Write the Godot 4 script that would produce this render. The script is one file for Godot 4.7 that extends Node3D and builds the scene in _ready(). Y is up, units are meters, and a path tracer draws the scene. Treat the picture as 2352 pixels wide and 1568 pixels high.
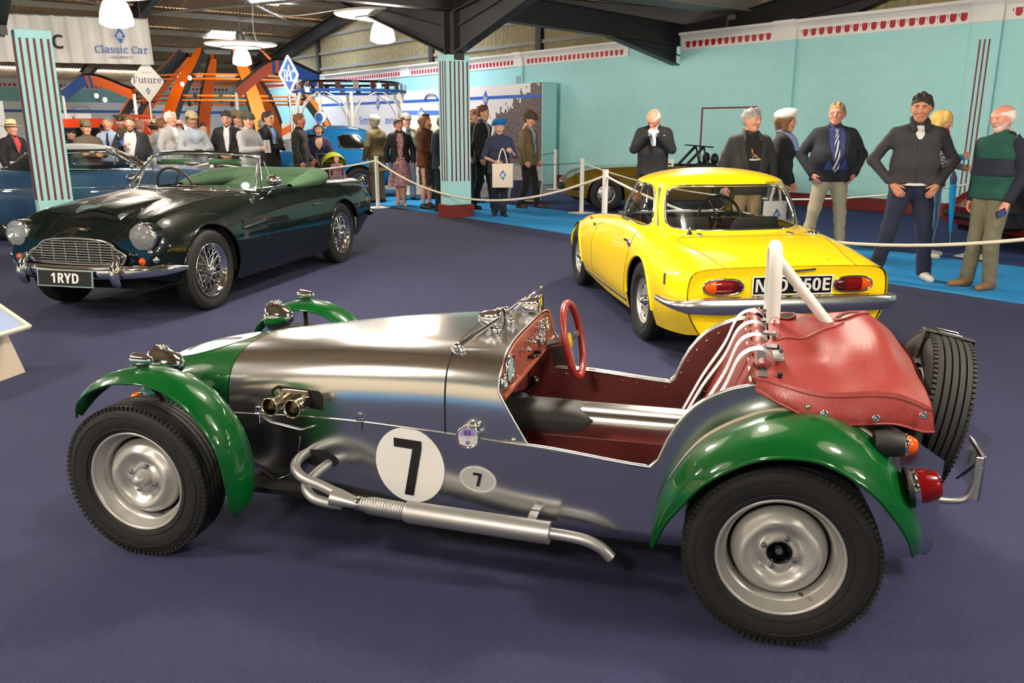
extends Node3D
# A classic car show inside a steel framed hall. Units are metres, y is up.
# Cars are built in their own frame: x forward, y up, z to the car's right.

# ---------------------------------------------------------------- mesh builder
class MB:
	var v := PackedVector3Array()
	var n := PackedVector3Array()
	var t := PackedVector2Array()
	var c := PackedColorArray()
	var ix := PackedInt32Array()
	var xf := Transform3D.IDENTITY
	var col := Color.WHITE
	var colored := false

	func grid(rows: Array, closed_v := false, closed_u := false, mid := false) -> MB:
		var nr := rows.size()
		var nc: int = rows[0].size()
		var b := v.size()
		var acc := PackedVector3Array()
		acc.resize(nr * nc)
		var pts := PackedVector3Array()
		for r in rows:
			for q in r:
				pts.append(xf * q)
		var lr := nr if closed_u else nr - 1
		var lc := nc if closed_v else nc - 1
		for i in lr:
			var i2 := (i + 1) % nr
			for j in lc:
				var j2 := (j + 1) % nc
				var a := i * nc + j
				var b1 := i * nc + j2
				var c1 := i2 * nc + j2
				var d := i2 * nc + j
				var f := (pts[c1] - pts[a]).cross(pts[b1] - pts[d])
				acc[a] += f
				acc[b1] += f
				acc[c1] += f
				acc[d] += f
				ix.append(b + a); ix.append(b + b1); ix.append(b + c1)
				ix.append(b + a); ix.append(b + c1); ix.append(b + d)
		for i in nr:
			for j in nc:
				var k := i * nc + j
				var nn := acc[k]
				if mid and absf(pts[k].z) < 0.0005:
					nn.z = 0.0
				v.append(pts[k])
				n.append(nn.normalized() if nn.length_squared() > 1e-20 else Vector3.UP)
				t.append(Vector2(float(j) / max(1, nc - 1), float(i) / max(1, nr - 1)))
				c.append(col)
		return self

	func flat(poly: PackedVector3Array) -> MB: # convex polygon, one normal
		var b := v.size()
		var q := PackedVector3Array()
		for w in poly:
			q.append(xf * w)
		var nn := Vector3.ZERO
		for i in range(1, q.size() - 1):
			nn += (q[i + 1] - q[0]).cross(q[i] - q[0])
		nn = nn.normalized()
		for i in q.size():
			v.append(q[i]); n.append(nn); c.append(col)
			t.append(Vector2(1.0 if i == 1 or i == 2 else 0.0, 1.0 if i >= 2 else 0.0))
		for i in range(1, q.size() - 1):
			ix.append(b); ix.append(b + i); ix.append(b + i + 1)
		return self

	func box(at: Vector3, s: Vector3, bev := 0.0, basis := Basis.IDENTITY) -> MB:
		var keep := xf
		xf = xf * Transform3D(basis, at)
		var h := s * 0.5
		bev = minf(bev, minf(h.x, minf(h.y, h.z)) * 0.98)
		for ax in 3:
			for sg in [-1.0, 1.0]:
				var p := PackedVector3Array()
				var a1 := (ax + 1) % 3
				var a2 := (ax + 2) % 3
				for k in 4:
					var e1 := -1.0 if k == 0 or k == 3 else 1.0
					var e2 := -1.0 if k < 2 else 1.0
					var q := Vector3.ZERO
					q[ax] = sg * h[ax]
					q[a1] = e1 * (h[a1] - bev)
					q[a2] = e2 * (h[a2] - bev) * -sg
					p.append(q)
				flat(p)
		if bev > 0.0:
			for ax in 3:
				var a1 := (ax + 1) % 3
				var a2 := (ax + 2) % 3
				for e1 in [-1.0, 1.0]:
					for e2 in [-1.0, 1.0]:
						var p := PackedVector3Array()
						for k in 4:
							var q := Vector3.ZERO
							q[ax] = (h[ax] - bev) * (1.0 if k == 0 or k == 3 else -1.0)
							q[a1] = e1 * (h[a1] - (0.0 if k < 2 else bev))
							q[a2] = e2 * (h[a2] - (bev if k < 2 else 0.0))
							p.append(q)
						if e1 * e2 > 0:
							p.reverse()
						flat(p)
			for ex in [-1.0, 1.0]:
				for ey in [-1.0, 1.0]:
					for ez in [-1.0, 1.0]:
						var p := PackedVector3Array([Vector3(ex * h.x, ey * (h.y - bev), ez * (h.z - bev)), Vector3(ex * (h.x - bev), ey * h.y, ez * (h.z - bev)), Vector3(ex * (h.x - bev), ey * (h.y - bev), ez * h.z)])
						if ex * ey * ez > 0:
							p.reverse()
						flat(p)
		xf = keep
		return self

	func bar(a: Vector3, b: Vector3, w: float, h: float, up := Vector3.UP, bev := 0.0) -> MB: # box from a to b
		var d := b - a
		var x := d.normalized()
		var z := x.cross(up)
		if z.length() < 1e-4:
			z = x.cross(Vector3.RIGHT)
		z = z.normalized()
		return box((a + b) * 0.5, Vector3(d.length(), h, w), bev, Basis(x, z.cross(x), z))

	func tube(path: PackedVector3Array, r, sides := 10, caps := true, closed := false, flatten := 1.0) -> MB:
		var m := path.size()
		var rows := []
		var tan := (path[1] - path[0]).normalized()
		var nrm := tan.cross(Vector3.UP)
		if nrm.length() < 0.05:
			nrm = tan.cross(Vector3.RIGHT)
		nrm = nrm.normalized()
		for i in m:
			var t0 := path[(i - 1 + m) % m] if closed or i > 0 else path[0]
			var t1 := path[(i + 1) % m] if closed or i < m - 1 else path[m - 1]
			tan = (t1 - t0).normalized()
			nrm = (nrm - tan * nrm.dot(tan)).normalized()
			var bn := tan.cross(nrm)
			var rr: float = r[i] if r is Array or r is PackedFloat32Array else r
			var row := PackedVector3Array()
			for k in sides:
				var an := TAU * k / sides
				row.append(path[i] + nrm * (cos(an) * rr) + bn * (sin(an) * rr * flatten))
			rows.append(row)
		grid(rows, true, closed)
		if caps and not closed:
			var e: PackedVector3Array = rows[0]
			flat(e)
			var e2: PackedVector3Array = rows[m - 1].duplicate()
			e2.reverse()
			flat(e2)
		return self

	# profile: points (radius, height) turned about the y axis of xf
	func lathe(prof: PackedVector2Array, segs := 24, a0 := 0.0, a1 := TAU) -> MB:
		var full := absf(a1 - a0 - TAU) < 1e-4
		var rows := []
		for q in prof:
			var row := PackedVector3Array()
			for k in (segs if full else segs + 1):
				var an := a0 + (a1 - a0) * k / segs
				row.append(Vector3(cos(an) * q.x, q.y, sin(an) * q.x))
			rows.append(row)
		return grid(rows, full)

	# a turned shape whose hard edges stay hard: each piece is a list of its own
	func lathes(pieces: Array, segs := 24) -> MB:
		for p in pieces:
			lathe(PackedVector2Array(p), segs)
		return self

	func ball(at: Vector3, r: Vector3, segs := 16, rings := 10, basis := Basis.IDENTITY, from := 0.0, to := 1.0) -> MB:
		var keep := xf
		xf = xf * Transform3D(basis, at)
		var rows := []
		for i in rings + 1:
			var th := PI * lerpf(from, to, float(i) / rings)
			var row := PackedVector3Array()
			for k in segs:
				var an := TAU * k / segs
				row.append(Vector3(sin(th) * cos(an) * r.x, cos(th) * r.y, sin(th) * sin(an) * r.z))
			rows.append(row)
		grid(rows, true)
		xf = keep
		return self

	# polygon in the xy plane of xf, thick along z from z0 to z1
	func prism(poly: PackedVector2Array, z0: float, z1: float, bev := 0.0) -> MB:
		if not Geometry2D.is_polygon_clockwise(poly):
			poly = poly.duplicate()
			poly.reverse()
		var inner := poly
		if bev > 0.0:
			var o := Geometry2D.offset_polygon(poly, -bev)
			if o.size() == 1 and o[0].size() == poly.size():
				inner = o[0]
				var best := 0
				for k in inner.size():
					if inner[k].distance_to(poly[0]) < inner[best].distance_to(poly[0]):
						best = k
				var rot := PackedVector2Array()
				if Geometry2D.is_polygon_clockwise(inner):
					for k in inner.size():
						rot.append(inner[(best + k) % inner.size()])
				else:
					for k in inner.size():
						rot.append(inner[(best - k + inner.size()) % inner.size()])
				inner = rot
			else:
				bev = 0.0
		var tri := Geometry2D.triangulate_polygon(inner)
		for side in 2:
			var z := z1 if side == 1 else z0
			var b := v.size()
			for q in inner:
				v.append(xf * Vector3(q.x, q.y, z)); c.append(col); t.append(q)
			var nn := Vector3.ZERO
			for k in range(0, tri.size(), 3):
				var o := 2 if (side == 0) == (z1 > z0) else 1
				var i0 := b + tri[k]
				var i1 := b + tri[k + o]
				var i2 := b + tri[k + 3 - o]
				ix.append(i0); ix.append(i1); ix.append(i2)
				nn += (v[i2] - v[i0]).cross(v[i1] - v[i0])
			nn = nn.normalized()
			for q in inner:
				n.append(nn)
		var m := poly.size()
		var sgn := 1.0 if z1 > z0 else -1.0
		for i in m:
			var a := poly[i]
			var e := poly[(i + 1) % m]
			var q := PackedVector3Array([Vector3(a.x, a.y, z1 - bev * sgn), Vector3(e.x, e.y, z1 - bev * sgn), Vector3(e.x, e.y, z0 + bev * sgn), Vector3(a.x, a.y, z0 + bev * sgn)])
			flat(q)
			if bev > 0.0:
				var ai := inner[i]
				var ei := inner[(i + 1) % m]
				flat(PackedVector3Array([Vector3(ai.x, ai.y, z1), Vector3(ei.x, ei.y, z1), Vector3(e.x, e.y, z1 - bev * sgn), Vector3(a.x, a.y, z1 - bev * sgn)]))
				flat(PackedVector3Array([Vector3(a.x, a.y, z0 + bev * sgn), Vector3(e.x, e.y, z0 + bev * sgn), Vector3(ei.x, ei.y, z0), Vector3(ai.x, ai.y, z0)]))
		return self

	func add(o: MB, tf := Transform3D.IDENTITY) -> MB:
		var b := v.size()
		var w := xf * tf
		for k in o.v.size():
			v.append(w * o.v[k])
			n.append((w.basis * o.n[k]).normalized())
			t.append(o.t[k])
			c.append(o.c[k])
		if w.basis.determinant() < 0.0: # mirrored: keep the faces turned outwards
			for k in range(0, o.ix.size(), 3):
				ix.append_array([b + o.ix[k], b + o.ix[k + 2], b + o.ix[k + 1]])
		else:
			for k in o.ix:
				ix.append(b + k)
		return self

	func mesh() -> ArrayMesh:
		var m := ArrayMesh.new()
		if v.is_empty():
			return m
		var a := []
		a.resize(Mesh.ARRAY_MAX)
		a[Mesh.ARRAY_VERTEX] = v
		a[Mesh.ARRAY_NORMAL] = n
		a[Mesh.ARRAY_TEX_UV] = t
		if colored:
			a[Mesh.ARRAY_COLOR] = c
		a[Mesh.ARRAY_INDEX] = ix
		m.add_surface_from_arrays(Mesh.PRIMITIVE_TRIANGLES, a)
		return m

# ---------------------------------------------------------------- nodes
var M := {}
var used := {}

func numbered(called: String) -> String:
	if not used.has(called):
		used[called] = 0
		return called
	used[called] += 1
	return "%s_%03d" % [called, used[called]]

func thing(called: String, label: String, category: String, xf := Transform3D.IDENTITY, group := "") -> Node3D:
	var o := Node3D.new()
	o.name = numbered(called)
	add_child(o)
	o.transform = xf
	o.set_meta("label", label)
	o.set_meta("category", category)
	if group != "":
		o.set_meta("group", group)
	return o

func put(called: String, shape, m: Material, parent: Node = null, xf := Transform3D.IDENTITY) -> MeshInstance3D:
	var o := MeshInstance3D.new()
	o.mesh = shape.mesh() if shape is MB else shape
	o.material_override = m
	o.transform = xf
	if parent == null:
		o.name = numbered(called)
		add_child(o)
	else:
		o.name = called
		parent.add_child(o, true)
	return o

func tag(o: Node, label: String, category: String, group := "") -> Node:
	o.set_meta("label", label)
	o.set_meta("category", category)
	if group != "":
		o.set_meta("group", group)
	return o

func struct(o: Node, label := "", category := "") -> Node:
	o.set_meta("kind", "structure")
	if label != "":
		o.set_meta("label", label)
	if category != "":
		o.set_meta("category", category)
	return o

# frame with x along (fx, fz), y up, z to the right of it
func frame(ox: float, oz: float, fx: float, fz: float, oy := 0.0) -> Transform3D:
	var l := sqrt(fx * fx + fz * fz)
	var x := Vector3(fx / l, 0, fz / l)
	return Transform3D(Basis(x, Vector3.UP, Vector3(-x.z, 0, x.x)), Vector3(ox, oy, oz))

func at(x: float, y: float, z: float, basis := Basis.IDENTITY) -> Transform3D:
	return Transform3D(basis, Vector3(x, y, z))

# frame at a whose y axis runs along d
func along(a: Vector3, d: Vector3) -> Transform3D:
	var y := d.normalized()
	var x := y.cross(Vector3(0, 0, 1))
	if x.length() < 0.05:
		x = y.cross(Vector3(1, 0, 0))
	x = x.normalized()
	return Transform3D(Basis(x, y, x.cross(y)), a)

func W(x, y) -> Vector2:
	return Vector2(x, y)

func P2(a: Array) -> PackedVector2Array:
	return PackedVector2Array(a)

func P3(a: Array) -> PackedVector3Array:
	return PackedVector3Array(a)

func V(x, y, z) -> Vector3:
	return Vector3(x, y, z)

func smooth(pts: Array, per := 6, closed := false) -> PackedVector3Array: # spline through the points
	var o := PackedVector3Array()
	var m := pts.size()
	var segs := m if closed else m - 1
	for i in segs:
		var p1: Vector3 = pts[i]
		var p2: Vector3 = pts[(i + 1) % m]
		var p0: Vector3 = pts[(i - 1 + m) % m] if closed or i > 0 else p1 * 2 - p2
		var p3: Vector3 = pts[(i + 2) % m] if closed or i < m - 2 else p2 * 2 - p1
		for k in per:
			o.append(p1.cubic_interpolate(p2, p0, p3, float(k) / per))
	if not closed:
		o.append(pts[m - 1])
	return o

func smooth2(pts: Array, per := 6, closed := false) -> PackedVector2Array:
	var a := []
	for q in pts:
		a.append(Vector3(q.x, q.y, 0))
	var o := PackedVector2Array()
	for q in smooth(a, per, closed):
		o.append(W(q.x, q.y))
	return o

func circle2(r: float, m := 32, cx := 0.0, cy := 0.0, ry := -1.0) -> PackedVector2Array:
	var o := PackedVector2Array()
	for k in m:
		o.append(W(cx + r * cos(TAU * k / m), cy + (r if ry < 0 else ry) * sin(TAU * k / m)))
	return o

func ring(r: float, m := 32, c := Vector3.ZERO) -> PackedVector3Array: # circle about the y axis
	var o := PackedVector3Array()
	for k in m:
		o.append(c + Vector3(r * cos(TAU * k / m), 0, r * sin(TAU * k / m)))
	return o

# value of a table [[x, y], ...] at x, smooth and without overshoot
func tab(t: Array, x: float) -> float:
	var m := t.size()
	if x <= t[0][0]:
		return t[0][1]
	if x >= t[m - 1][0]:
		return t[m - 1][1]
	var i := 0
	while x > t[i + 1][0]:
		i += 1
	var h: float = t[i + 1][0] - t[i][0]
	var d: float = (t[i + 1][1] - t[i][1]) / h
	var m0 := d
	var m1 := d
	if i > 0:
		var dp: float = (t[i][1] - t[i - 1][1]) / (t[i][0] - t[i - 1][0])
		m0 = 0.0 if dp * d <= 0 else 2.0 * dp * d / (dp + d)
	if i < m - 2:
		var dn: float = (t[i + 2][1] - t[i + 1][1]) / (t[i + 2][0] - t[i + 1][0])
		m1 = 0.0 if dn * d <= 0 else 2.0 * dn * d / (dn + d)
	var u: float = (x - t[i][0]) / h
	var u2 := u * u
	var u3 := u2 * u
	return t[i][1] * (2 * u3 - 3 * u2 + 1) + h * m0 * (u3 - 2 * u2 + u) + t[i + 1][1] * (-2 * u3 + 3 * u2) + h * m1 * (u3 - u2)

func text(words: String, size: float, depth := 0.002, font := "Droid Sans", bold := false, italic := false) -> TextMesh:
	var f := SystemFont.new()
	f.font_names = PackedStringArray([font])
	if bold:
		f.font_weight = 700
	f.font_italic = italic
	var tm := TextMesh.new()
	tm.font = f
	tm.text = words
	tm.font_size = 64
	tm.pixel_size = size / 46.0 # size is the height of a capital letter
	tm.depth = depth
	tm.curve_step = 2.0
	return tm

# ---------------------------------------------------------------- materials
func mat(c: Color, rough := 0.6, metal := 0.0) -> StandardMaterial3D:
	var m := StandardMaterial3D.new()
	m.albedo_color = c
	m.roughness = rough
	m.metallic = metal
	return m

func rgb(r: int, g: int, b: int) -> Color:
	return Color8(r, g, b)

func paint(c: Color, rough := 0.35, spec := 0.2) -> StandardMaterial3D:
	var m := mat(c, rough)
	m.metallic_specular = spec
	m.clearcoat_enabled = true
	m.clearcoat = 1.0
	m.clearcoat_roughness = 0.03
	return m

func noise_image(freq: float, px: int, sd: int, octaves := 4, kind := FastNoiseLite.TYPE_SIMPLEX_SMOOTH) -> Image:
	var f := FastNoiseLite.new()
	f.seed = sd
	f.noise_type = kind
	f.frequency = freq
	f.fractal_octaves = octaves
	return f.get_seamless_image(px, px)

# grey noise as a colour texture between two colours
func noise_tex(freq: float, px: int, sd: int, lo: Color, hi: Color, octaves := 4) -> ImageTexture:
	var g := noise_image(freq, px, sd, octaves)
	var im := Image.create(px, px, false, Image.FORMAT_RGB8)
	for y in px:
		for x in px:
			im.set_pixel(x, y, lo.lerp(hi, g.get_pixel(x, y).r))
	return ImageTexture.create_from_image(im)

func bump_tex(freq: float, px: int, sd: int, strength := 4.0, octaves := 4) -> ImageTexture:
	var g := noise_image(freq, px, sd, octaves)
	g.convert(Image.FORMAT_RGBA8)
	g.bump_map_to_normal_map(strength)
	return ImageTexture.create_from_image(g)

func tri(m: StandardMaterial3D, scale: float, world := true) -> StandardMaterial3D:
	m.uv1_triplanar = true
	m.uv1_world_triplanar = world
	m.uv1_scale = Vector3.ONE * scale
	return m

func rough_cloth(c: Color, bump: Texture2D, rough := 0.9) -> StandardMaterial3D:
	var m := mat(c, rough)
	m.normal_enabled = true
	m.normal_texture = bump
	m.normal_scale = 0.5
	m.rim_enabled = true
	m.rim = 0.15
	return tri(m, 6.0, false)

func cloth(c: Color, rough := 0.85) -> StandardMaterial3D: # kept by colour
	var key := "cloth%d,%s" % [c.to_rgba32(), rough]
	if not M.has(key):
		M[key] = rough_cloth(c, M["bump_cloth"], rough)
	return M[key]

func tone(c: Color, rough := 0.6, metal := 0.0) -> StandardMaterial3D: # plain, kept by colour
	var key := "tone%d,%s,%s" % [c.to_rgba32(), rough, metal]
	if not M.has(key):
		M[key] = mat(c, rough, metal)
	return M[key]

func make_materials() -> void:
	M["bump_cloth"] = bump_tex(0.12, 256, 11, 3.0, 3)
	M["bump_leather"] = bump_tex(0.06, 256, 12, 2.5, 4)
	M["bump_metal"] = bump_tex(0.012, 256, 13, 0.6, 3)
	# carpet: dyed pile with fine grain
	var m := mat(Color.WHITE, 0.95)
	m.albedo_texture = noise_tex(0.22, 512, 21, rgb(29, 32, 64), rgb(42, 46, 84), 3)
	m.normal_enabled = true
	m.normal_texture = bump_tex(0.25, 512, 22, 5.0, 2)
	m.normal_scale = 0.8
	M["carpet_navy"] = tri(m, 1.6)
	m = mat(Color.WHITE, 0.95)
	m.albedo_texture = noise_tex(0.22, 512, 23, rgb(18, 132, 202), rgb(30, 154, 224), 3)
	m.normal_enabled = true
	m.normal_texture = M["carpet_navy"].normal_texture
	M["carpet_sky"] = tri(m, 1.6)
	m = mat(Color.WHITE, 0.95)
	m.albedo_texture = noise_tex(0.22, 512, 24, rgb(28, 48, 104), rgb(38, 62, 122), 3)
	m.normal_enabled = true
	m.normal_texture = M["carpet_navy"].normal_texture
	M["carpet_royal"] = tri(m, 1.6)
	m = mat(Color.WHITE, 0.8)
	m.albedo_texture = noise_tex(0.02, 512, 25, rgb(104, 104, 100), rgb(138, 138, 132), 5)
	M["concrete"] = tri(m, 0.4)
	m = mat(Color.WHITE, 0.75)
	m.albedo_texture = noise_tex(0.03, 256, 26, rgb(160, 214, 217), rgb(168, 221, 224), 3)
	M["turquoise"] = tri(m, 0.5)
	M["maroon"] = mat(rgb(110, 28, 38), 0.6)
	M["white_paint"] = mat(rgb(226, 224, 220), 0.55)
	M["scallop"] = mat(rgb(172, 22, 44), 0.5)
	m = mat(Color.WHITE, 0.7)
	m.albedo_texture = noise_tex(0.05, 256, 27, rgb(96, 26, 22), rgb(120, 36, 28), 4)
	M["skirting"] = tri(m, 1.0)
	M["steel_black"] = mat(rgb(38, 37, 39), 0.5)
	m = mat(Color.WHITE, 0.85)
	m.albedo_texture = noise_tex(0.02, 512, 28, rgb(112, 90, 66), rgb(150, 124, 94), 5)
	M["sheet_brown"] = tri(m, 0.5)
	m = mat(Color.WHITE, 0.85)
	m.albedo_texture = noise_tex(0.02, 512, 29, rgb(128, 118, 88), rgb(166, 154, 118), 5)
	M["sheet_buff"] = tri(m, 0.5)
	M["purlin"] = mat(rgb(132, 130, 122), 0.6)
	# metals
	m = mat(rgb(216, 216, 216), 0.2, 1.0)
	m.normal_enabled = true
	m.normal_texture = M["bump_metal"]
	m.normal_scale = 0.06
	M["aluminium"] = tri(m, 2.2, false)
	m = mat(rgb(212, 213, 214), 0.19, 1.0)
	m.normal_enabled = true
	m.normal_texture = M["bump_metal"]
	m.normal_scale = 0.04
	M["aluminium_side"] = tri(m, 1.2, false)
	M["aluminium_trim"] = mat(rgb(214, 214, 212), 0.25, 1.0)
	M["chrome"] = mat(rgb(232, 232, 234), 0.05, 1.0)
	M["nickel"] = mat(rgb(206, 196, 176), 0.14, 1.0)
	m = mat(rgb(186, 186, 184), 0.42, 0.85)
	M["silver_paint"] = m
	m = mat(rgb(182, 180, 176), 0.38, 0.4)
	m.clearcoat_enabled = true
	m.clearcoat = 0.4
	m.clearcoat_roughness = 0.2
	M["wheel_silver"] = m
	M["bars"] = mat(rgb(214, 206, 192), 0.32, 1.0)
	M["steel_grey"] = mat(rgb(150, 152, 154), 0.35, 0.9)
	M["black"] = mat(rgb(9, 9, 10), 0.6)
	M["black_gloss"] = mat(rgb(8, 8, 9), 0.15)
	M["void"] = mat(rgb(5, 5, 6), 0.95)
	m = mat(Color.WHITE, 0.72)
	m.albedo_texture = noise_tex(0.08, 256, 31, rgb(14, 14, 14), rgb(23, 22, 22), 4)
	M["rubber"] = tri(m, 4.0, false)
	m = mat(Color.WHITE, 0.42)
	m.albedo_texture = noise_tex(0.03, 256, 32, rgb(122, 40, 37), rgb(138, 50, 46), 4)
	m.normal_enabled = true
	m.normal_texture = M["bump_leather"]
	m.normal_scale = 0.35
	M["vinyl_red"] = tri(m, 5.0, false)
	m = mat(Color.WHITE, 0.6)
	m.albedo_texture = noise_tex(0.03, 256, 33, rgb(78, 20, 19), rgb(94, 26, 24), 4)
	m.normal_enabled = true
	m.normal_texture = M["bump_leather"]
	m.normal_scale = 0.3
	M["trim_red"] = tri(m, 5.0, false)
	m = mat(Color.WHITE, 0.4)
	m.albedo_texture = noise_tex(0.03, 256, 34, rgb(134, 64, 48), rgb(150, 78, 60), 4)
	m.normal_enabled = true
	m.normal_texture = M["bump_leather"]
	m.normal_scale = 0.2
	M["dash_red"] = tri(m, 5.0, false)
	M["wheel_red"] = mat(rgb(134, 34, 27), 0.38)
	M["green_gloss"] = paint(rgb(0, 74, 26))
	M["green_dark"] = paint(rgb(3, 13, 11))
	M["yellow_gloss"] = paint(rgb(250, 214, 8))
	M["blue_slate"] = paint(rgb(52, 82, 114))
	M["blue_bright"] = paint(rgb(14, 92, 150))
	M["olive_gloss"] = paint(rgb(104, 84, 22))
	M["red_dark"] = paint(rgb(96, 22, 16))
	M["orange"] = mat(rgb(232, 104, 12), 0.45)
	M["orange_gloss"] = paint(rgb(226, 70, 20))
	M["rac_blue"] = mat(rgb(42, 96, 184), 0.5)
	M["white"] = mat(rgb(232, 231, 228), 0.5)
	M["black_print"] = mat(rgb(18, 18, 20), 0.5)
	M["canvas_black"] = cloth(rgb(22, 23, 24), 0.95)
	M["tonneau_green"] = cloth(rgb(62, 94, 64), 0.8)
	M["leather_green"] = mat(rgb(46, 84, 54), 0.5)
	M["leather_black"] = mat(rgb(15, 14, 14), 0.6)
	M["rope"] = cloth(rgb(220, 212, 194), 0.9)
	m = mat(Color(0.2, 0.24, 0.24, 0.10), 0.02)
	m.transparency = BaseMaterial3D.TRANSPARENCY_ALPHA
	M["glass"] = m
	m = mat(Color(0.12, 0.15, 0.15, 0.2), 0.02)
	m.transparency = BaseMaterial3D.TRANSPARENCY_ALPHA
	M["glass_grey"] = m
	m = mat(Color(0.96, 0.98, 1.0, 0.18), 0.05)
	m.transparency = BaseMaterial3D.TRANSPARENCY_ALPHA
	M["lens_clear"] = m
	M["lens_amber"] = paint(rgb(206, 78, 6), 0.25)
	M["lens_red"] = paint(rgb(104, 4, 8), 0.25)
	M["reflector"] = mat(rgb(230, 232, 236), 0.12, 1.0)
	M["dial"] = mat(rgb(132, 176, 172), 0.3)
	m = mat(rgb(255, 252, 246), 0.4)
	m.emission_enabled = true
	m.emission = Color(1.0, 0.97, 0.92)
	m.emission_energy_multiplier = 9.0
	M["lamp_glow"] = m
	m = mat(rgb(255, 236, 214), 0.4)
	m.emission_enabled = true
	m.emission = Color(1.0, 0.72, 0.55)
	m.emission_energy_multiplier = 6.0
	M["bulb_glow"] = m
	M["lamp_disc"] = mat(rgb(226, 222, 214), 0.5)

# ---------------------------------------------------------------- scene
var HX := frame(-1.0, -14.4, -0.6, -0.8) # the hall's own frame: x down the hall, z towards the long wall

func _ready() -> void:
	var cam := Camera3D.new()
	cam.name = "view_camera"
	cam.fov = 2.0 * rad_to_deg(atan(784.0 / 1900.0))
	cam.position = Vector3(0, 1.54, 0)
	cam.rotation_degrees = Vector3(-14.6, 0, 0)
	cam.near = 0.05
	cam.far = 200.0
	add_child(cam)
	cam.current = true
	var sky := ProceduralSkyMaterial.new() # an overcast day, seen only through the rooflights
	sky.sky_top_color = Color(0.86, 0.9, 0.96)
	sky.sky_horizon_color = Color(0.9, 0.92, 0.95)
	sky.ground_bottom_color = Color(0.3, 0.3, 0.3)
	sky.ground_horizon_color = Color(0.6, 0.6, 0.6)
	sky.sky_energy_multiplier = 7.0
	var sk := Sky.new()
	sk.sky_material = sky
	var env := Environment.new()
	env.background_mode = Environment.BG_SKY
	env.sky = sk
	env.ambient_light_source = Environment.AMBIENT_SOURCE_DISABLED
	env.tonemap_mode = Environment.TONE_MAPPER_LINEAR
	env.tonemap_exposure = 1.35
	env.sdfgi_enabled = true
	env.ssao_enabled = true
	env.ssil_enabled = true
	var we := WorldEnvironment.new()
	we.name = "environment"
	we.environment = env
	add_child(we)

	make_materials()
	build_lamps()
	build_hall()
	build_stands()
	build_ropes()
	build_seven()
	build_convertible()
	build_coupe()
	build_far_cars()
	build_people()
	build_belongings()

# ---------------------------------------------------------------- lamps: bells of light under wide white discs
func build_lamps() -> void:
	var bell := MB.new()
	bell.lathe(P2([W(0.001, 0.0), W(0.13, -0.012), W(0.235, 0.03), W(0.245, 0.06), W(0.225, 0.2), W(0.185, 0.32), W(0.13, 0.4), W(0.08, 0.44)]), 28)
	var disc := MB.new()
	disc.lathes([[W(0.1, 0.44), W(0.5, 0.44), W(0.52, 0.455), W(0.54, 0.45)], [W(0.54, 0.45), W(0.9, 0.50), W(0.93, 0.525), W(0.9, 0.55)], [W(0.9, 0.55), W(0.5, 0.52), W(0.1, 0.5)]], 40)
	var rim := MB.new()
	rim.tube(ring(0.52, 40, Vector3(0, 0.442, 0)), 0.012, 6, false, true)
	var gear := MB.new()
	gear.lathes([[W(0.1, 0.46), W(0.12, 0.5), W(0.12, 0.78), W(0.08, 0.84), W(0.001, 0.84)]], 16)
	var bell_m := bell.mesh()
	var disc_m := disc.mesh()
	var rim_m := rim.mesh()
	var gear_m := gear.mesh()
	var spots := [[2.2, 3.0, -4.61, "hanging disc lamp glowing over the striped pillar on the left"], [3.25, 3.13, 0.5, "hanging disc lamp glowing beside the black roof haunch"], [10.55, 3.09, 0.26, "small hanging disc lamp glowing above the orange arches"],
		[-4.9, 3.1, 0.4, ""], [-4.9, 3.1, -4.7, ""], [-4.9, 3.1, -9.8, ""], [-8.7, 3.1, -4.7, ""], [-8.7, 3.1, -9.8, ""], [-12.4, 3.1, -4.7, ""], [-12.4, 3.1, 0.4, ""], [-12.4, 3.1, -9.8, ""], [-16.2, 3.1, -4.7, ""], [2.6, 3.1, -9.8, ""], [10.5, 3.1, -4.8, "hanging disc lamp far behind the white cloth banner"], [18.2, 3.1, -4.8, ""]]
	for s in spots:
		var lab: String = s[3] if s[3] != "" else "hanging disc lamp overhead, out of the picture"
		var w := HX * Vector3(s[0], s[1], s[2])
		var o := thing("pendant_lamp", lab, "lamp", Transform3D(HX.basis, w), "hanging disc lamps")
		put("lamp_bell", bell_m, M["lamp_glow"], o)
		put("disc", disc_m, M["lamp_disc"], o)
		put("rim", rim_m, M["steel_grey"], o)
		put("ballast", gear_m, M["steel_grey"], o)
		var top := 4.05 + 0.155 * minf(absf(s[0]), absf(31.4 - absf(s[0]))) - 0.1
		put("rod", MB.new().tube(P3([V(0, 0.83, 0), V(0, top - s[1], 0)]), 0.012, 6), M["steel_grey"], o)
		var l := OmniLight3D.new()
		l.name = "bulb_light"
		l.position = Vector3(0, -0.06, 0)
		l.light_energy = 10.0
		l.light_color = Color(1.0, 0.95, 0.87)
		l.light_size = 0.22
		l.omni_range = 60.0
		l.omni_attenuation = 2.0
		l.shadow_enabled = true
		o.add_child(l, true)

# ---------------------------------------------------------------- the hall
func hbox(b: MB, p0: float, p1: float, y0: float, y1: float, q0: float, q1: float, bev := 0.0) -> MB:
	return b.box(Vector3((p0 + p1) / 2, (y0 + y1) / 2, (q0 + q1) / 2), Vector3(absf(p1 - p0), absf(y1 - y0), absf(q1 - q0)), bev)

# profile of (q, y) points drawn along the hall from p0 to p1
func run_p(b: MB, prof: Array, p0: float, p1: float) -> MB:
	var keep := b.xf
	b.xf = b.xf * Transform3D(Basis(V(0, 0, 1), V(0, 1, 0), V(1, 0, 0)), Vector3.ZERO)
	b.prism(PackedVector2Array(prof), p0, p1)
	b.xf = keep
	return b

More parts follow.
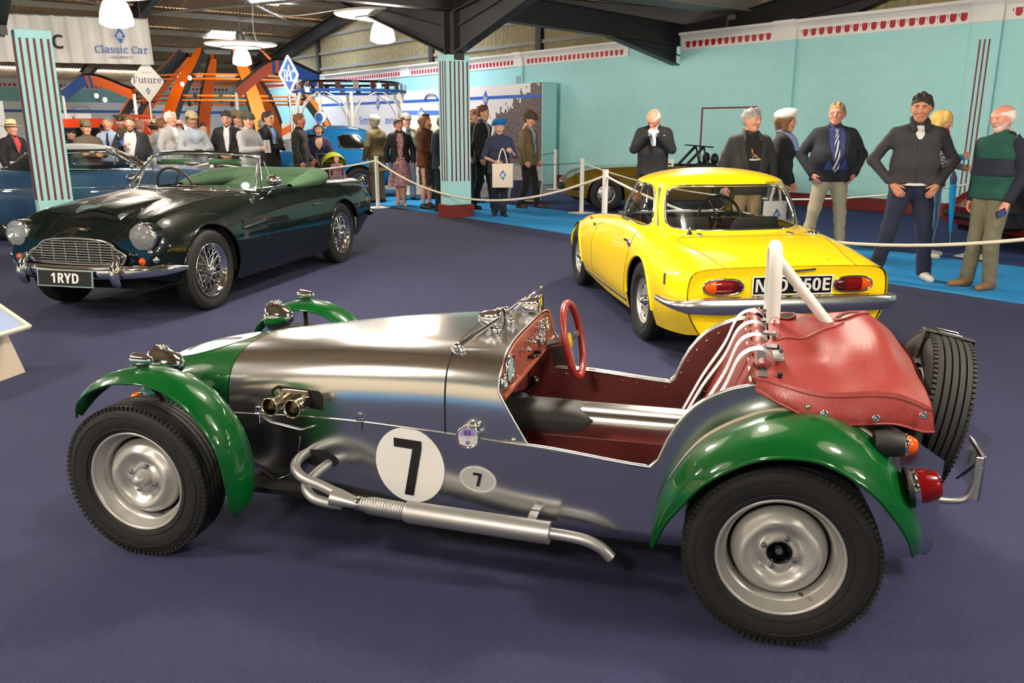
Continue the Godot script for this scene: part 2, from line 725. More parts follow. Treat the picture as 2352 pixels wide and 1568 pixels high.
func roof_y(p: float) -> float:
	var a := absf(p)
	return 4.05 + 0.155 * (a if a < 15.7 else 31.4 - a)

func corrugated(len_u: float, wide: float, pitch: float, depth: float) -> MB: # flat in x (length) and z (across), waves in y
	var m := int(round(wide / pitch))
	var a := PackedVector3Array()
	var e := PackedVector3Array()
	for k in m * 4 + 1:
		var ph: float = [0.0, 0.8, 1.0, 0.2][k % 4]
		var z := wide * k / (m * 4)
		a.append(V(0, ph * depth, z))
		e.append(V(len_u, ph * depth, z))
	return MB.new().grid([a, e])

func beam_i(b: MB, a: Vector3, e: Vector3, depth: float, wide: float, th := 0.02) -> MB: # I section hanging below the line a-e
	var dn := V(0, -1, 0)
	b.bar(a + dn * depth / 2, e + dn * depth / 2, th, depth - 0.02)
	b.bar(a + dn * th / 2, e + dn * th / 2, wide, th)
	b.bar(a + dn * (depth - th / 2), e + dn * (depth - th / 2), wide, th)
	return b

func plate_p(b: MB, poly: Array, q: float, th: float) -> MB: # upright plate in the (p, y) plane
	var keep := b.xf
	b.xf = b.xf * Transform3D(Basis.IDENTITY, V(0, 0, q))
	b.prism(PackedVector2Array(poly), -th / 2, th / 2)
	b.xf = keep
	return b

func pillar(q0: float, q1: float, label: String) -> void:
	var o := thing("striped_pillar", label, "pillar", HX, "turquoise striped pillars")
	put("casing", hbox(MB.new(), 0.0, 0.3, 0.22, 2.68, q0, q1, 0.004), M["turquoise"], o)
	put("plinth", hbox(MB.new(), -0.04, 0.34, 0.0, 0.22, q0 - 0.04, q1 + 0.04, 0.006), M["skirting"], o)
	for k in 5:
		var q := lerpf(q0, q1, (k + 0.6) / 5.2)
		put("stripe", hbox(MB.new(), -0.006, 0.0, 0.62, 2.58, q - 0.013, q + 0.013), M["maroon"], o)
	for k in 3:
		var p := 0.15 + (k - 1) * 0.075
		put("stripe", hbox(MB.new(), p - 0.011, p + 0.011, 0.62, 2.58, q0 - 0.006, q0), M["maroon"], o)

func build_hall() -> void:
	# floor and carpets
	var f := put("floor", hbox(MB.new(), -28, 31.6, -0.2, -0.012, -20, 7.6), M["concrete"], null, HX)
	struct(f, "grey concrete hall floor showing between the carpets")
	f = put("floor_carpet_navy", hbox(MB.new(), -28, 14, -0.012, 0.0, -9.8, 0.15), M["carpet_navy"], null, HX)
	struct(f, "dark navy carpet under the three front cars")
	f = put("floor_carpet_blue", hbox(MB.new(), -28, 16, -0.012, 0.002, 0.15, 2.3), M["carpet_sky"], null, HX)
	struct(f, "bright blue carpet walkway behind the rope")
	f = put("floor_carpet_royal", hbox(MB.new(), -28, 3.2, -0.012, 0.0, 2.3, 6.9), M["carpet_royal"], null, HX)
	struct(f, "royal blue carpet beside the turquoise wall")

	f = put("floor_carpet_blue_near", hbox(MB.new(), -28, 16, -0.012, 0.002, -12.6, -9.8), M["carpet_sky"], null, HX)
	struct(f, "bright blue carpet walkway behind the photographer")
	f = put("wall_left_panel", hbox(MB.new(), -27, -1, 0, 3.0, -14.3, -14.1), mat(rgb(222, 206, 180), 0.6), null, HX)
	struct(f, "cream display wall behind the photographer")
	# long wall: nearer part stands a little proud of the farther part
	var wall := put("wall_right", hbox(MB.new(), -28, 1.25, 0, 3.5, 6.9, 7.15), M["turquoise"], null, HX)
	struct(wall, "long turquoise exhibition wall on the right")
	var wall2 := put("wall_right_far", hbox(MB.new(), 1.25, 31.4, 0, 3.5, 7.12, 7.3), M["turquoise"], null, HX)
	struct(wall2, "far stretch of the turquoise wall behind the photo panel")
	var sc_poly := P2([W(-0.052, 0.065), W(-0.052, -0.01), W(-0.045, -0.04), W(-0.025, -0.06), W(0, -0.066), W(0.025, -0.06), W(0.045, -0.04), W(0.052, -0.01), W(0.052, 0.065)])
	var sc_mesh := MB.new().prism(sc_poly, -0.008, 0.0).mesh()
	var tick_mesh := MB.new().box(V(0, 0.035, -0.002), V(0.012, 0.05, 0.004)).mesh()
	var bays := [[-9.0, -5.58, 6.9], [-5.12, -1.78, 6.9], [-1.3, 1.2, 6.9], [3.1, 7.25, 7.12], [7.6, 13.6, 7.12], [14.1, 20.2, 7.12], [20.7, 30.9, 7.12]]
	var no := 1
	for bay in bays:
		var q: float = bay[2]
		var cor := put("trim_%d" % no, run_p(MB.new(), [W(q, 3.17), W(q - 0.03, 3.17), W(q - 0.03, 3.36), W(q - 0.045, 3.40), W(q - 0.09, 3.45), W(q - 0.14, 3.48), W(q - 0.15, 3.53), W(q, 3.53)], bay[0], bay[1]), M["white_paint"], null, HX)
		struct(cor, "white cove cornice with red scallops, stretch %d along the wall" % no)
		no += 1
		var span: float = bay[1] - bay[0]
		var cnt := int((span - 0.12) / 0.176)
		for k in cnt:
			var p: float = bay[0] + span / 2 + (k - (cnt - 1) / 2.0) * 0.176
			put("scallop", sc_mesh, M["scallop"], cor, at(p, 3.28, q - 0.031))
			if q < 7.0:
				put("tick", tick_mesh, M["maroon"], cor, at(p + 0.088, 3.28, q - 0.03))
	# pilasters with their own stretch of cornice
	for s in [[-5.58, -5.12, 6.9], [-1.78, -1.3, 6.9], [7.25, 7.6, 7.12], [13.6, 14.1, 7.12], [20.2, 20.7, 7.12]]:
		var q: float = s[2]
		var pil := put("wall_pilaster", run_p(MB.new(), [W(q, 0), W(q - 0.07, 0), W(q - 0.07, 3.5), W(q, 3.5)], s[0], s[1]), M["turquoise"], null, HX)
		struct(pil, "turquoise pilaster on the long wall")
		put("cap", run_p(MB.new(), [W(q, 3.17), W(q - 0.10, 3.17), W(q - 0.10, 3.36), W(q - 0.12, 3.42), W(q - 0.17, 3.48), W(q - 0.18, 3.54), W(q, 3.54)], s[0] - 0.015, s[1] + 0.015), M["white_paint"], pil)
		if s[0] < -3 or q > 7:
			for k in 3:
				var p: float = (s[0] + s[1]) / 2 + (k - 1) * 0.075
				put("stripe", hbox(MB.new(), p - 0.011, p + 0.011, 0.4, 2.9, q - 0.076, q - 0.07), M["maroon"], pil)
	var sk := put("baseboard_right", hbox(MB.new(), -28, 1.25, 0, 0.24, 6.86, 6.9, 0.004), M["skirting"], null, HX)
	struct(sk, "red brown skirting along the long wall")
	sk = put("baseboard_right_far", hbox(MB.new(), 1.25, 31, 0, 0.24, 7.08, 7.12, 0.004), M["skirting"], null, HX)
	struct(sk, "red brown skirting along the far stretch of wall")
	# flush door outlined in maroon
	var door := put("door_1", hbox(MB.new(), -0.9, 0.5, 0.24, 1.9, 6.893, 6.9), M["turquoise"], null, HX)
	struct(door, "flush turquoise door outlined by a thin maroon frame")
	put("frame", hbox(MB.new(), -0.94, 0.54, 1.9, 1.935, 6.885, 6.9), M["maroon"], door)
	put("frame", hbox(MB.new(), -0.94, -0.905, 0.24, 1.9, 6.885, 6.9), M["maroon"], door)
	put("frame", hbox(MB.new(), 0.505, 0.54, 0.24, 1.9, 6.885, 6.9), M["maroon"], door)

	# gable cladding above the long wall
	var clad := MB.new()
	clad.xf = Transform3D(Basis(V(0, 1, 0), V(0, 0, -1), V(-1, 0, 0)), V(31.4, 3.0, 7.46))
	clad.add(corrugated(3.6, 59.4, 0.2, 0.05))
	var cl := put("wall_cladding", clad, M["sheet_buff"], null, HX)
	struct(cl, "buff corrugated cladding above the turquoise wall")
	for s in [[4.35, 4.45], [3.75, 3.85], [5.0, 5.1]]:
		put("rail", hbox(MB.new(), -28, 31.4, s[0], s[1], 7.36, 7.45), M["purlin"], cl)
	for p in [21.5, 12.6, 6.9, -8.0]:
		put("stanchion", hbox(MB.new(), p - 0.12, p + 0.12, 0.0, roof_y(p) - 0.3, 7.32, 7.44), M["steel_black"], cl)

	# far, near and left walls close the hall
	var fw := put("wall_far", hbox(MB.new(), 31.4, 31.7, 0, 3.5, -20, 7.6), M["turquoise"], null, HX)
	struct(fw, "distant turquoise end wall behind the orange arches")
	var fc := put("trim_%d" % no, hbox(MB.new(), 31.25, 31.4, 3.17, 3.53, -20, 7.1, 0.01), M["white_paint"], null, HX)
	struct(fc, "white cornice with red scallops on the distant end wall")
	var tb := Basis(V(0, 0, 1), V(0, 1, 0), V(-1, 0, 0))
	for k in 60:
		put("scallop", sc_mesh, M["scallop"], fc, Transform3D(tb, V(31.249, 3.28, -4.0 + k * 0.182)))
	put("pilaster", hbox(MB.new(), 31.3, 31.4, 0, 3.17, 0.55, 0.95), M["turquoise"], fw)
	for k in 3:
		put("stripe", hbox(MB.new(), 31.29, 31.3, 0.4, 2.9, 0.66 + k * 0.08, 0.685 + k * 0.08), M["maroon"], fw)
	var fcl := put("wall_far_cladding", hbox(MB.new(), 31.5, 31.7, 3.5, 7.0, -20, 7.6), M["sheet_brown"], null, HX)
	struct(fcl, "brown cladding above the distant end wall")
	f = put("wall_left", hbox(MB.new(), -28.2, 31.6, 0, 7.0, -20.3, -20), M["turquoise"], null, HX)
	struct(f, "turquoise wall on the unseen left side")
	f = put("wall_near", hbox(MB.new(), -28.3, -28, 0, 7.0, -20, 7.6), M["turquoise"], null, HX)
	struct(f, "turquoise wall behind the photographer")
	f = put("wall_right_outer", hbox(MB.new(), -28.3, 31.7, 0, 7.0, 7.6, 7.8), M["sheet_buff"], null, HX)
	struct(f, "outer skin behind the corrugated cladding")

	# roof: corrugated sheets on purlins, with rooflights; ridge along the hall's width
	var roof := Node3D.new()
	roof.name = "ceiling"
	add_child(roof)
	roof.transform = HX
	struct(roof, "brown corrugated roof on grey purlins")
	var tilt := atan(0.155)
	var half := 1.308
	var sheet := corrugated(half * 2 / cos(tilt) + 0.06, 1.25, 0.125, 0.03).mesh()
	var sheet_short := corrugated(half / cos(tilt) + 0.03, 1.25, 0.125, 0.03).mesh()
	var pane := corrugated(half / cos(tilt), 1.25, 0.125, 0.03).mesh()
	for side in 2:
		for r in 6:
			var p0 := 15.7 * side + r * half * 2
			var sl := tilt if side == 0 else -tilt
			for k in 22:
				var q0 := -20.0 + k * 1.25
				if k == 19: # the column of rooflights
					for h in 2:
						var pp := p0 + h * half
						var x := Transform3D(Basis(V(0, 0, 1), sl), V(pp, roof_y(pp + 0.001) if side == 1 else roof_y(pp), q0))
						if (side == 1 and ((r == 1 and h == 0) or (r == 3 and h == 0))) or (side == 0 and r == 4 and h == 0):
							put("rooflight_pane", pane, M["glass"], roof, x)
						else:
							put("roof_sheet", sheet_short, M["sheet_brown"], roof, x)
				else:
					put("roof_sheet", sheet, M["sheet_brown"], roof, Transform3D(Basis(V(0, 0, 1), sl), V(p0, roof_y(p0 + 0.001) if side == 1 else roof_y(p0), q0)))
	for s in [[-15.7, tilt * -1, -15.7], [-31.4, tilt, -31.4]]:
		var big := corrugated(15.7 / cos(tilt) + 0.05, 27.5, 0.125, 0.03)
		var o := put("roof_slope", big, M["sheet_brown"], roof, Transform3D(Basis(V(0, 0, 1), s[1]), V(s[2], roof_y(s[2]), -20)))
		o.set_meta("label", "brown corrugated roof slope over the front cars")
	for side in [-1.0, 1.0]:
		for r in 13:
			var p: float = side * (0.35 + r * half * 2) if r < 12 else side * 15.7
			if absf(p) > 31 or p < -27.5:
				continue
			put("purlin", hbox(MB.new(), p - 0.04, p + 0.04, roof_y(p) - 0.2, roof_y(p) - 0.02, -20, 7.4), M["purlin"], roof)
	# diagonal wind bracing under the far slope
	put("brace", MB.new().tube(P3([V(14.5, 5.85, 0.3), V(21.0, 5.35, 6.4)]), 0.05, 8), M["purlin"], roof)
	put("brace", MB.new().tube(P3([V(21.0, 5.35, 0.3), V(14.5, 5.85, 6.4)]), 0.05, 8), M["purlin"], roof)
	put("brace", MB.new().tube(P3([V(14.5, 5.85, -6.3), V(21.0, 5.35, 0.2)]), 0.05, 8), M["purlin"], roof)
	put("cable", MB.new().tube(smooth([V(17.6, 5.6, 3.4), V(16.4, 5.15, 4.0), V(14.6, 5.3, 5.4)], 8), 0.02, 6), M["white_paint"], roof)
	put("cable", MB.new().tube(smooth([V(17.6, 5.6, 3.3), V(17.4, 4.6, 3.2), V(16.6, 3.5, 3.3)], 8), 0.02, 6), M["white_paint"], roof)

	# black portal frames: rafters run down the hall, columns stand in the valley
	var fq := [0.15, -6.45, -13.05, 7.22]
	for i in 4:
		var q: float = fq[i]
		var lab: String = ["black steel frame rising from the middle pillar", "black steel frame rising from the left pillar", "black steel frame beyond the left edge", "black steel frame against the buff cladding"][i]
		var o := thing("steel_frame", lab, "frame", HX, "black roof frames")
		var cols := MB.new()
		hbox(cols, 0.0, 0.3, 0.0 if i > 1 else 2.6, 3.75, q - 0.012, q + 0.012)
		hbox(cols, -0.005, 0.015, 0.0 if i > 1 else 2.6, 3.75, q - 0.1, q + 0.1)
		hbox(cols, 0.285, 0.305, 0.0 if i > 1 else 2.6, 3.75, q - 0.1, q + 0.1)
		if i == 3:
			cols = MB.new()
			hbox(cols, 0.0, 0.3, 0.0, 3.75, 7.32, 7.45)
		put("column", cols, M["steel_black"], o)
		for sd in [-1.0, 1.0]:
			var b: float = 0.15 + sd * 0.15
			var rb := MB.new()
			var a := V(b, 3.85 + 0.155 * absf(b), q)
			var e := V(sd * 15.7, 3.85 + 0.155 * 15.7, q)
			beam_i(rb, a, e, 0.5, 0.2)
			var a2 := V(sd * 31.0, 3.85 + 0.155 * 0.4, q)
			if sd < 0:
				a2 = V(-27.9, 3.85 + 0.155 * 3.5, q)
			beam_i(rb, e, a2, 0.5, 0.2)
			put("rafter", rb, M["steel_black"], o)
			var hb := MB.new()
			plate_p(hb, [W(b, 2.72), W(b + sd * 4.1, 4.0), W(b + sd * 4.1, 4.05), W(b, 3.4)], q, 0.02)
			hb.bar(V(b, 2.72, q), V(b + sd * 4.1, 4.0, q), 0.2, 0.025)
			hb.bar(V(b, 3.12, q), V(b + sd * 2.2, 3.62, q), 0.1, 0.02)
			put("haunch", hb, M["steel_black"], o)
	var vb := thing("valley_beam", "black beam with a haunch running to the turquoise wall", "beam", HX)
	var vm := MB.new()
	beam_i(vm, V(0.2, 3.78, -13.0), V(0.2, 3.78, 0.2), 0.4, 0.22)
	beam_i(vm, V(0.2, 3.8, 0.2), V(1.5, 3.74, 7.2), 0.46, 0.24)
	put("beam", vm, M["steel_black"], vb)
	var hm := MB.new()
	var dirv := V(1.3, 0, 7.0).normalized()
	hm.xf = Transform3D(Basis(dirv, V(0, 1, 0), dirv.cross(V(0, 1, 0))), V(0.2, 0, 0.2))
	hm.prism(P2([W(4.1, 3.34), W(6.9, 2.88), W(6.9, 3.4)]), -0.012, 0.012)
	hm.bar(V(4.1, 3.34, 0), V(6.9, 2.88, 0), 0.2, 0.02)
	hm.bar(V(4.6, 3.31, 0), V(6.9, 3.1, 0), 0.1, 0.02)
	put("haunch", hm, M["steel_black"], vb)
	var gut := MB.new()
	hbox(gut, -0.35, 0.35, 3.86, 3.98, -20, 7.3)
	put("gutter", gut, M["purlin"], vb)

	pillar(-0.08, 0.36, "turquoise pillar with maroon stripes in the middle of the hall")
	pillar(-6.28, -5.88, "turquoise pillar with maroon stripes behind the dark green convertible")

# ---------------------------------------------------------------- shared car pieces
func axle(sgn: float) -> Basis: # turns the y axis outwards, to the side sgn
	return Basis(V(1, 0, 0), V(0, 0, sgn), V(0, -sgn, 0))

func tyre_mesh(r: float, rr: float, wd: float, grooves := 4, blocks := 0, segs := 72) -> ArrayMesh:
	var b := MB.new()
	var h := wd / 2
	var sd := [W(rr - 0.012, -h * 0.72), W(rr + 0.006, -h * 0.86), W(lerpf(rr, r, 0.3), -h * 0.985), W(lerpf(rr, r, 0.55), -h), W(lerpf(rr, r, 0.8), -h * 0.95), W(r - 0.012, -h * 0.82), W(r - 0.004, -h * 0.74)]
	b.lathe(PackedVector2Array(sd), segs)
	var so := []
	for q in sd:
		so.push_front(W(q.x, -q.y))
	b.lathe(PackedVector2Array(so), segs)
	# moulded rings on the outer sidewall
	b.tube(ring(lerpf(rr, r, 0.62), segs, V(0, h * 0.99, 0)), 0.0025, 5, false, true)
	b.tube(ring(lerpf(rr, r, 0.16), segs, V(0, h * 0.93, 0)), 0.003, 5, false, true)
	var tw := h * 0.74
	var ribs := grooves + 1
	var gap := 0.006
	var each := (2 * tw - gap * grooves) / ribs
	for k in ribs:
		var y0 := -tw + k * (each + gap)
		var crown0 := r - 0.004 * pow(absf(y0) / tw, 2.0)
		var crown1 := r - 0.004 * pow(absf(y0 + each) / tw, 2.0)
		b.lathes([[W(crown0, y0), W(crown1, y0 + each)], [W(crown1, y0 + each), W(r - 0.012, y0 + each + 0.001)]], segs)
		if k > 0:
			b.lathes([[W(r - 0.012, y0 - gap), W(r - 0.012, y0 - 0.001)], [W(r - 0.012, y0 - 0.001), W(crown0, y0)]], segs)
	for k in blocks: # shoulder blocks
		var a := TAU * k / blocks
		for s in [-1.0, 1.0]:
			b.box(V(cos(a) * (r - 0.009), s * h * 0.84, sin(a) * (r - 0.009)), V(0.014, 0.012, TAU * r / blocks * 0.62), 0.0, Basis(V(0, 1, 0), -a))
	return b.mesh()

func lug_ring(parent: Node, r: float, y: float, count: int, m: Material, basis: Basis, o: Vector3, turn := 0.4) -> void:
	var nut := MB.new()
	nut.lathes([[W(0.0001, 0.012), W(0.006, 0.012)], [W(0.006, 0.012), W(0.0095, 0.008), W(0.0095, 0.0)]], 6)
	var mesh := nut.mesh()
	for k in count:
		var a := TAU * k / count + turn
		put("wheel_nut", mesh, m, parent, Transform3D(basis, o + basis * V(cos(a) * r, y, sin(a) * r)))

# pressed steel wheel of the little open car; y is outwards
func steel_rim_mesh() -> ArrayMesh:
	var b := MB.new()
	b.lathes([[W(0.168, -0.055), W(0.182, -0.058), W(0.19, -0.064)], [W(0.15, -0.05), W(0.165, -0.02), W(0.166, 0.02)],
		[W(0.166, 0.018), W(0.172, 0.03), W(0.176, 0.046), W(0.181, 0.058), W(0.187, 0.063), W(0.191, 0.058), W(0.190, 0.050)],
		[W(0.166, 0.018), W(0.158, 0.012), W(0.153, 0.0), W(0.152, -0.02)]], 64)
	return b.mesh()

func steel_disc_mesh() -> ArrayMesh:
	var b := MB.new()
	var rows := []
	var rs := [0.032, 0.036, 0.042, 0.05, 0.058, 0.066, 0.074, 0.082, 0.088, 0.094, 0.1, 0.106, 0.112, 0.12, 0.128, 0.134, 0.139, 0.143]
	var hs := [0.008, 0.012, 0.013, 0.011, 0.009, 0.009, 0.013, 0.021, 0.027, 0.030, 0.030, 0.027, 0.022, 0.018, 0.015, 0.012, 0.004, -0.014]
	for i in rs.size():
		var row := PackedVector3Array()
		for k in 72:
			var a := TAU * k / 72
			var lobe := 0.5 + 0.5 * cos(4 * a)
			var r: float = rs[i]
			var h: float = hs[i]
			h += 0.014 * lobe * exp(-pow((r - 0.112) / 0.012, 2.0)) # four swellings on the ring
			h -= 0.013 * (1.0 - lobe) * exp(-pow((r - 0.066) / 0.014, 2.0)) # hollows between the studs
			h += 0.004 * lobe * exp(-pow((r - 0.056) / 0.01, 2.0))
			row.append(V(cos(a) * r, h - 0.012, sin(a) * r))
		rows.append(row)
	b.grid(rows, true)
	return b.mesh()

func build_steel_wheel(car: Node, o: Vector3, sgn: float, capped: bool, tyre: ArrayMesh) -> void:
	var w := Node3D.new()
	w.name = "wheel"
	car.add_child(w, true)
	w.position = o
	var bs := axle(sgn)
	var x := Transform3D(bs, Vector3.ZERO)
	put("tyre", tyre, M["rubber"], w, x)
	put("rim", M["rim_mesh"], M["wheel_silver"], w, x)
	put("wheel_disc", M["disc_mesh"], M["wheel_silver"], w, x * at(0, 0.02, 0))
	put("drum", MB.new().lathes([[W(0.001, -0.02), W(0.15, -0.02)], [W(0.15, -0.02), W(0.15, -0.055)]], 32), M["void"], w, x)
	lug_ring(w, 0.05, 0.018, 4, M["steel_grey"], bs, Vector3.ZERO)
	var hub := MB.new()
	if capped:
		hub.lathe(P2([W(0.036, 0.0), W(0.034, 0.02), W(0.026, 0.04), W(0.02, 0.056), W(0.01, 0.063), W(0.0001, 0.065)]), 24)
		put("hub_cap", hub, M["wheel_silver"], w, x)
	else:
		hub.lathes([[W(0.036, 0.02), W(0.038, 0.024), W(0.033, 0.026), W(0.031, 0.018)], [W(0.031, 0.018), W(0.028, -0.005), W(0.0001, -0.006)]], 24)
		put("hub_ring", hub, M["black_gloss"], w, x)
		put("axle_nut", MB.new().lathes([[W(0.0001, 0.016), W(0.012, 0.016)], [W(0.012, 0.016), W(0.013, -0.004)]], 6), M["steel_grey"], w, x)
	put("valve", MB.new().tube(P3([V(0.146, 0.03, 0.015), V(0.132, 0.05, 0.013)]), 0.0055, 8), M["black"], w, x * Transform3D(Basis(V(0, 1, 0), 2.2), Vector3.ZERO))

# rows of a ribbon laid between two paths with a swelling between them
func swelled(a: PackedVector3Array, e: PackedVector3Array, mid: Array, steps := 10) -> Array: # mid: [[t, offset vector per row]...] given as a callable
	var rows := []
	for i in a.size():
		var row := PackedVector3Array()
		for k in steps + 1:
			var t := float(k) / steps
			row.append(a[i].lerp(e[i], t) + mid[i] * (1.0 - pow(absf(2.0 * t - 1.0), 2.4)))
		rows.append(row)
	return rows

# ---------------------------------------------------------------- the open sports car of bare aluminium and green wings
const S_W := [[-0.5, 0.462], [0.0, 0.483], [0.4, 0.483], [0.8, 0.475], [1.16, 0.437], [1.42, 0.405], [1.7, 0.366], [1.9, 0.336], [2.08, 0.31], [2.2, 0.295], [2.35, 0.268], [2.5, 0.215], [2.57, 0.18]]
const S_RAIL := [[-0.5, 0.45], [0.39, 0.465], [0.81, 0.497], [1.16, 0.502], [1.42, 0.5], [1.69, 0.487], [1.95, 0.462], [2.1, 0.45]]
const S_TOP := [[0.9, 0.806], [1.12, 0.796], [1.5, 0.765], [1.8, 0.728], [2.06, 0.69], [2.17, 0.672], [2.3, 0.646], [2.45, 0.6], [2.53, 0.556], [2.57, 0.515]]
const S_LOW := [[0.9, 0.2], [1.8, 0.2], [2.06, 0.225], [2.3, 0.245], [2.5, 0.3], [2.57, 0.345]]

func seven_skin(s: float, a: float) -> Vector3: # upper shell; a from -1 (near rail) over the top to 1
	var w := tab(S_W, s)
	var yr := tab(S_RAIL, s)
	var yt := tab(S_TOP, s)
	var n := lerpf(4.2, 3.0, clampf((s - 1.1) / 1.0, 0.0, 1.0))
	var an := a * PI / 2
	var cx := pow(absf(sin(an)), 2.0 / n) * signf(sin(an))
	var cy := pow(maxf(cos(an), 0.0), 2.0 / n)
	return V(s, yr + (yt - yr) * cy, w * cx)

func seven_nose(s: float, a: float) -> Vector3: # closed section, a in turns
	var w := tab(S_W, s)
	var yt := tab(S_TOP, s)
	var yb := tab(S_LOW, s)
	var mid := lerpf(yt, yb, 0.52)
	var an := a * TAU
	var n := lerpf(3.0, 2.2, clampf((s - 2.06) / 0.5, 0.0, 1.0))
	var cx := pow(absf(sin(an)), 2.0 / n) * signf(sin(an))
	var cy := pow(absf(cos(an)), 2.0 / n) * signf(cos(an))
	return V(s, mid + (yt - mid if cy > 0 else mid - yb) * cy, w * cx)

func seven_nose_top(s: float, w: float) -> Vector3: # point on the nose above (s, w)
	var ww := tab(S_W, s)
	var yt := tab(S_TOP, s)
	var mid := lerpf(yt, tab(S_LOW, s), 0.52)
	var n := lerpf(3.0, 2.2, clampf((s - 2.06) / 0.5, 0.0, 1.0))
	return V(s, mid + (yt - mid) * pow(maxf(0.0, 1.0 - pow(absf(w) / ww, n)), 1.0 / n), w)

# a flat quad laid over a curved surface: corners in surface coordinates
func drape(b: MB, q: Array, nx: int, ny: int, fn: Callable, lift: Vector3) -> MB:
	var rows := []
	for i in ny + 1:
		var row := PackedVector3Array()
		for j in nx + 1:
			var e: Vector2 = q[0].lerp(q[1], float(j) / nx)
			var g: Vector2 = q[3].lerp(q[2], float(j) / nx)
			var r := e.lerp(g, float(i) / ny)
			row.append(fn.call(r.x, r.y) + lift)
		rows.append(row)
	return b.grid(rows)

func drape_disc(b: MB, c: Vector2, r: Vector2, fn: Callable, lift: Vector3) -> MB:
	var rows := []
	for i in 9:
		var row := PackedVector3Array()
		for k in 36:
			var a := TAU * k / 36
			row.append(fn.call(c.x + cos(a) * r.x * i / 8.0, c.y + sin(a) * r.y * i / 8.0) + lift)
		rows.append(row)
	return b.grid(rows, true)

func seven_side(sg: float, s: float, y: float) -> Vector3:
	return V(s, y, sg * tab(S_W, s))

